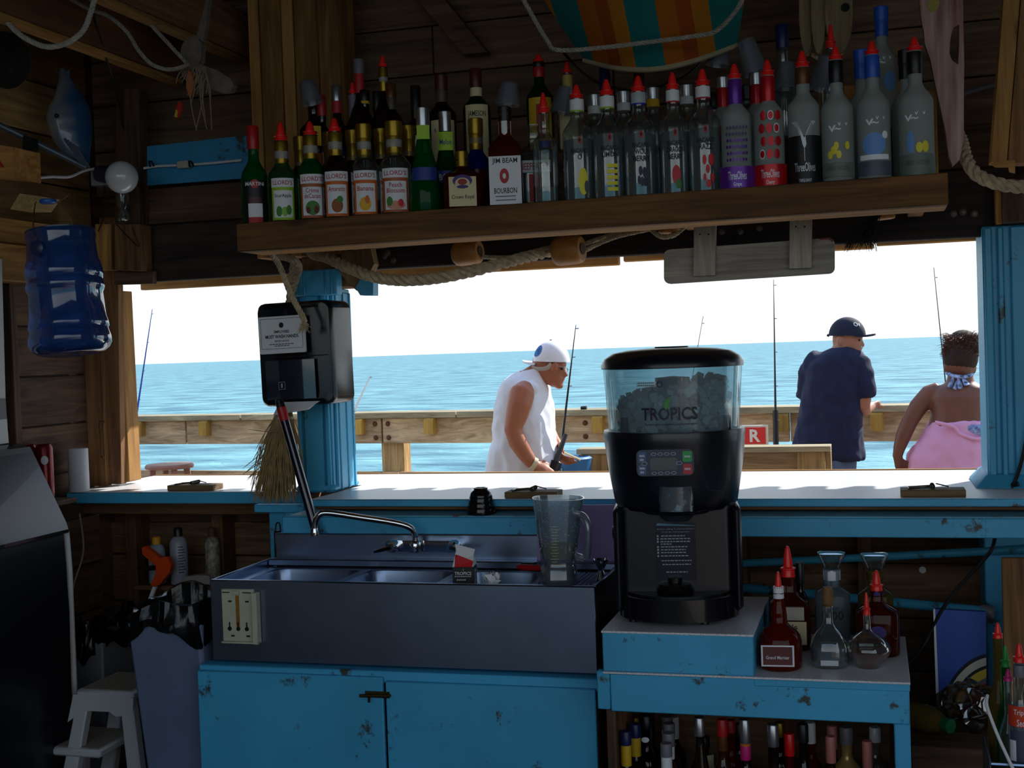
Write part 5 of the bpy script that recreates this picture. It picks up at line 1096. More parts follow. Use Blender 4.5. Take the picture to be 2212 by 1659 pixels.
# ---- left counter end clutter
obj('paper_roll', lathe(BM(), [(.038, 0), (.04, .002), (.04, .17), (.038, .173), (.015, .173), (.015, .16), (.0001, .16)], 26, Matrix.Translation(Vector((at(165, 1058, 4.40).x, 4.42, ZC + .001)))), M('white roll', 'b9bac2', .6), label='white paper roll standing at the left counter end', cat='paper roll')
for px, d in ((100, 'nearer the paper roll'), (66, 'further left by the ice bin')):
    ca = root('soda_can', at(px, 1075, 4.2), 'dark red soda tin ' + d, 'can')
    obj('can', lathe(BM(), [(.028, 0), (.033, .006), (.033, .2), (.026, .215), (.024, .213), (0, .213)], 22, Matrix.Translation(at(px, 1080, 4.2))), M('dark red tin', '6a0d12', .25, .4), ca)
    obj('print', disc(BM(), cylmap(facing(at(px, 1080, 4.2)), .0335), .0, .155, .014, .017), inkw, ca)
obj('shelf_bracket', bx(BM(), *(lambda p: (p.x - .14, p.x + .1, 4.1, 4.3, p.z - .02, p.z))(at(85, 1081, 4.2)), .003), wdarkX, label='dark ledge carrying the red tins', cat='ledge')
rst = M('rust', '')
obj('rusty_hook', tube(BM(), arc([at(226, 911, 4.58), at(216, 913, 4.575), at(216, 930, 4.57), at(219, 960, 4.57), at(219, 985, 4.57), at(224, 988, 4.57)], 5), .004, 8), M('rusted iron', '5a3a2a', .8, .3), label='rusty iron hook nailed on left jamb', cat='hook')
ld = obj('can_ledge', bx(BM(), at(300, 1262, 4.6).x, at(500, 1262, 4.6).x, 4.56, 4.66, at(400, 1262, 4.6).z - .02, at(400, 1262, 4.6).z), wood('wall stud x'), label='narrow ledge holding spray cans under left counter', cat='ledge')
zl = at(400, 1262, 4.6).z + .001
def spray(px, hw, ytop, label, bodym, capm, specks=None, capw=.5):
    X = at(px, 1230, 4.6).x; r = hw * mpp(px, 1230, 4.6); h = at(px, ytop, 4.6).z - zl; P = Vector((X, 4.61, zl)); rt = root('spray_can', P, label, 'can', 'cans on the ledge under the left counter'); m4 = facing(P)
    obj('can', lathe(BM(), [(r*.95, 0), (r, .004), (r, h*.72), (r*.8, h*.8), (r*.5, h*.84)], 20, m4), bodym, rt)
    obj('cap', lathe(BM(), [(r*capw, h*.82), (r*capw, h*.97), (r*capw*.7, h), (.0001, h)], 16, m4), capm, rt)
    tb = BM()
    for i in range(9): text(tb, 'lorem ipsum'[:6 + i % 4], r*1.1, .007, cylmap(m4, r*1.01), .15*r, h*(.64 - .055*i), res=1)
    return rt, m4, r, h, tb
rt, m4, r, h, tb = spray(385, 19, 1140, 'pale grey aerosol can with black print on the ledge', M('pale aerosol', '8a8f9a', .35), blackc); tb.free()
tb = BM()
for i in range(10): patch(tb, cylmap(m4, r*1.01), -.1*r, (.5 + .3*((i*7) % 3)/2)*r, h*(.66 - .05*i), h*(.675 - .05*i), 3)
obj('print_lines', tb, ink, rt)
rt, m4, r, h, tb = spray(458, 16, 1140, 'rust-eaten aerosol can at right on the ledge', M('rusty white tin', '8a8175', .6, mott=.75, msc=60), M('rusted iron')); tb.free()
rt, m4, r, h, tb = spray(337, 18, 1160, 'white squeeze bottle with yellow cap on the ledge', M('white squeeze plastic', '8f9aa8', .4), M('yellow cap', 'c98f14', .4)); tb.free()
tb = BM()
for i in range(5): patch(tb, cylmap(m4, r*1.01), (-.6 + .27*i)*r, (-.45 + .27*i)*r, h*(.42 + .03*(i % 2)), h*(.56 + .03*(i % 3)), 1)
obj('print_marks', tb, M('navy cap'), rt)
cg = root('caulking_gun', at(335, 1290, 4.5), 'orange plastic gun tool hanging under left counter', 'tool')
og = M('orange plastic', 'c2410e', .4)
obj('body', pxprism([(306, 1183), (313, 1180), (345, 1205), (362, 1203), (370, 1222), (366, 1236), (346, 1262), (334, 1268), (325, 1264), (337, 1235), (336, 1222), (308, 1198)], 4.50, .025), og, cg)
obj('nozzle', pxprism([(330, 1267), (337, 1268), (328, 1294), (319, 1296)], 4.505, .012), whitec, cg)
obj('handle', pxprism([(296, 1226), (332, 1222), (334, 1232), (298, 1234)], 4.51, .02), blackc, cg)
obj('folded_cloth', pxprism([(392, 1256), (400, 1246), (430, 1242), (452, 1244), (455, 1262), (392, 1262)], 4.565, .05), M('dingy white plastic'), label='small white folded cloth near the bin bag', cat='cloth')
# ================================================================== around the centre post
dp = root('towel_dispenser', at(652, 877, 4.2), 'glossy black paper towel dispenser on the blue post', 'towel dispenser')
D0 = at(637, 765, 4.17); kd = mpp(637, 765, 4.17); DM = Matrix.Translation(Vector((D0.x, 4.17, D0.z))) @ Matrix.Rotation(R(-1.2), 4, 'Y')
smoke = M('smoked black plastic', '0b0d13', .16, spec=.35)
bm = BM(); o = rrect(-.146, .146, -.185, .188, .03, 5); n = len(o); lay = []
for s, y in ((1.0, .175), (1.0, .03), (.985, .012), (.95, .002), (.88, -.002)):
    lay.append([bm.verts.new(DM @ Vector((a*s, y - .03*max(0, 1 - (a/.145)**2)*(y < .05), c*s))) for a, c in o])
for a, c in zip(lay[:-1], lay[1:]):
    for k in range(n): bm.faces.new([a[k], a[(k+1) % n], c[(k+1) % n], c[k]])
bm.faces.new(lay[-1]); bm.faces.new(list(reversed(lay[0])))
obj('cover', bm, smoke, dp, ang=30)
df = lambda q: (lambda x, y: DM @ Vector((x, -.0045 - .03*max(0, 1 - (x/.145)**2) - q, y)))
obj('seam', patch(BM(), df(.0), -.13, .13, -.010, -.007, 12), M('dark slot'), dp)
obj('window_panel', patch(BM(), df(.0002), -.11, .085, -.16, -.02, 12), M('smoked window', '1c2230', .08, coat=.5), dp)
sg = obj('notice_card', prism(BM(), rrect(-.113, .063, .005, .137, .003, 1), lambda a, c: DM @ Vector((a, -.045, c)), lambda a, c: DM @ Vector((a, -.034, c))), wh_lab, dp)
sf_ = lambda x, y: DM @ Vector((x + .025, -.0455, y))
tb = BM(); text(tb, 'EMPLOYEES', .058, .0095, sf_, -.05, .082, bold=.03); text(tb, 'MUST WASH HANDS', .128, .0125, sf_, -.05, .065, bold=.03); text(tb, 'BEFORE LEAVING', .056, .0065, sf_, -.05, .049, bold=.02)
[patch(tb, sf_, -.10 + .012*i, -.0905 + .012*i, .0365, .0392, 1) for i in range(8)]; [patch(tb, sf_, -.08 + .012*i, -.0705 + .012*i, .0305, .0332, 1) for i in range(5)]
disc(tb, sf_, -.05, .105, .009, .010, 16)
for x0_, x1_, y0_, y1_ in ((-.131, .031, .0215, .0228), (-.131, .031, .128, .1293), (-.131, -.1297, .0215, .1293), (.0297, .031, .0215, .1293)): patch(tb, sf_, x0_, x1_, y0_, y1_, 1)
obj('lettering', tb, ink, sg)
tb = BM(); pf_ = df(.002)
for x0_, x1_, y0_, y1_ in ((-.055, -.028, -.098, -.0965), (-.055, -.028, -.124, -.1225), (-.055, -.0535, -.124, -.0965), (-.0295, -.028, -.124, -.0965), (-.045, -.038, -.118, -.102)): patch(tb, pf_, x0_, x1_, y0_, y1_, 1)
obj('lock_mark', tb, M('pale print'), dp)
obj('paper_sheet', hexa(BM(), [at(*q) for q in ((590, 897, 4.13), (660, 886, 4.13), (668, 884, 4.2), (600, 893, 4.2), (604, 868, 4.16), (692, 866, 4.16), (692, 864, 4.2), (606, 866, 4.2))]), wh_lab, dp)
# pole with red band
pk = root('cleaning_pole', at(683, 1150, 4.035), 'dark pole with red band leaning against the towel dispenser', 'pole')
a, c = at(602, 862, 4.06), at(684, 1152, 4.03)
obj('grip', tube(BM(), [a, a.lerp(c, .01), a.lerp(c, .065)], [.008, .014, .016], 14), blackpl, pk)
obj('red_band', tube(BM(), [a.lerp(c, .065), a.lerp(c, .165)], .0172, 14), M('red band', 'a3151a', .35), pk)
obj('shaft', tube(BM(), [a.lerp(c, .165), c], .0160, 14), M('blue black lacquer', '0e1326', .12, coat=.5), pk)
# straw bundle
st_ = root('straw_bundle', at(600, 1080, 4.24), 'bundle of dry straw hanging below the towel dispenser', 'straw bundle')
bm = BM(); rnd = random.Random(4)
for i in range(520):
    u = rnd.random(); x0p = lerp(600, 628, u) + rnd.uniform(-4, 4); spread = (u - .5)*2 + rnd.uniform(-.5, .5)
    bx_ = 601 + spread*44 + rnd.uniform(-8, 8); by = rnd.uniform(1045, 1090) if rnd.random() < .8 else rnd.uniform(960, 1040)
    dy_ = rnd.uniform(-.05, .05); mid = (lerp(x0p, bx_, .45) + rnd.uniform(-12, 6), lerp(892, by, .45))
    if rnd.random() < .06: bx_ -= rnd.uniform(15, 45); by -= 50
    pts = arc([at(x0p, rnd.uniform(885, 900), 4.24), at(mid[0], mid[1], 4.24 + dy_*.6), at(bx_, by, 4.24 + dy_)], 3)
    tube(bm, pts, [.0016]*(len(pts)-1) + [.0006], 3, cap=False)
obj('straw', bm, M('dry straw', '9a7f55', .8, mott=.45, msc=30), st_, kind='stuff', recalc=False)
obj('binding', tube(BM(), [at(597, 905, 4.2), at(632, 903, 4.2)], .006, 8), ropem, st_)
obj('core', tube(BM(), arc([at(613, 892, 4.26), at(605, 960, 4.26), at(598, 1070, 4.26)], 4), [(.02 + .003*i, .02 + .002*i) for i in range(9)], 10), M('dry straw'), st_)
# ropes under the shelf
obj('thick_rope', rope(BM(), [at(672, 548, 4.25), at(705, 556, 4.20), at(745, 575, 4.15), at(800, 596, 4.1), at(860, 605, 4.08), at(930, 602, 4.06), at(1000, 590, 4.06), at(1080, 570, 4.1), at(1150, 552, 4.2), at(1215, 535, 4.3), at(1240, 522, 4.35)], .021, 11), ropem, label='thick twisted manila rope sagging under the bottle shelf', cat='rope')
tail = obj('tail_rope', rope(BM(), [at(584, 544, 3.90), at(592, 556, 3.97), at(604, 575, 4.02), at(622, 620, 4.02), at(634, 648, 4.02), at(652, 680, 4.02), at(658, 695, 4.02)], .011, 24), ropem, label='rope end hanging in front of the towel dispenser', cat='rope')
bm = BM(); rnd = random.Random(2)
for i in range(70):
    p = at(657, 692, 4.02); tube(bm, [p, p + Vector((rnd.uniform(-.012, .012), rnd.uniform(-.012, .012), -.015)), p + Vector((rnd.uniform(-.025, .022), rnd.uniform(-.02, .01), rnd.uniform(-.045, -.025)))], [.0018, .0015, .0006], 3, cap=False)
obj('rope_fray', bm, ropem, tail, kind='stuff', recalc=False)
obj('rope_knot', rope(BM(), [at(600, 552, 4.2), at(630, 560, 4.16), at(645, 575, 4.2), at(640, 600, 4.25), at(628, 640, 4.28), at(622, 680, 4.3), at(635, 560, 4.3)], .014, 16), ropem, label='rope wound round the head of the blue post', cat='rope')
# splintered bracket timber and blue scrap by the post
spb = root('bracket_timber', at(775, 620, 4.4), 'splintered timber bracket with blue painted tip by the centre post', 'bracket')
obj('timber', pxprism([(738, 545), (800, 535), (808, 570), (795, 596), (770, 628), (752, 610), (735, 590)], 4.36, .05), wood('splintered timber', '5d482f', 'a98c60', 'z'), spb)
obj('blue_tip', pxprism([(778, 604), (806, 600), (806, 638), (778, 638), (768, 622)], 4.35, .05), blueX, spb)
# floats and line
fl = M('varnished cork float', 'b3793a', .45, mott=.2, msc=25)
def floatb(px, py, Y, hw, hh, label):
    k = mpp(px, py, Y); p = at(px, py, Y); rt = root('net_float', p - Vector((0, 0, hh*k)), label, 'float', 'net floats strung under the bottle shelf')
    m4 = Matrix.Translation(p) @ Matrix.Rotation(R(90 - 3), 4, 'Y') @ Matrix.Rotation(R(10), 4, 'X')
    L = hw*k; r = hh*k
    obj('float', lathe(BM(), [(r*.3, -L), (r*.8, -L), (r*.93, -L*.88), (r, -L*.6), (r, L*.6), (r*.93, L*.88), (r*.8, L), (r*.3, L)], 22, m4), fl, rt)
    obj('end_disc', lathe(BM(), [(r*.4, 0), (r*.4, .003), (.0001, .003)], 14, m4 @ Matrix.Translation((0, 0, L))), M('dark cork end', '4a2c14', .7), rt)
floatb(1010, 546, 4.22, 30, 27, 'tan net float behind the thick rope, left of three')
floatb(1228, 541, 4.18, 32, 32, 'tan net float hanging fully in view, middle of three')
floatb(1448, 485, 4.2, 24, 22, 'tan net float half hidden behind the shelf, right of three')
floatb(1912, 463, 4.2, 20, 12, 'small tan float above the frayed black rope')
obj('float_line', rope(BM(), [at(1040, 555, 4.22), at(1100, 556, 4.25), at(1160, 548, 4.24), at(1200, 542, 4.2)], .008, 30), ropem, label='braided line between the left and middle floats', cat='rope')
obj('float_line', rope(BM(), [at(1258, 545, 4.2), at(1290, 528, 4.22), at(1330, 512, 4.22), at(1380, 500, 4.22), at(1420, 492, 4.22)], .008, 30), ropem, label='braided line rising from middle float to the right one', cat='rope')
obj('float_line', rope(BM(), [at(1256, 530, 4.2), at(1300, 514, 4.24), at(1350, 500, 4.24), at(1400, 490, 4.24)], .008, 30), ropem, label='second braided line doubling the first towards the right float', cat='rope')
obj('float_line', rope(BM(), [at(1405, 492, 4.2), at(1425, 510, 4.18), at(1455, 508, 4.18), at(1480, 488, 4.2)], .009, 28), ropem, label='short rope loop under the right float', cat='rope')
bm = BM(); rnd = random.Random(11)
for i in range(150):
    s = rnd.random(); p = at(lerp(1900, 1850, s) + rnd.uniform(-6, 6), lerp(462, 500, s), 4.18); e = at(lerp(1898, 1822, rnd.random()), rnd.uniform(508, 545), 4.13 + rnd.uniform(-.03, .03))
    tube(bm, arc([p, p.lerp(e, .5) + Vector((rnd.uniform(-.01, .01), rnd.uniform(-.01, .01), .008)), e], 2), [.0016, .0016, .0014, .0012, .0005], 3, cap=False)
obj('frayed_rope', bm, M('black tarred fibre', '23201e', .9), label='frayed black rope end dangling under the shelf at right', cat='rope', kind='stuff', recalc=False)
# weathered hanging board
wbd = root('weathered_sign_board', at(1615, 610, 4.12), 'grey weathered board with rounded corners hung under the shelf', 'board')
qa = [at(*q, 4.12) for q in ((1435, 540), (1803, 514))]
pts = []
for (cx, cy, a0) in ((1447, 600, 90), (1447, 552, 180), (1790, 527, 270), (1790, 578, 0)):
    for k in range(5): a = R(a0 + 90*k/4); pts.append((cx + 13*math.cos(a), cy + 13*math.sin(a)))
obj('board', pxprism(pts, 4.12, .025), wgreyX, wbd)
for x0_, x1_, y0_, y1_ in ((1498, 1545, 488, 596), (1705, 1753, 472, 580)):
    s_ = obj('hanger_strap', pxprism([(x0_, y1_), (x1_, y1_ - 2), (x1_ + 1, y0_ - 6), (x0_ + 1, y0_ - 2)], 4.095, .025), wgreyZ, wbd)
    for u in (.3, .7): obj('nail', lathe(BM(), [(.003, 0), (.003, .002), (0, .003)], 8, Matrix.Translation(at(lerp(x0_, x1_, u), y0_ + 18, 4.095)) @ Matrix.Rotation(R(90), 4, 'X')), wire, s_)
obj('red_trim', pxprism([(1770, 515), (1792, 513), (1800, 519), (1798, 523), (1790, 517), (1770, 518)], 4.116, .004), M('red paint flake', '7a1c1c', .6), wbd)
# shelf arms fixed to header
for X in (-1.80, -.62, .12):
    obj('support_arm', bx(BM(), X, X + .05, 3.905, 4.50, 2.002, 2.035), wbrY, sh)
# galvanised straps on header bottom, bolts
for px, py in ((1655, 545), (1985, 499), (1240, 505)):
    pass
for px, py in ((832, 553), (850, 562), (838, 546), (2060, 462), (2080, 458), (2105, 462), (1560, 500), (1600, 500), (1640, 492)):
    obj('bolt', lathe(BM(), [(.012, 0), (.012, .004), (.007, .007), (0, .008)], 10, Matrix.Translation(at(px, py, 4.499)) @ Matrix.Rotation(R(90), 4, 'X')), M('dull bolt', '6a625c', .5, .6), hb)
# ================================================================== high up: striped hammock raft, pulley, driftwood, ropes
m, t, b = base('striped canvas'); tcx = nd(t, 'ShaderNodeTexCoord'); sp_ = nd(t, 'ShaderNodeSeparateXYZ'); t.links.new(tcx.outputs['Object'], sp_.inputs[0])
mu = nd(t, 'ShaderNodeMath', operation='MULTIPLY_ADD'); mu.inputs[1].default_value = 2.2; mu.inputs[2].default_value = .50; t.links.new(sp_.outputs['X'], mu.inputs[0])
mu.use_clamp = False
fr = nd(t, 'ShaderNodeMath', operation='FRACT'); mu3 = nd(t, 'ShaderNodeMath', operation='MULTIPLY'); mu3.inputs[1].default_value = 1.95; t.links.new(mu.outputs[0], mu3.inputs[0]); t.links.new(mu3.outputs[0], fr.inputs[0])
r_ = nd(t, 'ShaderNodeValToRGB'); r_.color_ramp.interpolation = 'CONSTANT'; r_.color_ramp.elements[0].color = C('1f8a8a'); r_.color_ramp.elements[1].position = .38; r_.color_ramp.elements[1].color = C('c8741c')
e = r_.color_ramp.elements.new(.62); e.color = C('b9591a'); e = r_.color_ramp.elements.new(.8); e.color = C('d08a22')
t.links.new(fr.outputs[0], r_.inputs[0]); t.links.new(r_.outputs[0], b.inputs['Base Color']); b.inputs['Roughness'].default_value = .8
hm = root('striped_raft', at(1380, 140, 3.9), 'teal and orange striped canvas raft slung under the roof', 'raft')
bm = BM(); g = []
for i in range(9):
    v = i / 8; row = []
    for k in range(25):
        u = k / 24; w = lerp(1.0, .62, v**1.6); x = lerp(-.36, .40, .5 + (u - .5)*w) + .03*v; z = 2.96 - .46*v - .07*math.sin(math.pi*u)*v; y = 3.3 + .62*v - .10*math.sin(math.pi*u)
        row.append(bm.verts.new((x - .66, y, z)))
    g.append(row)
for a, c in zip(g[:-1], g[1:]):
    for k in range(24): bm.faces.new([a[k], a[k+1], c[k+1], c[k]])
r2 = bmesh.ops.solidify(bm, geom=bm.faces[:], thickness=.012)
cv = obj('canvas', bm, m, hm)
obj('hem', tube(BM(), [Vector((lerp(-.36, .40, .5 + (k/24 - .5)*.62) + .03 - .66, 3.92 - .10*math.sin(math.pi*k/24), 2.5 - .07*math.sin(math.pi*k/24))) for k in range(25)], .009, 8), M('pale hem', '8a8268', .8), hm)
obj('lashing', rope(BM(), [at(1128, -5, 3.55), at(1180, 85, 3.62), at(1205, 108, 3.66), at(1300, 103, 3.68), at(1400, 91, 3.70), at(1500, 78, 3.70), at(1548, 66, 3.68), at(1592, 20, 3.62), at(1605, -10, 3.6)], .007, 26), ropeg, hm)
obj('hanging_cable', tube(BM(), arc([at(1215, 110, 4.0), at(1255, 155, 4.2), at(1300, 182, 4.4), at(1370, 196, 4.5), at(1440, 182, 4.45), at(1500, 150, 4.35), at(1550, 80, 4.2), at(1605, 0, 4.1)], 8), .005, 8), wire, label='black cable drooping below the striped raft', cat='cable')
# pulley block
pu = root('pulley_block', at(1780, 120, 4.35), 'big wooden ship pulley block hanging behind the vodka bottles', 'pulley')
pw_ = wood('pale pulley wood', '7d6a4c', 'b59f78', 'z')
for i, (cx, w_) in enumerate(((1742, 16), (1768, 16), (1812, 30))):
    k = mpp(cx, 40, 4.35); o = []
    for j in range(24):
        a = 2*math.pi*j/24; o.append((cx + w_*math.cos(a)*(1.0 if math.sin(a) > 0 else 1), 20 + 96*math.sin(a)))
    obj('cheek', pxprism(o, 4.30 - .02*i, .05), pw_, pu)
obj('sheave', lathe(BM(), [(.075, -.02), (.085, -.018), (.075, 0), (.085, .018), (.075, .02)], 24, Matrix.Translation(at(1775, 20, 4.38)) @ Matrix.Rotation(R(90), 4, 'Y')), wdarkZ, pu)
obj('axle_hole', lathe(BM(), [(.014, 0), (.014, .003), (0, .003)], 14, Matrix.Translation(at(1826, 16, 4.258)) @ Matrix.Rotation(R(90), 4, 'X')), M('dark slot'), pu)
obj('becket', rope(BM(), [at(1755, 118, 4.33), at(1775, 128, 4.30), at(1800, 126, 4.28), at(1820, 112, 4.28)], .007, 26), ropem, pu)
# driftwood
dw = root('driftwood', at(2040, 355, 3.85), 'pinkish weathered driftwood plank with long hole at shelf end', 'driftwood')
m, t, b = base('pink weathered wood'); tcx = nd(t, 'ShaderNodeTexCoord'); mp = nd(t, 'ShaderNodeMapping'); mp.inputs['Scale'].default_value = (26, 26, 2.2); t.links.new(tcx.outputs['Object'], mp.inputs[0])
n = nd(t, 'ShaderNodeTexNoise'); n.inputs['Scale'].default_value = 1.5; n.inputs['Detail'].default_value = 8; t.links.new(mp.outputs[0], n.inputs[0])
r_ = nd(t, 'ShaderNodeValToRGB'); r_.color_ramp.elements[0].position = .3; r_.color_ramp.elements[1].position = .7; r_.color_ramp.elements[0].color = C('6e3f40'); r_.color_ramp.elements[1].color = C('b59a90'); t.links.new(n.outputs['Fac'], r_.inputs[0]); t.links.new(r_.outputs[0], b.inputs['Base Color']); b.inputs['Roughness'].default_value = .9
bu = nd(t, 'ShaderNodeBump'); bu.inputs['Strength'].default_value = .7; bu.inputs['Distance'].default_value = .006; t.links.new(n.outputs['Fac'], bu.inputs['Height']); t.links.new(bu.outputs[0], b.inputs['Normal'])
# left limb and right limb around the hole
obj('plank', pxprism([(1985, -10), (2054, -10), (2055, 70), (2052, 95), (2051, 115), (2056, 130), (2070, 140), (2082, 200), (2082, 300), (2073, 344), (2058, 358), (2050, 340), (2042, 280), (2022, 190), (2010, 130), (1998, 95), (1996, 70), (1990, 40)], 3.85, .04), m, dw)
obj('plank_limb', pxprism([(2054, -10), (2080, -10), (2083, 140), (2082, 202), (2070, 140), (2072, 100), (2072, 52), (2060, 60), (2055, 72)], 3.852, .038), m, dw)
obj('paint_stain', pxprism([(2001, 8), (2018, -8), (2030, 4), (2026, 20), (2010, 27)], 3.847, .004), M('old yellow paint', '8a8244', .8), dw)
obj('hanger', tube(BM(), [at(2050, -10, 3.87), at(2052, -60, 3.9), at(2060, -200, 4.0)], .006, 6), ropeg, dw)
# rope at the right
obj('thick_rope', rope(BM(), [at(2050, 250, 4.3), at(2075, 300, 4.1), at(2086, 340, 3.98), at(2105, 372, 3.93), at(2140, 392, 3.9), at(2185, 402, 3.9), at(2240, 404, 3.9), at(2290, 398, 3.9)], .020, 11), ropem, label='thick twisted rope curling behind the driftwood at right', cat='rope')
obj('grey_conduit', tube(BM(), [at(2082, 202, 4.5), at(2150, 182, 4.55), at(2165, 178, 4.68)], .009, 10), greyc, label='grey conduit stub behind the driftwood', cat='conduit')
# ropes in the upper left
obj('white_rope', rope(BM(), [at(-8, 18, 3.5), at(8, 38, 3.5), at(40, 72, 3.5), at(80, 95, 3.5), at(112, 101, 3.5), at(150, 90, 3.5), at(180, 65, 3.5), at(195, 30, 3.5), at(205, -5, 3.5)], .009, 30), M('white braided rope', 'a5a096', .8, mott=.25, msc=80), label='pale braided rope looped under the ceiling at upper left', cat='rope')
obj('grey_line', rope(BM(), [at(140, -10, 3.8), at(190, 18, 3.8), at(235, 35, 3.8), at(275, 70, 3.8), at(300, 110, 3.8), at(330, 140, 3.85), at(370, 150, 3.9), at(408, 139, 3.95)], .007, 34), ropeg, label='grey rope sagging from ceiling to the carved paddle', cat='rope')
obj('grey_line', rope(BM(), [at(286, -8, 3.9), at(320, 45, 3.92), at(360, 90, 3.95), at(402, 135, 3.98)], .007, 34), ropeg, label='taut grey rope running down to the carved paddle', cat='rope')
obj('dangling_wire', tube(BM(), arc([at(197, -8, 3.9), at(205, 45, 3.95), at(222, 100, 4.0), at(240, 160, 4.1), at(255, 210, 4.3), at(268, 280, 4.42)], 6), .004, 6), wire, label='dark wire dangling from ceiling behind the ropes', cat='wire')
pdl = root('carved_paddle', at(450, 200, 4.0), 'weathered carved wooden paddle hanging from ceiling ropes', 'paddle')
dm = M('sea-worn wood', '6b625a', .85, mott=.3, msc=25, bump=.4)
obj('blade', pxprism([(398, 138), (430, 138), (470, 152), (498, 170), (505, 184), (498, 198), (478, 200), (450, 190), (420, 172), (395, 160)], 4.0, .03), dm, pdl)
obj('shank', pxprism([(392, 100), (402, 82), (425, 76), (436, 95), (434, 130), (425, 142), (400, 140), (388, 125)], 4.01, .03), dm, pdl)
obj('stem', pxprism([(424, 78), (432, 50), (438, 30), (446, -10), (452, -10), (446, 50), (438, 90)], 4.0, .02), dm, pdl)
nw = M('old netting twine', '8a7862', .9)
bm = BM(); rnd = random.Random(5)
for i in range(26):
    x = rnd.uniform(392, 445); e = (x + rnd.uniform(-18, 18), rnd.uniform(175, 285) if rnd.random() < .5 else rnd.uniform(170, 215))
    tube(bm, arc([at(x, 145, 3.98), at(lerp(x, e[0], .5) + rnd.uniform(-10, 14), lerp(145, e[1], .5), 3.96), at(e[0], e[1], 3.98)], 4), .002, 4, cap=False)
obj('netting', bm, nw, pdl, kind='stuff', recalc=False)
obj('fishing_lure', pxprism([(408, 150), (416, 165), (418, 190), (410, 212), (404, 195), (402, 170)], 3.96, .008), M('faded orange lure', 'a05a34', .5), label='faded orange fishing lure tangled on the carved paddle', cat='lure')
lu = root('fishing_lure', at(385, 252, 4.0), 'small red and yellow lure dangling below the carved paddle', 'lure')
obj('body', pxprism([(386, 218), (394, 222), (392, 240), (384, 256), (378, 250), (380, 235)], 4.0, .008), M('lure red', 'a3261c', .4), lu)
obj('belly', pxprism([(380, 236), (384, 240), (382, 254), (376, 252)], 3.998, .009), M('lure yellow', 'b59a2c', .4), lu)
# ================================================================== people and things on the pier
from mathutils import noise as mnoise
def flesh(name, bm, mat, parent, voxel=.012, smooth=6, wrinkle=0, **kw):
    """fuse overlapping volumes into one continuous skin"""
    bmesh.ops.recalc_face_normals(bm, faces=bm.faces)
    me = bpy.data.meshes.new('tmp'); bm.to_mesh(me); bm.free(); o = bpy.data.objects.new('tmp', me); COL.objects.link(o)
    rm = o.modifiers.new('r', 'REMESH'); rm.mode = 'VOXEL'; rm.voxel_size = voxel
    s = o.modifiers.new('s', 'SMOOTH'); s.iterations = smooth; s.factor = .5
    dg = bpy.context.evaluated_depsgraph_get(); ev = o.evaluated_get(dg); m2 = bpy.data.meshes.new_from_object(ev)
    b2 = BM(); b2.from_mesh(m2); bpy.data.objects.remove(o); bpy.data.meshes.remove(me); bpy.data.meshes.remove(m2)
    if wrinkle:
        b2.normal_update()
        for v in b2.verts:
            q = Vector((v.co.x*7 + v.co.z*3.5, v.co.y*7, v.co.z*5 - v.co.x*3)); w_ = mnoise.noise(q) + .5*mnoise.noise(q*2.3); v.co += v.normal * wrinkle * (1 - 2*abs(w_))
    return obj(name, b2, mat, parent, ang=180, **kw)
def loft(bm, rows, Y, seg=24, p=2.4):
    """rows: (py, centre px, half width px, half depth m, dy) elliptical sections, closed"""
    rings = []
    for py, cx, hw, hd, dy in rows:
        c = at(cx, py, Y); k = mpp(cx, py, Y); rg = []
        for j in range(seg):
            a = 2*math.pi*j/seg; ca, sa = math.cos(a), math.sin(a); q = (abs(ca)**p + abs(sa)**p) ** (-1/p)
            rg.append(bm.verts.new(c + Vector((ca*q*hw*k, sa*q*hd + dy, 0))))
        rings.append(rg)
    for a, b_ in zip(rings[:-1], rings[1:]):
        for j in range(seg): bm.faces.new([a[j], a[(j+1) % seg], b_[(j+1) % seg], b_[j]])
    bm.faces.new(rings[0]); bm.faces.new(list(reversed(rings[-1]))); return bm
def limb(bm, pts, Y, seg=14):
    """pts: (px,py,dy,half width px)"""
    return tube(bm, [at(a, c, Y + d) for a, c, d, r in pts], [max(.004, r * mpp(a, c, Y + d)) for a, c, d, r in pts], seg)
def hand(bm, w, d, side, up, s=.17, curl=.5):
    """palm and five fingers from wrist w, pointing d, thumb on side, back of hand up"""
    d = d.normalized(); side = (side - d*side.dot(d)).normalized(); up = d.cross(side)
    tube(bm, [w - d*.03, w + d*.02, w + d*s*.30, w + d*s*.5], [(.026, .02), (.034, .02), (.042, .018), (.038, .016)], 12)
    for i, L in enumerate((.42, .48, .45, .36)):
        o = w + d*s*.48 + side*(.027 - .018*i); q = s*L
        tube(bm, [o - d*.02, o + d*q*.45, o + d*q*.75 - up*q*curl*.35, o + d*q*.85 - up*q*curl*.8], [.0095, .009, .008, .006], 8)
    o = w + d*s*.12 + side*.03
    tube(bm, [o - side*.01, o + side*.02 + d*s*.14, o + side*.018 + d*s*.34], [.013, .011, .008], 8)
    return bm
def skin(name, c): return M(name, c, .5, mott=.12, msc=9, bump=.1)
cotton = M('white cotton', 'dfe1ea', .85, bump=.25, msc=14); navyct = M('navy cotton', '131c3c', .85, bump=.3, msc=12); denim = M('faded denim', '4d6480', .85, mott=.25, msc=12); pinkct = M('pink towelling', 'd99fc4', .9, bump=.3, msc=16)

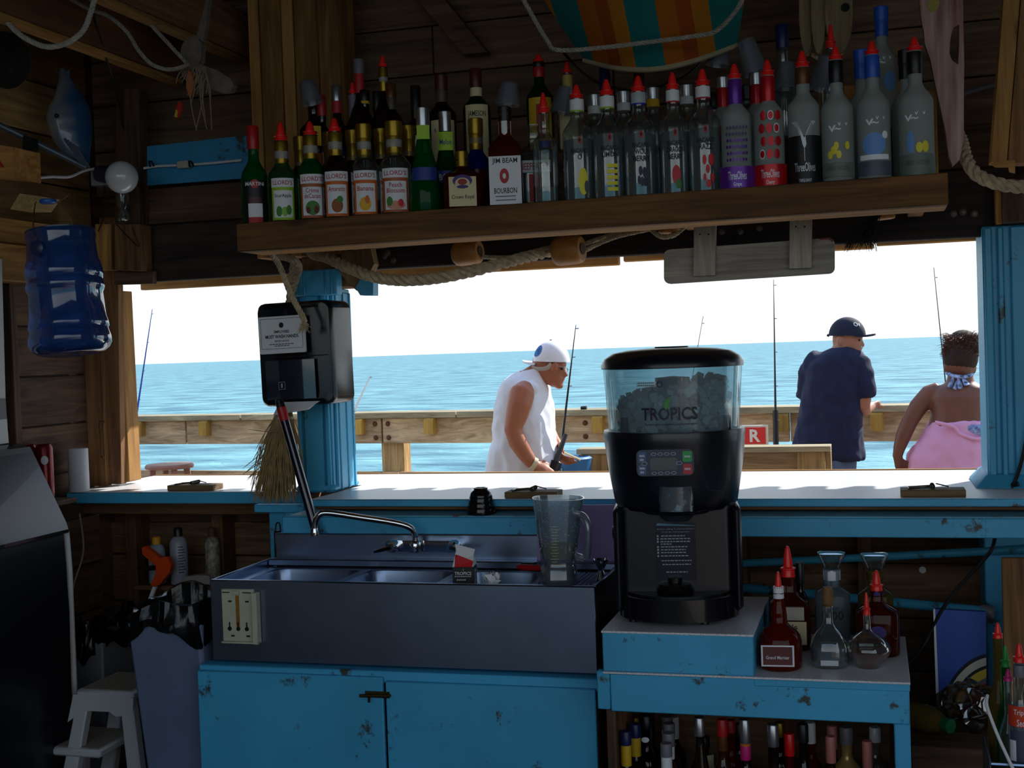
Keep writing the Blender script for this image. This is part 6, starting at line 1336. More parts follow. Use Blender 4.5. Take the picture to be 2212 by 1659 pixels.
# ---- man in white sleeveless shirt, profile to the right
YM = 6.66
sk1 = skin('sunburnt skin', 'a8684c')
pm = root('person', Vector((at(1130, 1000, YM).x, YM, -.02)), 'person in white sleeveless shirt and backward white cap holding fishing rod', 'person')
bm = BM()
loft(bm, [(800, 1150, 26, .075, 0), (815, 1138, 36, .10, 0), (840, 1134, 46, .17, 0), (880, 1132, 56, .185, 0), (930, 1132, 60, .18, 0), (985, 1130, 68, .18, 0), (1030, 1130, 66, .18, 0), (1080, 1128, 60, .18, 0)], YM)
for s in (-.09, .09): limb(bm, [(1128, 1060, s, 34), (1132, 1180, s, 26), (1128, 1260, s, 19), (1124, 1380, s, 17), (1122, 1480, s, 11)], YM); tube(bm, [at(1118, 1484, YM + s), at(1160, 1490, YM + s)], [.04, .03], 10)
limb(bm, [(1140, 822, 0, 26), (1160, 806, 0, 22), (1178, 794, 0, 22)], YM)                         # neck
hc = at(1186, 786, YM); kh = mpp(1186, 786, YM)
ell(bm, hc, (.094, .075, .112), Euler((0, R(14), 0)), 20, 14)
ell(bm, at(1199, 815, YM), (.05, .05, .055), Euler((0, R(20), 0)))                                # jaw
tube(bm, [at(1212, 792, YM), at(1219, 803, YM), at(1222, 809, YM), at(1214, 812, YM)], [.012, .015, .018, .012], 8)   # nose
ell(bm, at(1214, 820, YM), (.016, .028, .010)); ell(bm, at(1208, 833, YM), (.024, .03, .02))      # lips, chin
ell(bm, at(1218, 787, YM), (.014, .05, .012))                                                     # brow
ell(bm, at(1198, 794, YM - .078), (.020, .012, .034), Euler((0, R(15), 0)))                       # ear
# near arm
limb(bm, [(1136, 838, -.15, 20), (1128, 850, -.20, 28), (1122, 875, -.225, 27), (1114, 905, -.235, 23), (1108, 927, -.24, 20), (1118, 955, -.235, 20), (1135, 982, -.21, 17), (1152, 1003, -.19, 13)], YM)
w = at(1152, 1003, YM - .19); hand(bm, w, Vector((.9, .1, -.55)), Vector((.2, .6, .6)), Vector((0, 0, 1)), .16, .9)
# far arm to the rod
limb(bm, [(1150, 850, .18, 24), (1168, 890, .22, 21), (1180, 925, .22, 18), (1195, 950, .15, 14), (1205, 962, .06, 11)], YM)
w = at(1204, 962, YM + .05); hand(bm, w, Vector((.25, -.5, -.45)), Vector((.3, -.6, .5)), Vector((1, 0, 0)), .16, 1.3)
flesh('body', bm, sk1, pm, .008, 5)
obj('eye', ell(BM(), at(1214, 797, YM - .045), (.009, .01, .007)), M('dark eye', '1a1210', .2), pm)
bm = BM()
loft(bm, [(799, 1150, 22, .075, 0), (805, 1147, 28, .09, 0), (812, 1138, 38, .115, 0), (822, 1134, 44, .155, 0), (840, 1133, 50, .185, 0), (880, 1132, 60, .20, 0), (930, 1132, 64, .20, 0), (960, 1131, 70, .20, 0), (990, 1131, 76, .205, 0), (1018, 1129, 76, .205, 0), (1026, 1129, 74, .20, 0)], YM, 32)
ell(bm, at(1136, 838, YM - .14), (.075, .05, .04))
flesh('sleeveless_shirt', bm, cotton, pm, .011, 5, .009)
bm = BM(); loft(bm, [(1020, 1128, 70, .19, 0), (1050, 1128, 68, .195, 0), (1080, 1128, 62, .195, 0)], YM)
for s in (-.09, .09): limb(bm, [(1128, 1065, s, 40), (1132, 1180, s, 32), (1128, 1230, s, 30)], YM)
flesh('shorts', bm, M('grey shorts', '6f7278', .9), pm, .014, 4)
capw = M('white cap cloth', 'e8ebf2', .8)
bm = BM(); ell(bm, at(1191, 781, YM), (.100, .090, .114), Euler((0, R(4), 0)), 28, 18)
bmesh.ops.bisect_plane(bm, geom=bm.verts[:] + bm.edges[:] + bm.faces[:], plane_co=at(1191, 781, YM), plane_no=(.06, 0, 1), clear_inner=True)
cap_ = obj('cap', bm, capw, pm, ang=180)
bm = BM(); br = []
for i in range(9):
    a = R(-80 + 20*i); br.append((-.055 - .105*math.cos(a), .086*math.sin(a)))
o_ = at(1191, 782, YM)
prism(bm, br, lambda u, v: o_ + Vector((u + .0, v, .020 + .05*(u + .075) - 3.2*v*v)), lambda u, v: o_ + Vector((u, v, .010 + .05*(u + .075) - 3.2*v*v)))
obj('cap_brim', bm, capw, cap_)
def onell(c, r, rot, th, ph, off=1.01):
    v = Vector((r[0]*math.cos(ph)*math.cos(th), r[1]*math.cos(ph)*math.sin(th), r[2]*math.sin(ph))) * off; return Vector(c) + rot.to_matrix() @ v
bm = BM(); disc(bm, lambda x, y: onell(at(1191, 781, YM), (.100, .090, .114), Euler((0, R(4), 0)), x, y, 1.012), R(-138), R(30), R(22), R(18), 18); obj('cap_emblem', bm, M('blue cap emblem', '2f6fb5', .7, mott=.6, msc=60), cap_)
obj('cap_button', ell(BM(), at(1190, 735, YM), (.007, .007, .005)), M('grey cap'), cap_)
obj('hair', tube(BM(), arc([at(1150, 792, YM - .045), at(1163, 797, YM - .068), at(1182, 795, YM - .077), at(1192, 786, YM - .078)], 4), [(.007, .014)]*13, 8), M('grey hair', 'b5aba0', .9, bump=.5, msc=80), pm)
bm = BM(); tube(bm, [at(1196, 788, YM - .082), at(1218, 794, YM - .066)], .0022, 6)
tube(bm, [at(1218, 793, YM - .066), at(1226, 796, YM - .03), at(1227, 799, YM - .012)], .0022, 6); tube(bm, [at(1218, 793, YM - .066), at(1220, 803, YM - .06), at(1226, 803, YM - .03), at(1226, 796, YM - .03)], .0018, 6)
obj('spectacles', bm, M('wire spectacles', '8f9298', .2, .8), pm)
obj('wristband', tube(BM(), [at(1148, 1000, YM - .20), at(1156, 1004, YM - .19)], .037, 14), M('pale cord', 'cbbf9f', .8), pm)

# ---- man in navy shirt leaning on rail, head turned right
YN = 8.15
sk2 = skin('tanned skin', 'a1705a')
pn = root('person', Vector((at(1795, 1000, YN).x, YN, -.02)), 'person in navy t-shirt and navy cap leaning on the railing', 'person')
bm = BM()
loft(bm, [(752, 1815, 24, .07, .0), (770, 1810, 44, .10, 0), (800, 1804, 52, .12, 0), (860, 1797, 54, .125, 0), (920, 1790, 56, .12, 0), (975, 1788, 56, .13, 0), (1030, 1788, 54, .13, 0)], YN)
for s in (-22, 24): limb(bm, [(1788 + s, 1010, 0, 26), (1790 + s, 1110, 0, 20), (1792 + s, 1190, 0, 16), (1792 + s, 1290, 0, 13), (1794 + s, 1345, 0, 9)], YN); tube(bm, [at(1794 + s, 1350, YN - .03), at(1794 + s, 1340, YN + .14)], [.04, .03], 10)
limb(bm, [(1814, 775, 0, 24), (1820, 757, -.01, 23), (1826, 742, 0, 24)], YN)
hN = at(1830, 733, YN); ell(bm, hN, (.090, .074, .110), Euler((0, R(4), 0)), 20, 14)
ell(bm, at(1846, 752, YN), (.045, .045, .05)); tube(bm, [at(1857, 733, YN), at(1862, 740, YN), at(1864, 745, YN), at(1857, 747, YN)], [.010, .013, .017, .011], 8)
ell(bm, at(1858, 754, YN), (.014, .024, .009)); ell(bm, at(1855, 763, YN), (.02, .026, .018)); ell(bm, at(1860, 729, YN), (.012, .045, .012))
ell(bm, at(1814, 735, YN - .072), (.020, .012, .033))
limb(bm, [(1842, 788, -.02, 15), (1860, 812, -.03, 18), (1866, 845, -.04, 18), (1865, 878, -.04, 15), (1868, 886, .02, 14), (1877, 880, .10, 12), (1882, 877, .16, 10)], YN)
hand(bm, at(1882, 876, YN + .15), Vector((.35, .8, .0)), Vector((-.8, .3, .2)), Vector((0, 0, 1)), .16, .5)
limb(bm, [(1772, 792, 0, 15), (1750, 820, .06, 18), (1742, 856, .12, 17), (1760, 880, .25, 13)], YN)
hand(bm, at(1762, 880, YN + .25), Vector((.8, .5, 0)), Vector((0, 1, .2)), Vector((0, 0, 1)), .16, .5)
flesh('body', bm, sk2, pn, .008, 5)
obj('eye', ell(BM(), at(1856, 735, YN - .04), (.009, .01, .006)), M('dark eye'), pn)
obj('moustache', tube(BM(), [at(1858, 750, YN - .03), at(1862, 749, YN - .005), at(1861, 752, YN + .02)], .007, 6), M('grey hair'), pn)
bm = BM()
loft(bm, [(752, 1822, 20, .075, -.005), (757, 1818, 30, .10, 0), (766, 1810, 46, .115, 0), (780, 1805, 56, .13, 0), (820, 1801, 60, .145, 0), (870, 1796, 63, .15, 0), (920, 1791, 67, .15, 0), (960, 1788, 73, .155, 0), (985, 1790, 75, .155, 0), (992, 1791, 74, .15, 0)], YN, 32)
limb(bm, [(1836, 776, -.0, 27), (1852, 790, -.02, 28), (1860, 808, -.03, 26), (1866, 835, -.035, 24), (1868, 858, -.04, 22)], YN)
limb(bm, [(1774, 780, 0, 28), (1762, 790, .02, 28), (1750, 815, .05, 26), (1743, 858, .10, 22)], YN)
flesh('t_shirt', bm, navyct, pn, .011, 5, .010)
bm = BM(); loft(bm, [(985, 1790, 60, .15, 0), (1030, 1789, 58, .15, 0)], YN)
for s in (-22, 24): limb(bm, [(1788 + s, 1010, 0, 31), (1790 + s, 1110, 0, 25), (1792 + s, 1190, 0, 21), (1792 + s, 1335, 0, 18)], YN)
flesh('jeans', bm, denim, pn, .014, 4)
ncap = M('navy cap cloth', '10182f', .8)
bm = BM(); c_ = at(1830, 725, YN); ell(bm, c_, (.112, .092, .116), Euler((0, R(-2), 0)), 28, 18)
bmesh.ops.bisect_plane(bm, geom=bm.verts[:] + bm.edges[:] + bm.faces[:], plane_co=at(1830, 725, YN), plane_no=(.02, 0, 1), clear_inner=True)
cn = obj('cap', bm, ncap, pn, ang=180)
o_ = at(1848, 720, YN); bm = BM(); br = [(.0, -.085)] + [(.02 + .10*math.cos(R(a)), .085*math.sin(R(a))) for a in range(-75, 76, 15)] + [(.0, .085)]
prism(bm, br, lambda u, v: o_ + Vector((u, v, .010 - .12*u - 2.6*v*v)), lambda u, v: o_ + Vector((u, v, -.002 - .12*u - 2.6*v*v)))
obj('cap_brim', bm, ncap, cn)
cfn = lambda x, y: onell(c_, (.112, .092, .116), Euler((0, R(-2), 0)), -R(48) + x, R(34) + y, 1.02)
obj('cap_lettering', text(BM(), 'Ov', R(30), R(16), cfn, 0, 0, bold=.02), inkw, cn)
obj('cap_strap', tube(BM(), [at(1790, 722, YN), at(1788, 727, YN)], .008, 8), ncap, cn)

# ---- woman in pink wrap
YO = 7.8
sk3 = skin('brown skin', '6e4434')
po = root('person', Vector((at(2062, 1000, YO).x, YO, -.02)), 'person with pinned-up hair, halter tie and pink wrap seen from behind', 'person')
bm = BM()
loft(bm, [(806, 2074, 24, .065, 0), (826, 2074, 30, .075, 0), (838, 2074, 56, .10, 0), (856, 2074, 63, .125, 0), (890, 2074, 60, .14, 0), (915, 2070, 61, .15, 0), (950, 2062, 72, .17, 0), (985, 2050, 82, .18, 0), (1030, 2050, 80, .18, 0)], YO)
limb(bm, [(2074, 838, 0, 25), (2075, 815, 0, 23), (2075, 795, .01, 24)], YO)
ell(bm, at(2074, 778, YO), (.090, .098, .118), None, 20, 14)
for px in (2043, 2105): ell(bm, at(px, 795, YO), (.014, .02, .032))
limb(bm, [(2030, 846, 0, 22), (2008, 852, -.0, 22), (1984, 878, -.02, 20), (1964, 912, -.04, 18), (1952, 940, -.05, 17), (1942, 970, -.06, 13), (1938, 990, -.06, 10)], YO)
hand(bm, at(1939, 990, YO - .06), Vector((.25, .2, -.9)), Vector((.9, 0, .2)), Vector((0, 1, 0)), .16, .4)
limb(bm, [(2120, 846, 0, 22), (2140, 856, 0, 22), (2152, 890, -.02, 20), (2158, 930, -.02, 17), (2160, 970, -.02, 13)], YO)
hand(bm, at(2160, 972, YO - .02), Vector((0, .2, -.9)), Vector((-.9, 0, .2)), Vector((0, 1, 0)), .16, .4)
for s in (-36, 36): limb(bm, [(2050 + s, 1010, 0, 38), (2052 + s, 1110, 0, 30), (2054 + s, 1190, 0, 22), (2056 + s, 1300, 0, 17), (2056 + s, 1355, 0, 11)], YO)
flesh('body', bm, sk3, po, .010, 5)
bm = BM()
loft(bm, [(908, 2074, 63, .155, 0), (914, 2073, 64, .16, 0), (930, 2068, 67, .168, 0), (955, 2060, 77, .185, 0), (985, 2049, 87, .195, 0), (1012, 2048, 86, .195, 0), (1060, 2050, 84, .195, 0)], YO, 36)
flesh('pink_wrap', bm, pinkct, po, .011, 4, .009)
obj('wrap_fold', tube(BM(), arc([at(2020, 912, YO - .16), at(2060, 922, YO - .178), at(2075, 938, YO - .18), at(2110, 948, YO - .172), at(2134, 940, YO - .13)], 5), .010, 8), pinkct, po)
blt = M('blue white print cloth', '8fa6d8', .8, mott=.95, msc=45)
kO = mpp(2106, 928, YO)
obj('bikini_patch', ell(BM(), at(2107, 928, YO - .145), (27*kO, .03, 12*kO), Euler((0, R(8), 0))), blt, po)
bm = BM()
for (a, c) in (((2060, 815), (2052, 838)), ((2072, 818), (2064, 842)), ((2080, 818), (2090, 832)), ((2070, 814), (2076, 840))):
    p0_, p1_ = at(a[0], a[1], YO - .085), at(c[0], c[1], YO - .10); tube(bm, [p0_, p0_.lerp(p1_, .5), p1_], [(.010, .005), (.02, .006), (.024, .004)], 8)
tube(bm, arc([at(2046, 806, YO - .03), at(2060, 812, YO - .085), at(2085, 814, YO - .085), at(2100, 808, YO - .03)], 4), .011, 8)
obj('halter_tie', bm, blt, po)
hairm = M('dark brown hair', '2a1a12', .8, mott=.4, msc=70)
bm = BM(); ell(bm, at(2075, 772, YO + .0), (.098, .105, .108), None, 20, 14); ell(bm, at(2076, 752, YO), (.094, .09, .10)); ell(bm, at(2080, 740, YO), (.088, .085, .075)); ell(bm, at(2058, 752, YO), (.05, .07, .07)); ell(bm, at(2096, 748, YO), (.05, .07, .07))
bmesh.ops.bisect_plane(bm, geom=bm.verts[:] + bm.edges[:] + bm.faces[:], plane_co=at(2075, 806, YO), plane_no=(0, 0, 1), clear_inner=True)
hr = obj('hair', bm, hairm, po, ang=180)
bm = BM(); rnd = random.Random(8)
for i in range(1600):
    a = rnd.uniform(0, 2*math.pi); q = rnd.uniform(0, 1); b0 = at(2078, 748, YO) + Vector((.088*math.cos(a)*q**.35, .085*math.sin(a)*q**.35, rnd.uniform(-.07, .06)))
    dr = Vector((math.cos(a)*.6 - .1, math.sin(a)*.6, rnd.uniform(.1, 1.0))).normalized(); L = rnd.uniform(.02, .055)
    tube(bm, [b0, b0 + dr*L*.6, b0 + dr*L + Vector((rnd.uniform(-.015, .015), 0, -.012))], [.0018, .0016, .0006], 3, cap=False)
for i in range(40):
    b0 = at(2050, 745, YO - .03); e = at(rnd.uniform(2030, 2050), rnd.uniform(755, 772), YO - .05 + rnd.uniform(-.03, .03)); tube(bm, [b0, b0.lerp(e, .6) + Vector((0, 0, .01)), e], [.0018, .0015, .0006], 3, cap=False)
obj('hair_strands', bm, M('mid brown hair', '5a3220', .6), hr, kind='stuff', recalc=False)  # loose strands in a lighter brown than the hair beneath

# ---- fishing rods
def rod(px0, py0, px1, py1, Y0, Y1, label, mat, r0=.007, r1=.0018, guides=4, grip=None, reel=None):
    a, c = at(px0, py0, Y0), at(px1, py1, Y1); rt = root('fishing_rod', a, label, 'fishing rod', 'fishing rods along the railing')
    obj('blank', tube(BM(), [a, a.lerp(c, .5), c], [r0, (r0+r1)/2, r1], 8), mat, rt)
    for i in range(guides):
        p = a.lerp(c, .25 + .72*i/max(1, guides-1)); obj('guide', lathe(BM(), [(.008, -.001), (.011, 0), (.008, .001)], 10, Matrix.Translation(p + Vector((.010, 0, 0))) @ Matrix.Rotation(R(20), 4, 'X')), M('guide ring', '6a6e74', .3, .7), rt)
    if grip: obj('grip', tube(BM(), [a, a.lerp(c, grip)], r0*1.7, 10), blackc, rt)
    if reel:
        p = a.lerp(c, reel); obj('reel', lathe(BM(), [(.02, -.02), (.025, -.018), (.018, -.01), (.018, .01), (.025, .018), (.02, .02)], 14, Matrix.Translation(p + Vector((.03, 0, -.02))) @ Matrix.Rotation(R(90), 4, 'Y')), M('silver cap'), rt)
    return rt
darkrod = M('dark rod blank', '15171c', .3); bluerod = M('blue rod blank', '1c3f9a', .3); whiterod = M('white rod blank', 'd8d8d2', .4)
Yl = rp(283).y - .12
rod(278, 1010, 329, 668, Yl, Yl + .1, 'blue fishing rod leaning on railing beside the left jamb', bluerod, .012, .003, 5, None)
rod(752, 915, 800, 812, rp(760).y - .1, rp(760).y + .05, 'short white fishing rod leaning right behind the blue post', whiterod, .012, .006, 2)
rod(1191, 1024, 1222, 938, YM - .1, YM - .02, 'thick dark rod butt in the hand of the person in white', M('grey graphite', '3a3c40', .4), .020, .012, 0, .3, .12)
rod(1213, 962, 1244, 702, YM - .02, YM + .1, 'thin dark fishing rod in front of the white-capped person', darkrod, .008, .002, 4, None)
rod(1424, 1218, 1519, 683, rp(1424).y - .4, rp(1505).y + .1, 'rod tip rising behind the frozen drink machine', darkrod, .005, .002, 2)
rod(1677, 1010, 1671, 604, rp(1675).y - .25, rp(1675).y - .05, 'tall upright black fishing rod beside the person in navy', darkrod, .011, .002, 5, .3)
rod(2091, 1299, 2017, 578, YO + .35, YO + .4, 'fishing rod rising behind the person in pink wrap', darkrod, .008, .002, 4)
# ---- stool outside
so_ = atz(366, 1002, .76); sto = root('bar_stool', Vector((so_.x, so_.y, -.02)), 'brown round bar stool outside by the railing', 'stool')
stw = M('brown painted stool', '8a5a4e', .45, mott=.15, msc=10)
ks = (so_ - EYE).length / F
obj('seat', lathe(BM(), [(.17, -.04), (.195, -.035), (.2, -.015), (.19, 0), (0, .002)], 32, Matrix.Translation(so_)), stw, sto)
for a in range(4):
    d = Vector((math.cos(R(45 + 90*a)), math.sin(R(45 + 90*a)), 0)); obj('leg', beam(BM(), so_ + d*.14 + Vector((0, 0, -.035)), so_ + d*.22 + Vector((0, 0, -.775)), .045, .045, d), stw, sto)
    d2 = Vector((math.cos(R(135 + 90*a)), math.sin(R(135 + 90*a)), 0)); obj('rung', beam(BM(), so_ + d*.19 + Vector((0, 0, -.5)), so_ + d2*.19 + Vector((0, 0, -.5)), .025, .025), stw, sto)
# ---- wooden bench back nearer than the railing, red sign, blue tub
bn = root('bench_back', at(1500, 1015, 7.0), 'plain timber bench back standing behind the drink machine', 'bench')
YBn = 7.05; zt1 = at(1520, 966, YBn).z
xA, xB = at(1255, 990, YBn).x, at(1783, 990, YBn).x
obj('top_rail', bx(BM(), xA - .02, xB + .03, YBn - .03, YBn + .12, zt1 - .03, zt1), capm, bn)
obj('back_board', bx(BM(), xA + .15, xB - .02, YBn + .06, YBn + .10, zt1 - .30, zt1 - .03), wrailX, bn)
obj('back_board', bx(BM(), xA + .15, xB - .02, YBn + .06, YBn + .10, .45, .62), wrailX, bn)
for x in (xA + .0, xB - .15): obj('post', bx(BM(), x, x + .15, YBn - .01, YBn + .10, -.02, zt1 - .03), wrailZ, bn)
obj('side_post', bx(BM(), xB - .0, xB + .03, YBn, YBn + .1, -.02, zt1 - .03), wrailZ, bn)
obj('seat', bx(BM(), xA, xB, YBn + .1, YBn + .5, .42, .46), wrailX, bn)
for x in (xA + .05, xB - .15): obj('front_leg', bx(BM(), x, x + .09, YBn + .4, YBn + .49, -.02, .42), wrailZ, bn)
Ysg = 7.6; sgr = root('red_sign', at(1600, 963, Ysg), 'red sign with white letters and pale frame beside the drink machine', 'sign')
a, c = at(1490, 921, Ysg), at(1660, 963, Ysg)
obj('sign_frame', bx(BM(), a.x, c.x, Ysg, Ysg + .02, c.z, a.z, .003), M('pale sign frame', 'c9c6bd', .5), sgr)
obj('sign_face', bx(BM(), a.x + .012, c.x - .014, Ysg - .004, Ysg, c.z + .012, a.z - .012, .001), M('sign red', 'c2262c', .4), sgr)
obj('lettering', text(BM(), 'R', .062, .075, lambda x, y: Vector((x, Ysg - .006, y)), c.x - .045 - .031, (a.z + c.z)/2 + .0, bold=.03), inkw, sgr)
for x in (a.x + .1, c.x - .1): obj('sign_leg', bx(BM(), x - .02, x + .02, Ysg + .02, Ysg + .05, -.02, a.z - .01), wrailZ, sgr)
tubm = M('blue tub plastic', '2f6c9c', .4); tp_ = at(1228, 1000, 6.95)
tbb = root('blue_tub', Vector((tp_.x, 6.95, .6)), 'blue plastic bait tub beside the fishing rod', 'tub')
tbz = at(1228, 990, 6.95).z
obj('tub', lathe(BM(), [(.10, tbz - .38), (.13, tbz - .02), (.135, tbz), (.12, tbz + .01), (.1, tbz + .004), (0, tbz + .002)], 24, Matrix.Translation((tp_.x, 6.95, 0))), tubm, tbb)
obj('net_handle', tube(BM(), [at(1214, 976, 6.85), at(1254, 994, 6.85)], .007, 8), M('pale cane', 'c9b98a', .6), tbb)
obj('tub_stand', bx(BM(), tp_.x - .14, tp_.x + .14, 6.82, 7.03, -.02, tbz - .38), wrailX, tbb)
obj('rail_clip', tube(BM(), [rp(1252) + Vector((0, .05, ZR + .01)), rp(1264) + Vector((0, .05, ZR + .012))], .014, 8), blackc, rail)
# ================================================================== things on the counters and the sink
def trap(px, py, Y, L, label):
    p = at(px, py, Y); rt = root('spring_trap', Vector((p.x, Y, ZC)), label, 'spring trap', 'wooden spring traps on the counter')
    hx = L/2; wd2 = wood('trap wood', '5a4630', '8c7250', 'x')
    obj('block', bx(BM(), p.x - hx, p.x + hx, Y, Y + .085, ZC + .0005, ZC + .022, .002), wd2, rt)
    sp = M('dull spring steel', '57524c', .4, .8)
    z = ZC + .024
    obj('bar', tube(BM(), [Vector((p.x - hx*.75, Y + .015, z)), Vector((p.x - hx*.1, Y + .012, z + .006)), Vector((p.x, Y + .012, z + .004)), Vector((p.x, Y + .075, z + .004)), Vector((p.x - hx*.75, Y + .07, z)), Vector((p.x - hx*.75, Y + .015, z))], .0025, 6), sp, rt)
    bm = BM(); pts = []
    for i in range(60): a = i*.9; pts.append(Vector((p.x + .006*math.cos(a), Y + .010 + .065*i/59, z + .006 + .006*math.sin(a))))
    tube(bm, pts, .0018, 5); obj('spring', bm, sp, rt)
    obj('trigger', tube(BM(), [Vector((p.x + .01, Y + .04, z + .014)), Vector((p.x + hx*.5, Y + .04, z + .004))], .002, 6), sp, rt)
trap(410, 1058, 4.43, .20, 'wooden spring trap on left counter near the straw bundle')
trap(1146, 1073, 4.17, .185, 'wooden spring trap on counter beside the black bowls')
trap(2016, 1070, 4.19, .195, 'wooden spring trap on counter near the right blue post')
# black cup stack on ledge
k = mpp(1038, 1080, 4.12); P = Vector((at(1038, 1102, 4.115).x, 4.125, ZC - .0475)); cs = root('cup_stack', P, 'upside-down stack of black plastic cups on the blue ledge', 'cup stack')
for i in range(4):
    z = .004 + .0175*i; r0 = .0495 - .0035*i; r1 = r0 - .003
    obj('cup', lathe(BM(), [(r0, z - .003), (r0 + .001, z), (r1, z + .0165), (r1 - .004, z + .018)] if i < 3 else [(r0, z - .003), (r0 + .001, z), (r1, z + .018), (r1 - .012, z + .028), (r1 - .012, z + .034), (r1 - .017, z + .034), (r1 - .018, z + .026), (0.0001, z + .026)], 28, Matrix.Translation(P)), M('glossy black cup', '0b0b0f', .12), cs)
# lavender board behind the drainboard
obj('lavender_board', pxprism([(1160, 1228), (1342, 1228), (1340, 1090), (1160, 1092)], 4.05, .008), M('lavender board', 'a08cc0', .6, mott=.06, msc=6), label='lavender panel standing behind the blender jar', cat='board')
# blender jar
bj = root('blender_jar', at(1213, 1255, 3.78), 'clear wet blender jug with handle on the drainboard', 'blender jar')
kb_ = mpp(1213, 1160, 3.78); zbj = zd + .0035; Pj = Vector((at(1207, 1255, 3.78).x, 3.78, zbj)); mj = facing(Pj); mj = mj @ Matrix.Rotation(R(1.5), 4, 'Y')
hj = at(1205, 1075, 3.78).z - zbj
jar = thin('wet jar plastic', 'dbe5ea', .16, .12, .16, 'c3cfd8')
pr = [(.048, 0), (.056, .004), (.056, .055), (.050, .062), (.054, .075), (.066, hj*.62), (.078, hj*.97), (.080, hj), (.076, hj), (.063, hj*.62), (.050, .078), (.0005, .074)]
obj('jar', slathe(BM(), pr, 40, mj, 2.6), jar, bj, ang=60)
obj('base_collar', slathe(BM(), [(.049, .001), (.054, .004), (.054, .052), (.045, .06)], 32, mj, 2.6), M('smoky clear base', '6a7480', .15, trans=.7, ior=1.2), bj)
obj('residue', slathe(BM(), [(.048, .080), (.052, .10), (.0535, .118), (.052, .12), (.001, .10)], 24, mj, 2.6), M('yellow slush', 'a8a060', .4, alpha=.75), bj)
hh = [mj @ Vector(q) for q in ((.055, -.055, hj*.83), (.075, -.085, hj*.82), (.088, -.098, hj*.70), (.086, -.096, hj*.45), (.080, -.085, hj*.35), (.055, -.055, hj*.35))]
obj('handle', tube(BM(), arc(hh, 5), .011, 12), jar, bj)
tb = BM()
for i in range(14): patch(tb, lambda x, y: mj @ Vector((x - .012, -.060 - .10*(y - .1)*.55 - .004, y)), -.008 if i % 2 else -.012, .008 if i % 2 else .012, hj*.25 + i*.009, hj*.25 + i*.009 + .0015, 1)
obj('scale_marks', tb, M('pale yellow print', 'b8ad78', .6), bj)
bm = BM(); rnd = random.Random(3)
for i in range(140):
    z = rnd.uniform(.1, hj); r = lerp(.055, .0785, min(1, (z - .075)/(hj - .075))) * 1.0; a = rnd.uniform(-math.pi, 0); q = (abs(math.cos(a))**2.6 + abs(math.sin(a))**2.6) ** (-1/2.6)
    ell(bm, mj @ Vector((r*q*math.cos(a), r*q*math.sin(a), z)), (.0012, .0012, .0015), None, 6, 4)
obj('water_drops', bm, M('water drops', 'e6eef2', .05, trans=.6, ior=1.2), bj, kind='stuff')
# jigger
Pg = Vector((at(1299, 1252, 3.85).x, 3.85, zr + .001 - .02)); Pg.z = zd + .001
jh = at(1299, 1208, 3.85).z - Pg.z
obj('jigger', lathe(BM(), [(.020, 0), (.021, .001), (.010, jh*.42), (.0085, jh*.48), (.010, jh*.55), (.026, jh*.99), (.027, jh), (.0255, jh), (.009, jh*.56), (.0001, jh*.54)], 28, Matrix.Translation(Pg)), chrome, label='steel double jigger on the drainboard corner', cat='jigger')
# red-handled brush
rbk = root('red_handled_brush', at(1143, 1228, 3.95), 'red-handled brush lying at the back of the drainboard', 'brush')
obj('handle', tube(BM(), [at(1118, 1224, 3.93), at(1128, 1226, 3.92), at(1172, 1227, 3.90)], [(.006, .006), (.011, .010), (.010, .009)], 10), redc, rbk)
obj('head', bx(BM(), *(lambda p: (p.x - .025, p.x + .022, 3.94, 3.97, p.z - .008, p.z + .008))(at(1143, 1220, 3.955)), .003), blackc, rbk)
# juice carton in the third bowl
ck = root('juice_carton', at(1012, 1260, 3.72), 'open black juice carton with red fruit print in sink', 'carton')
YK = 3.73; a = at(977, 1225, YK); c = at(1022, 1262, YK); w3 = c.x - a.x; dp_ = .055; zk0 = .70; zk1 = a.z
CM = Matrix.Translation(Vector((a.x, YK, 0))) @ Matrix.Rotation(R(8), 4, 'Z')
cv_ = lambda x, y, z: CM @ Vector((x, y, z))
obj('carton_body', hexa(BM(), [cv_(0, 0, zk0), cv_(w3, 0, zk0), cv_(w3, w3, zk0), cv_(0, w3, zk0), cv_(0, 0, zk1), cv_(w3, 0, zk1), cv_(w3, w3, zk1), cv_(0, w3, zk1)], .001), blk_lab, ck)
top_ = [cv_(0, 0, zk1), cv_(w3, 0, zk1), cv_(w3, w3, zk1), cv_(0, w3, zk1)]; rdg = [cv_(.008, w3*.45, zk1 + .045), cv_(w3*.95, w3*.5, zk1 + .034)]
bm = BM(); V = [bm.verts.new(p) for p in top_ + rdg]
for f in ((0, 1, 5, 4), (2, 3, 4, 5), (1, 2, 5), (3, 0, 4), (3, 2, 1, 0)): bm.faces.new([V[i] for i in f])
obj('gable', bm, wh_lab, ck)
obj('gable_print', hexa(BM(), [lerp(top_[0], top_[1], .1), lerp(top_[0], top_[1], .95), lerp(top_[0], top_[1], .95) + Vector((0, .001, 0)), lerp(top_[0], top_[1], .1) + Vector((0, .001, 0)), lerp(top_[0], rdg[0], .75) + Vector((.006, -.003, .002)), lerp(top_[1], rdg[1], .45) + Vector((0, -.003, .001)), lerp(top_[1], rdg[1], .45), lerp(top_[0], rdg[0], .75)]), M('red fruit print', 'c02028', .5), ck)
obj('flap', hexa(BM(), [rdg[0], rdg[1], rdg[1] + Vector((0, .002, 0)), rdg[0] + Vector((0, .002, 0)), rdg[0] + Vector((-.006, .01, .02)), rdg[1] + Vector((.002, .01, .014)), rdg[1] + Vector((.002, .012, .014)), rdg[0] + Vector((-.006, .012, .02))]), wh_lab, ck)
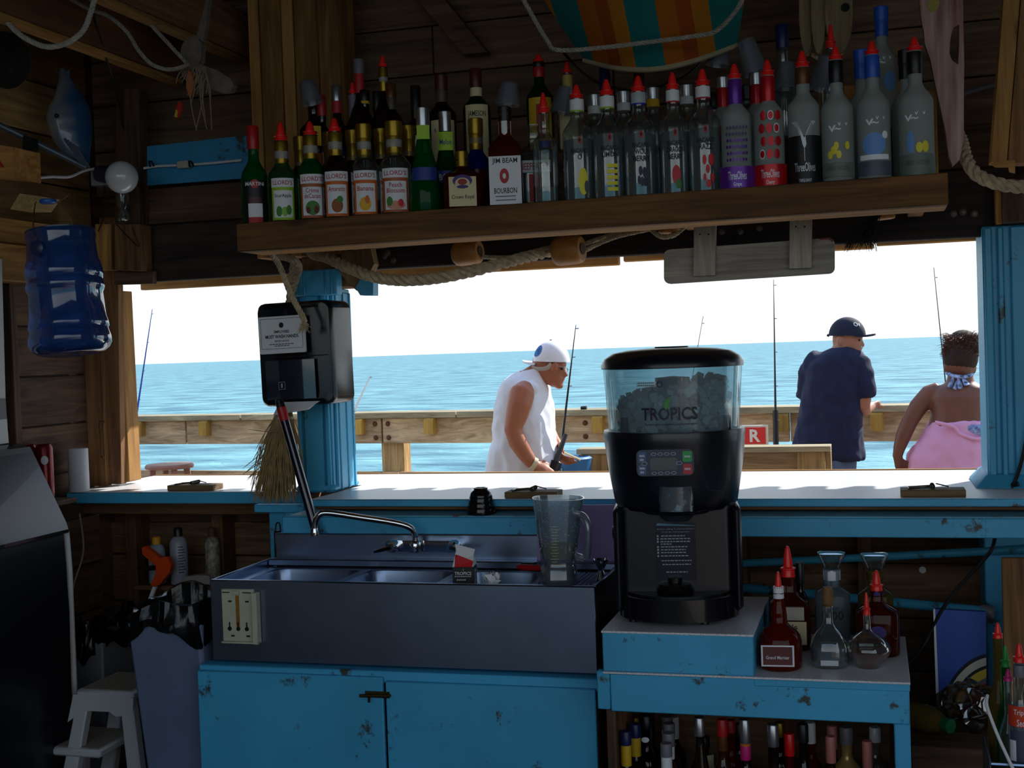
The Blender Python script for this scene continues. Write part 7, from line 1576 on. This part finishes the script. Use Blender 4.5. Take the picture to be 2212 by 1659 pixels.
tb = BM(); ff = lambda x, y: cv_(x, -.0012, y); text(tb, 'TROPICS', w3*.8, .010, ff, w3/2, zk1 - .02, bold=.02); [patch(tb, ff, w3*(.1 + .1*i), w3*(.18 + .1*i), zk1 - .0305, zk1 - .0285, 1) for i in range(8)]; [patch(tb, ff, w3*(.2 + .09*i), w3*(.26 + .09*i), zk1 - .042, zk1 - .0385, 1) for i in range(5)]
obj('lettering', tb, inkw, ck)
lb = BM(); disc(lb, ff, w3*.52, zk1 - .009, .0022, .004, 10); obj('logo_leaf', lb, M('leaf green print'), ck)
tb = BM(); fs_ = lambda x, y: cv_(w3 + .0012, x, y)
for i in range(9): patch(tb, fs_, w3*.12, w3*(.88 if i % 3 else .6), zk1 - .012 - .005*i, zk1 - .010 - .005*i, 1)
obj('side_print', tb, inkw, ck)
pc = BM(); rnd = random.Random(6)
P0 = at(1064, 1250, 3.72); ell(pc, P0, (.026, .022, .02), None, 12, 8)
for v in pc.verts: v.co += Vector((rnd.uniform(-.009, .009), rnd.uniform(-.009, .009), rnd.uniform(-.009, .009)))
obj('crumpled_paper', pc, wh_lab, label='crumpled white paper beside the juice carton', cat='paper', ang=10)
# black dish brush hanging left of backsplash
db = root('hanging_scraper', at(600, 1205, 4.1), 'narrow black scraper hanging left of the backsplash', 'scraper')
obj('blade', bx(BM(), *(lambda p, q: (p.x, q.x, 4.08, 4.10, q.z, p.z))(at(593, 1146, 4.09), at(607, 1206, 4.09)), .003), blackc, db)
obj('loop', tube(BM(), arc([at(595, 1148, 4.09), at(597, 1131, 4.09), at(604, 1131, 4.09), at(606, 1148, 4.09)], 5), .003, 8), blackc, db)

# ================================================================== right side: pipes, cables, board, rack
pipe = paint('blue pipe paint', '3a93b5', '33424a', .56)
pu1 = root('blue_pipe', at(1590, 1217, 4.6), 'upper blue painted pipe slanting along the back wall', 'pipe')
obj('pipe', tube(BM(), [at(1560, 1219, 4.58), at(1850, 1205, 4.55), at(2230, 1186, 4.35)], .014, 14), pipe, pu1)
pu2 = root('blue_pipe', at(1580, 1270, 4.5), 'lower blue painted pipe ending in a grey coupling', 'pipe')
obj('pipe', tube(BM(), [at(1540, 1264, 4.58), at(1800, 1288, 4.45), at(2130, 1321, 4.25)], .016, 14), pipe, pu2)
obj('coupling', tube(BM(), [at(2120, 1320, 4.26), at(2146, 1323, 4.25)], .021, 14), greyc, pu2)
obj('collar', tube(BM(), [at(1648, 1273, 4.53), at(1652, 1273.5, 4.53)], .0185, 14), wire, pu2)
obj('sagging_cable', tube(BM(), arc([at(2152, 1132, 4.25), at(2145, 1180, 4.2), at(2120, 1215, 4.2), at(2070, 1270, 4.2), at(2030, 1325, 4.2), at(2000, 1385, 4.2), at(1970, 1425, 4.15), at(1940, 1445, 4.1)], 6), .006, 8), wire, label='black power cord sagging down behind the tequila bottles', cat='cord')
cc = root('tied_cable', at(2195, 1055, 4.42), 'black cord tied down the right blue post', 'cord')
obj('cord', tube(BM(), arc([at(2225, 900, 4.43), at(2215, 960, 4.43), at(2203, 1010, 4.43), at(2192, 1040, 4.43), at(2183, 1060, 4.43)], 6), .006, 8), wire, cc)
obj('zip_tie', tube(BM(), [at(2186, 1048, 4.42), at(2200, 1045, 4.41)], .008, 8), blackc, cc)
obj('daylight_spot', lathe(BM(), [(.012, 0), (.012, .003), (0, .004)], 16, Matrix.Translation(at(1993, 1231, 4.765)) @ Matrix.Rotation(R(90), 4, 'X')), whitec, label='small white disc standing in for daylight through the brown wall', cat='daylight spot')  # white disc imitates daylight coming through a hole in the wall
bb = root('painted_panel', at(2080, 1560, 4.2), 'blue panel painted with red, yellow and white rings', 'panel')
obj('panel', pxprism([(2030, 1570), (2132, 1570), (2130, 1322), (2018, 1316)], 4.2, .02), M('blue panel paint', '2f4fa8', .5, mott=.06, msc=6), bb)
obj('panel_edge', pxprism([(2024, 1570), (2031, 1570), (2020, 1316), (2016, 1316)], 4.198, .02), white, bb)
def ringpoly(r0, r1): 
    o = []; cx, cy = 2150, 1560
    for k in range(15): a = R(100 + 85*k/14); o.append((cx + r1*.96*math.cos(a), cy - r1*1.2*math.sin(a)))
    for k in range(14, -1, -1): a = R(100 + 85*k/14); o.append((cx + r0*.96*math.cos(a), cy - r0*1.2*math.sin(a)))
    return [(min(max(x, 2029), 2131), min(y, 1569)) for x, y in o]
for i, (r0, r1, mt) in enumerate(((118, 124, ink), (104, 118, M('white ring paint', 'b9b7ab', .5)), (98, 104, ink), (82, 98, M('yellow ring paint', 'c9ac3a', .5)), (74, 82, M('grey ring paint', '5a6070', .5)), (30, 74, M('red ring paint', '9a1f24', .5)))):
    obj('ring', pxprism(ringpoly(r0, r1), 4.196 - .0004*i, .004), mt, bb)
# clear bag and yellow bottle on the floor ledge
fl2 = obj('storage_crate', bx(BM(), at(1965, 1600, 3.9).x, at(2215, 1600, 3.9).x, 3.75, 4.15, .0, at(2050, 1612, 3.75).z, .004), wdarkX, label='dark crate holding clear bags right of the blue table', cat='crate')
zc2 = at(2050, 1612, 3.75).z
pbm = thin('clear crinkled film', 'a9aaa6', .35, .1)
bm = BM(); bmesh.ops.create_icosphere(bm, subdivisions=4, radius=1, matrix=Matrix.Translation((at(2095, 1570, 3.9).x, 3.92, zc2 + .065)) @ Matrix.Diagonal((.085, .08, .075, 1))); rnd = random.Random(12)
from mathutils import noise as mnoise
for v in bm.verts: v.co += v.normal * 0 + Vector((mnoise.noise(v.co*38), mnoise.noise(v.co*38 + Vector((5, 1, 2))), mnoise.noise(v.co*38 + Vector((9, 3, 7))))) * .022
obj('plastic_bag', bm, pbm, label='crinkled clear plastic bag on the dark crate', cat='bag', ang=20)
yb = root('mixer_bottle', at(2030, 1606, 3.85), 'yellowish mixer bottle lying with green cap towards us', 'bottle')
pa, pb_ = at(1975, 1588, 3.90), at(2040, 1592, 3.82); pa.z = pb_.z = zc2 + .042
obj('bottle', tube(BM(), [pa, pa.lerp(pb_, .6), pa.lerp(pb_, .85), pb_], [.040, .040, .028, .018], 18), M('yellow mixer', '6a5a2a', .1, trans=.5, ior=1.2), yb)
obj('cap', tube(BM(), [pb_, pb_ + (pb_ - pa).normalized()*.025], .021, 16), M('green cap', '0c5a38', .4), yb)
# speed rack at right edge with mixers
rk = root('speed_rack', Vector((at(2200, 1700, 3.35).x, 3.35, .40)), 'steel speed rack with bottles at the right edge', 'rack')
xk0 = at(2128, 1600, 3.42).x
rack_z = .46
obj('rack_floor', bx(BM(), xk0, xk0 + .5, 3.26, 3.46, rack_z - .01, rack_z, .001), steel, rk)
obj('rack_rail', tube(BM(), [Vector((xk0, 3.25, rack_z + .10)), Vector((xk0 + .5, 3.25, rack_z + .10))], .006, 8), steel, rk)
obj('rack_end', bx(BM(), xk0 - .004, xk0, 3.25, 3.46, rack_z - .01, rack_z + .11, .001), steel, rk)
obj('rack_leg', bx(BM(), xk0 + .01, xk0 + .04, 3.44, 3.47, 0, rack_z - .01, .002), wdarkZ, rk)
obj('rack_leg', bx(BM(), xk0 + .42, xk0 + .45, 3.3, 3.33, 0, rack_z - .01, .002), wdarkZ, rk)
GR = 'mixer bottles in the speed rack'
def rkb(px, hw, yt, Y, kind, glass, label, **q): return bottle(px, hw, yt, Y, rack_z + .0005, kind, glass, label, group=GR, yref=1560, **q)
rkb(2160, 26, 1378, 3.43, 'wine', M('yellow mixer'), 'mixer bottle with tall red pourer, left in the rack', closure=('pour', redpl, 1345))
rkb(2175, 24, 1440, 3.37, 'wine', ggreen, 'mixer bottle with green pourer in the rack', closure=('pour', greenc, 1395))
rkb(2180, 24, 1470, 3.33, 'wine', gclear, 'mixer bottle with magenta pourer in the rack', closure=('pour', magc, 1445))
rkb(2205, 28, 1430, 3.30, 'llord', gclear, 'clear orange liqueur bottle with grey neck and red label', closure=('pour', redpl, 1390), sleeve=(1436, 1462, greyc), prints=[(.55, .70, 1.2, M('orange red label', 'c23a1c', .5), [('Triple', 1.1, .05, .65, IW), ('Sec', .6, .05, .58, IW)]), (.28, .52, .9, M('striped label', '3a4058', .5), []), (.30, .45, .3, wh_lab, [], -.7)], liquid=(.7, spirit))
obj('white_lead', tube(BM(), arc([at(2133, 1502, 3.3), at(2131, 1520, 3.28), at(2140, 1550, 3.26), at(2160, 1600, 3.24), at(2190, 1665, 3.22)], 6), .004, 8), white_cable, label='white lead hanging beside the speed rack', cat='lead')
obj('brown_panel', bx(BM(), at(2166, 1300, 4.05).x, at(2166, 1300, 4.05).x + .3, 4.05, 4.07, 0, at(2170, 1205, 4.05).z, .003), wbrZ, label='brown upright panel beside the right blue post', cat='panel')
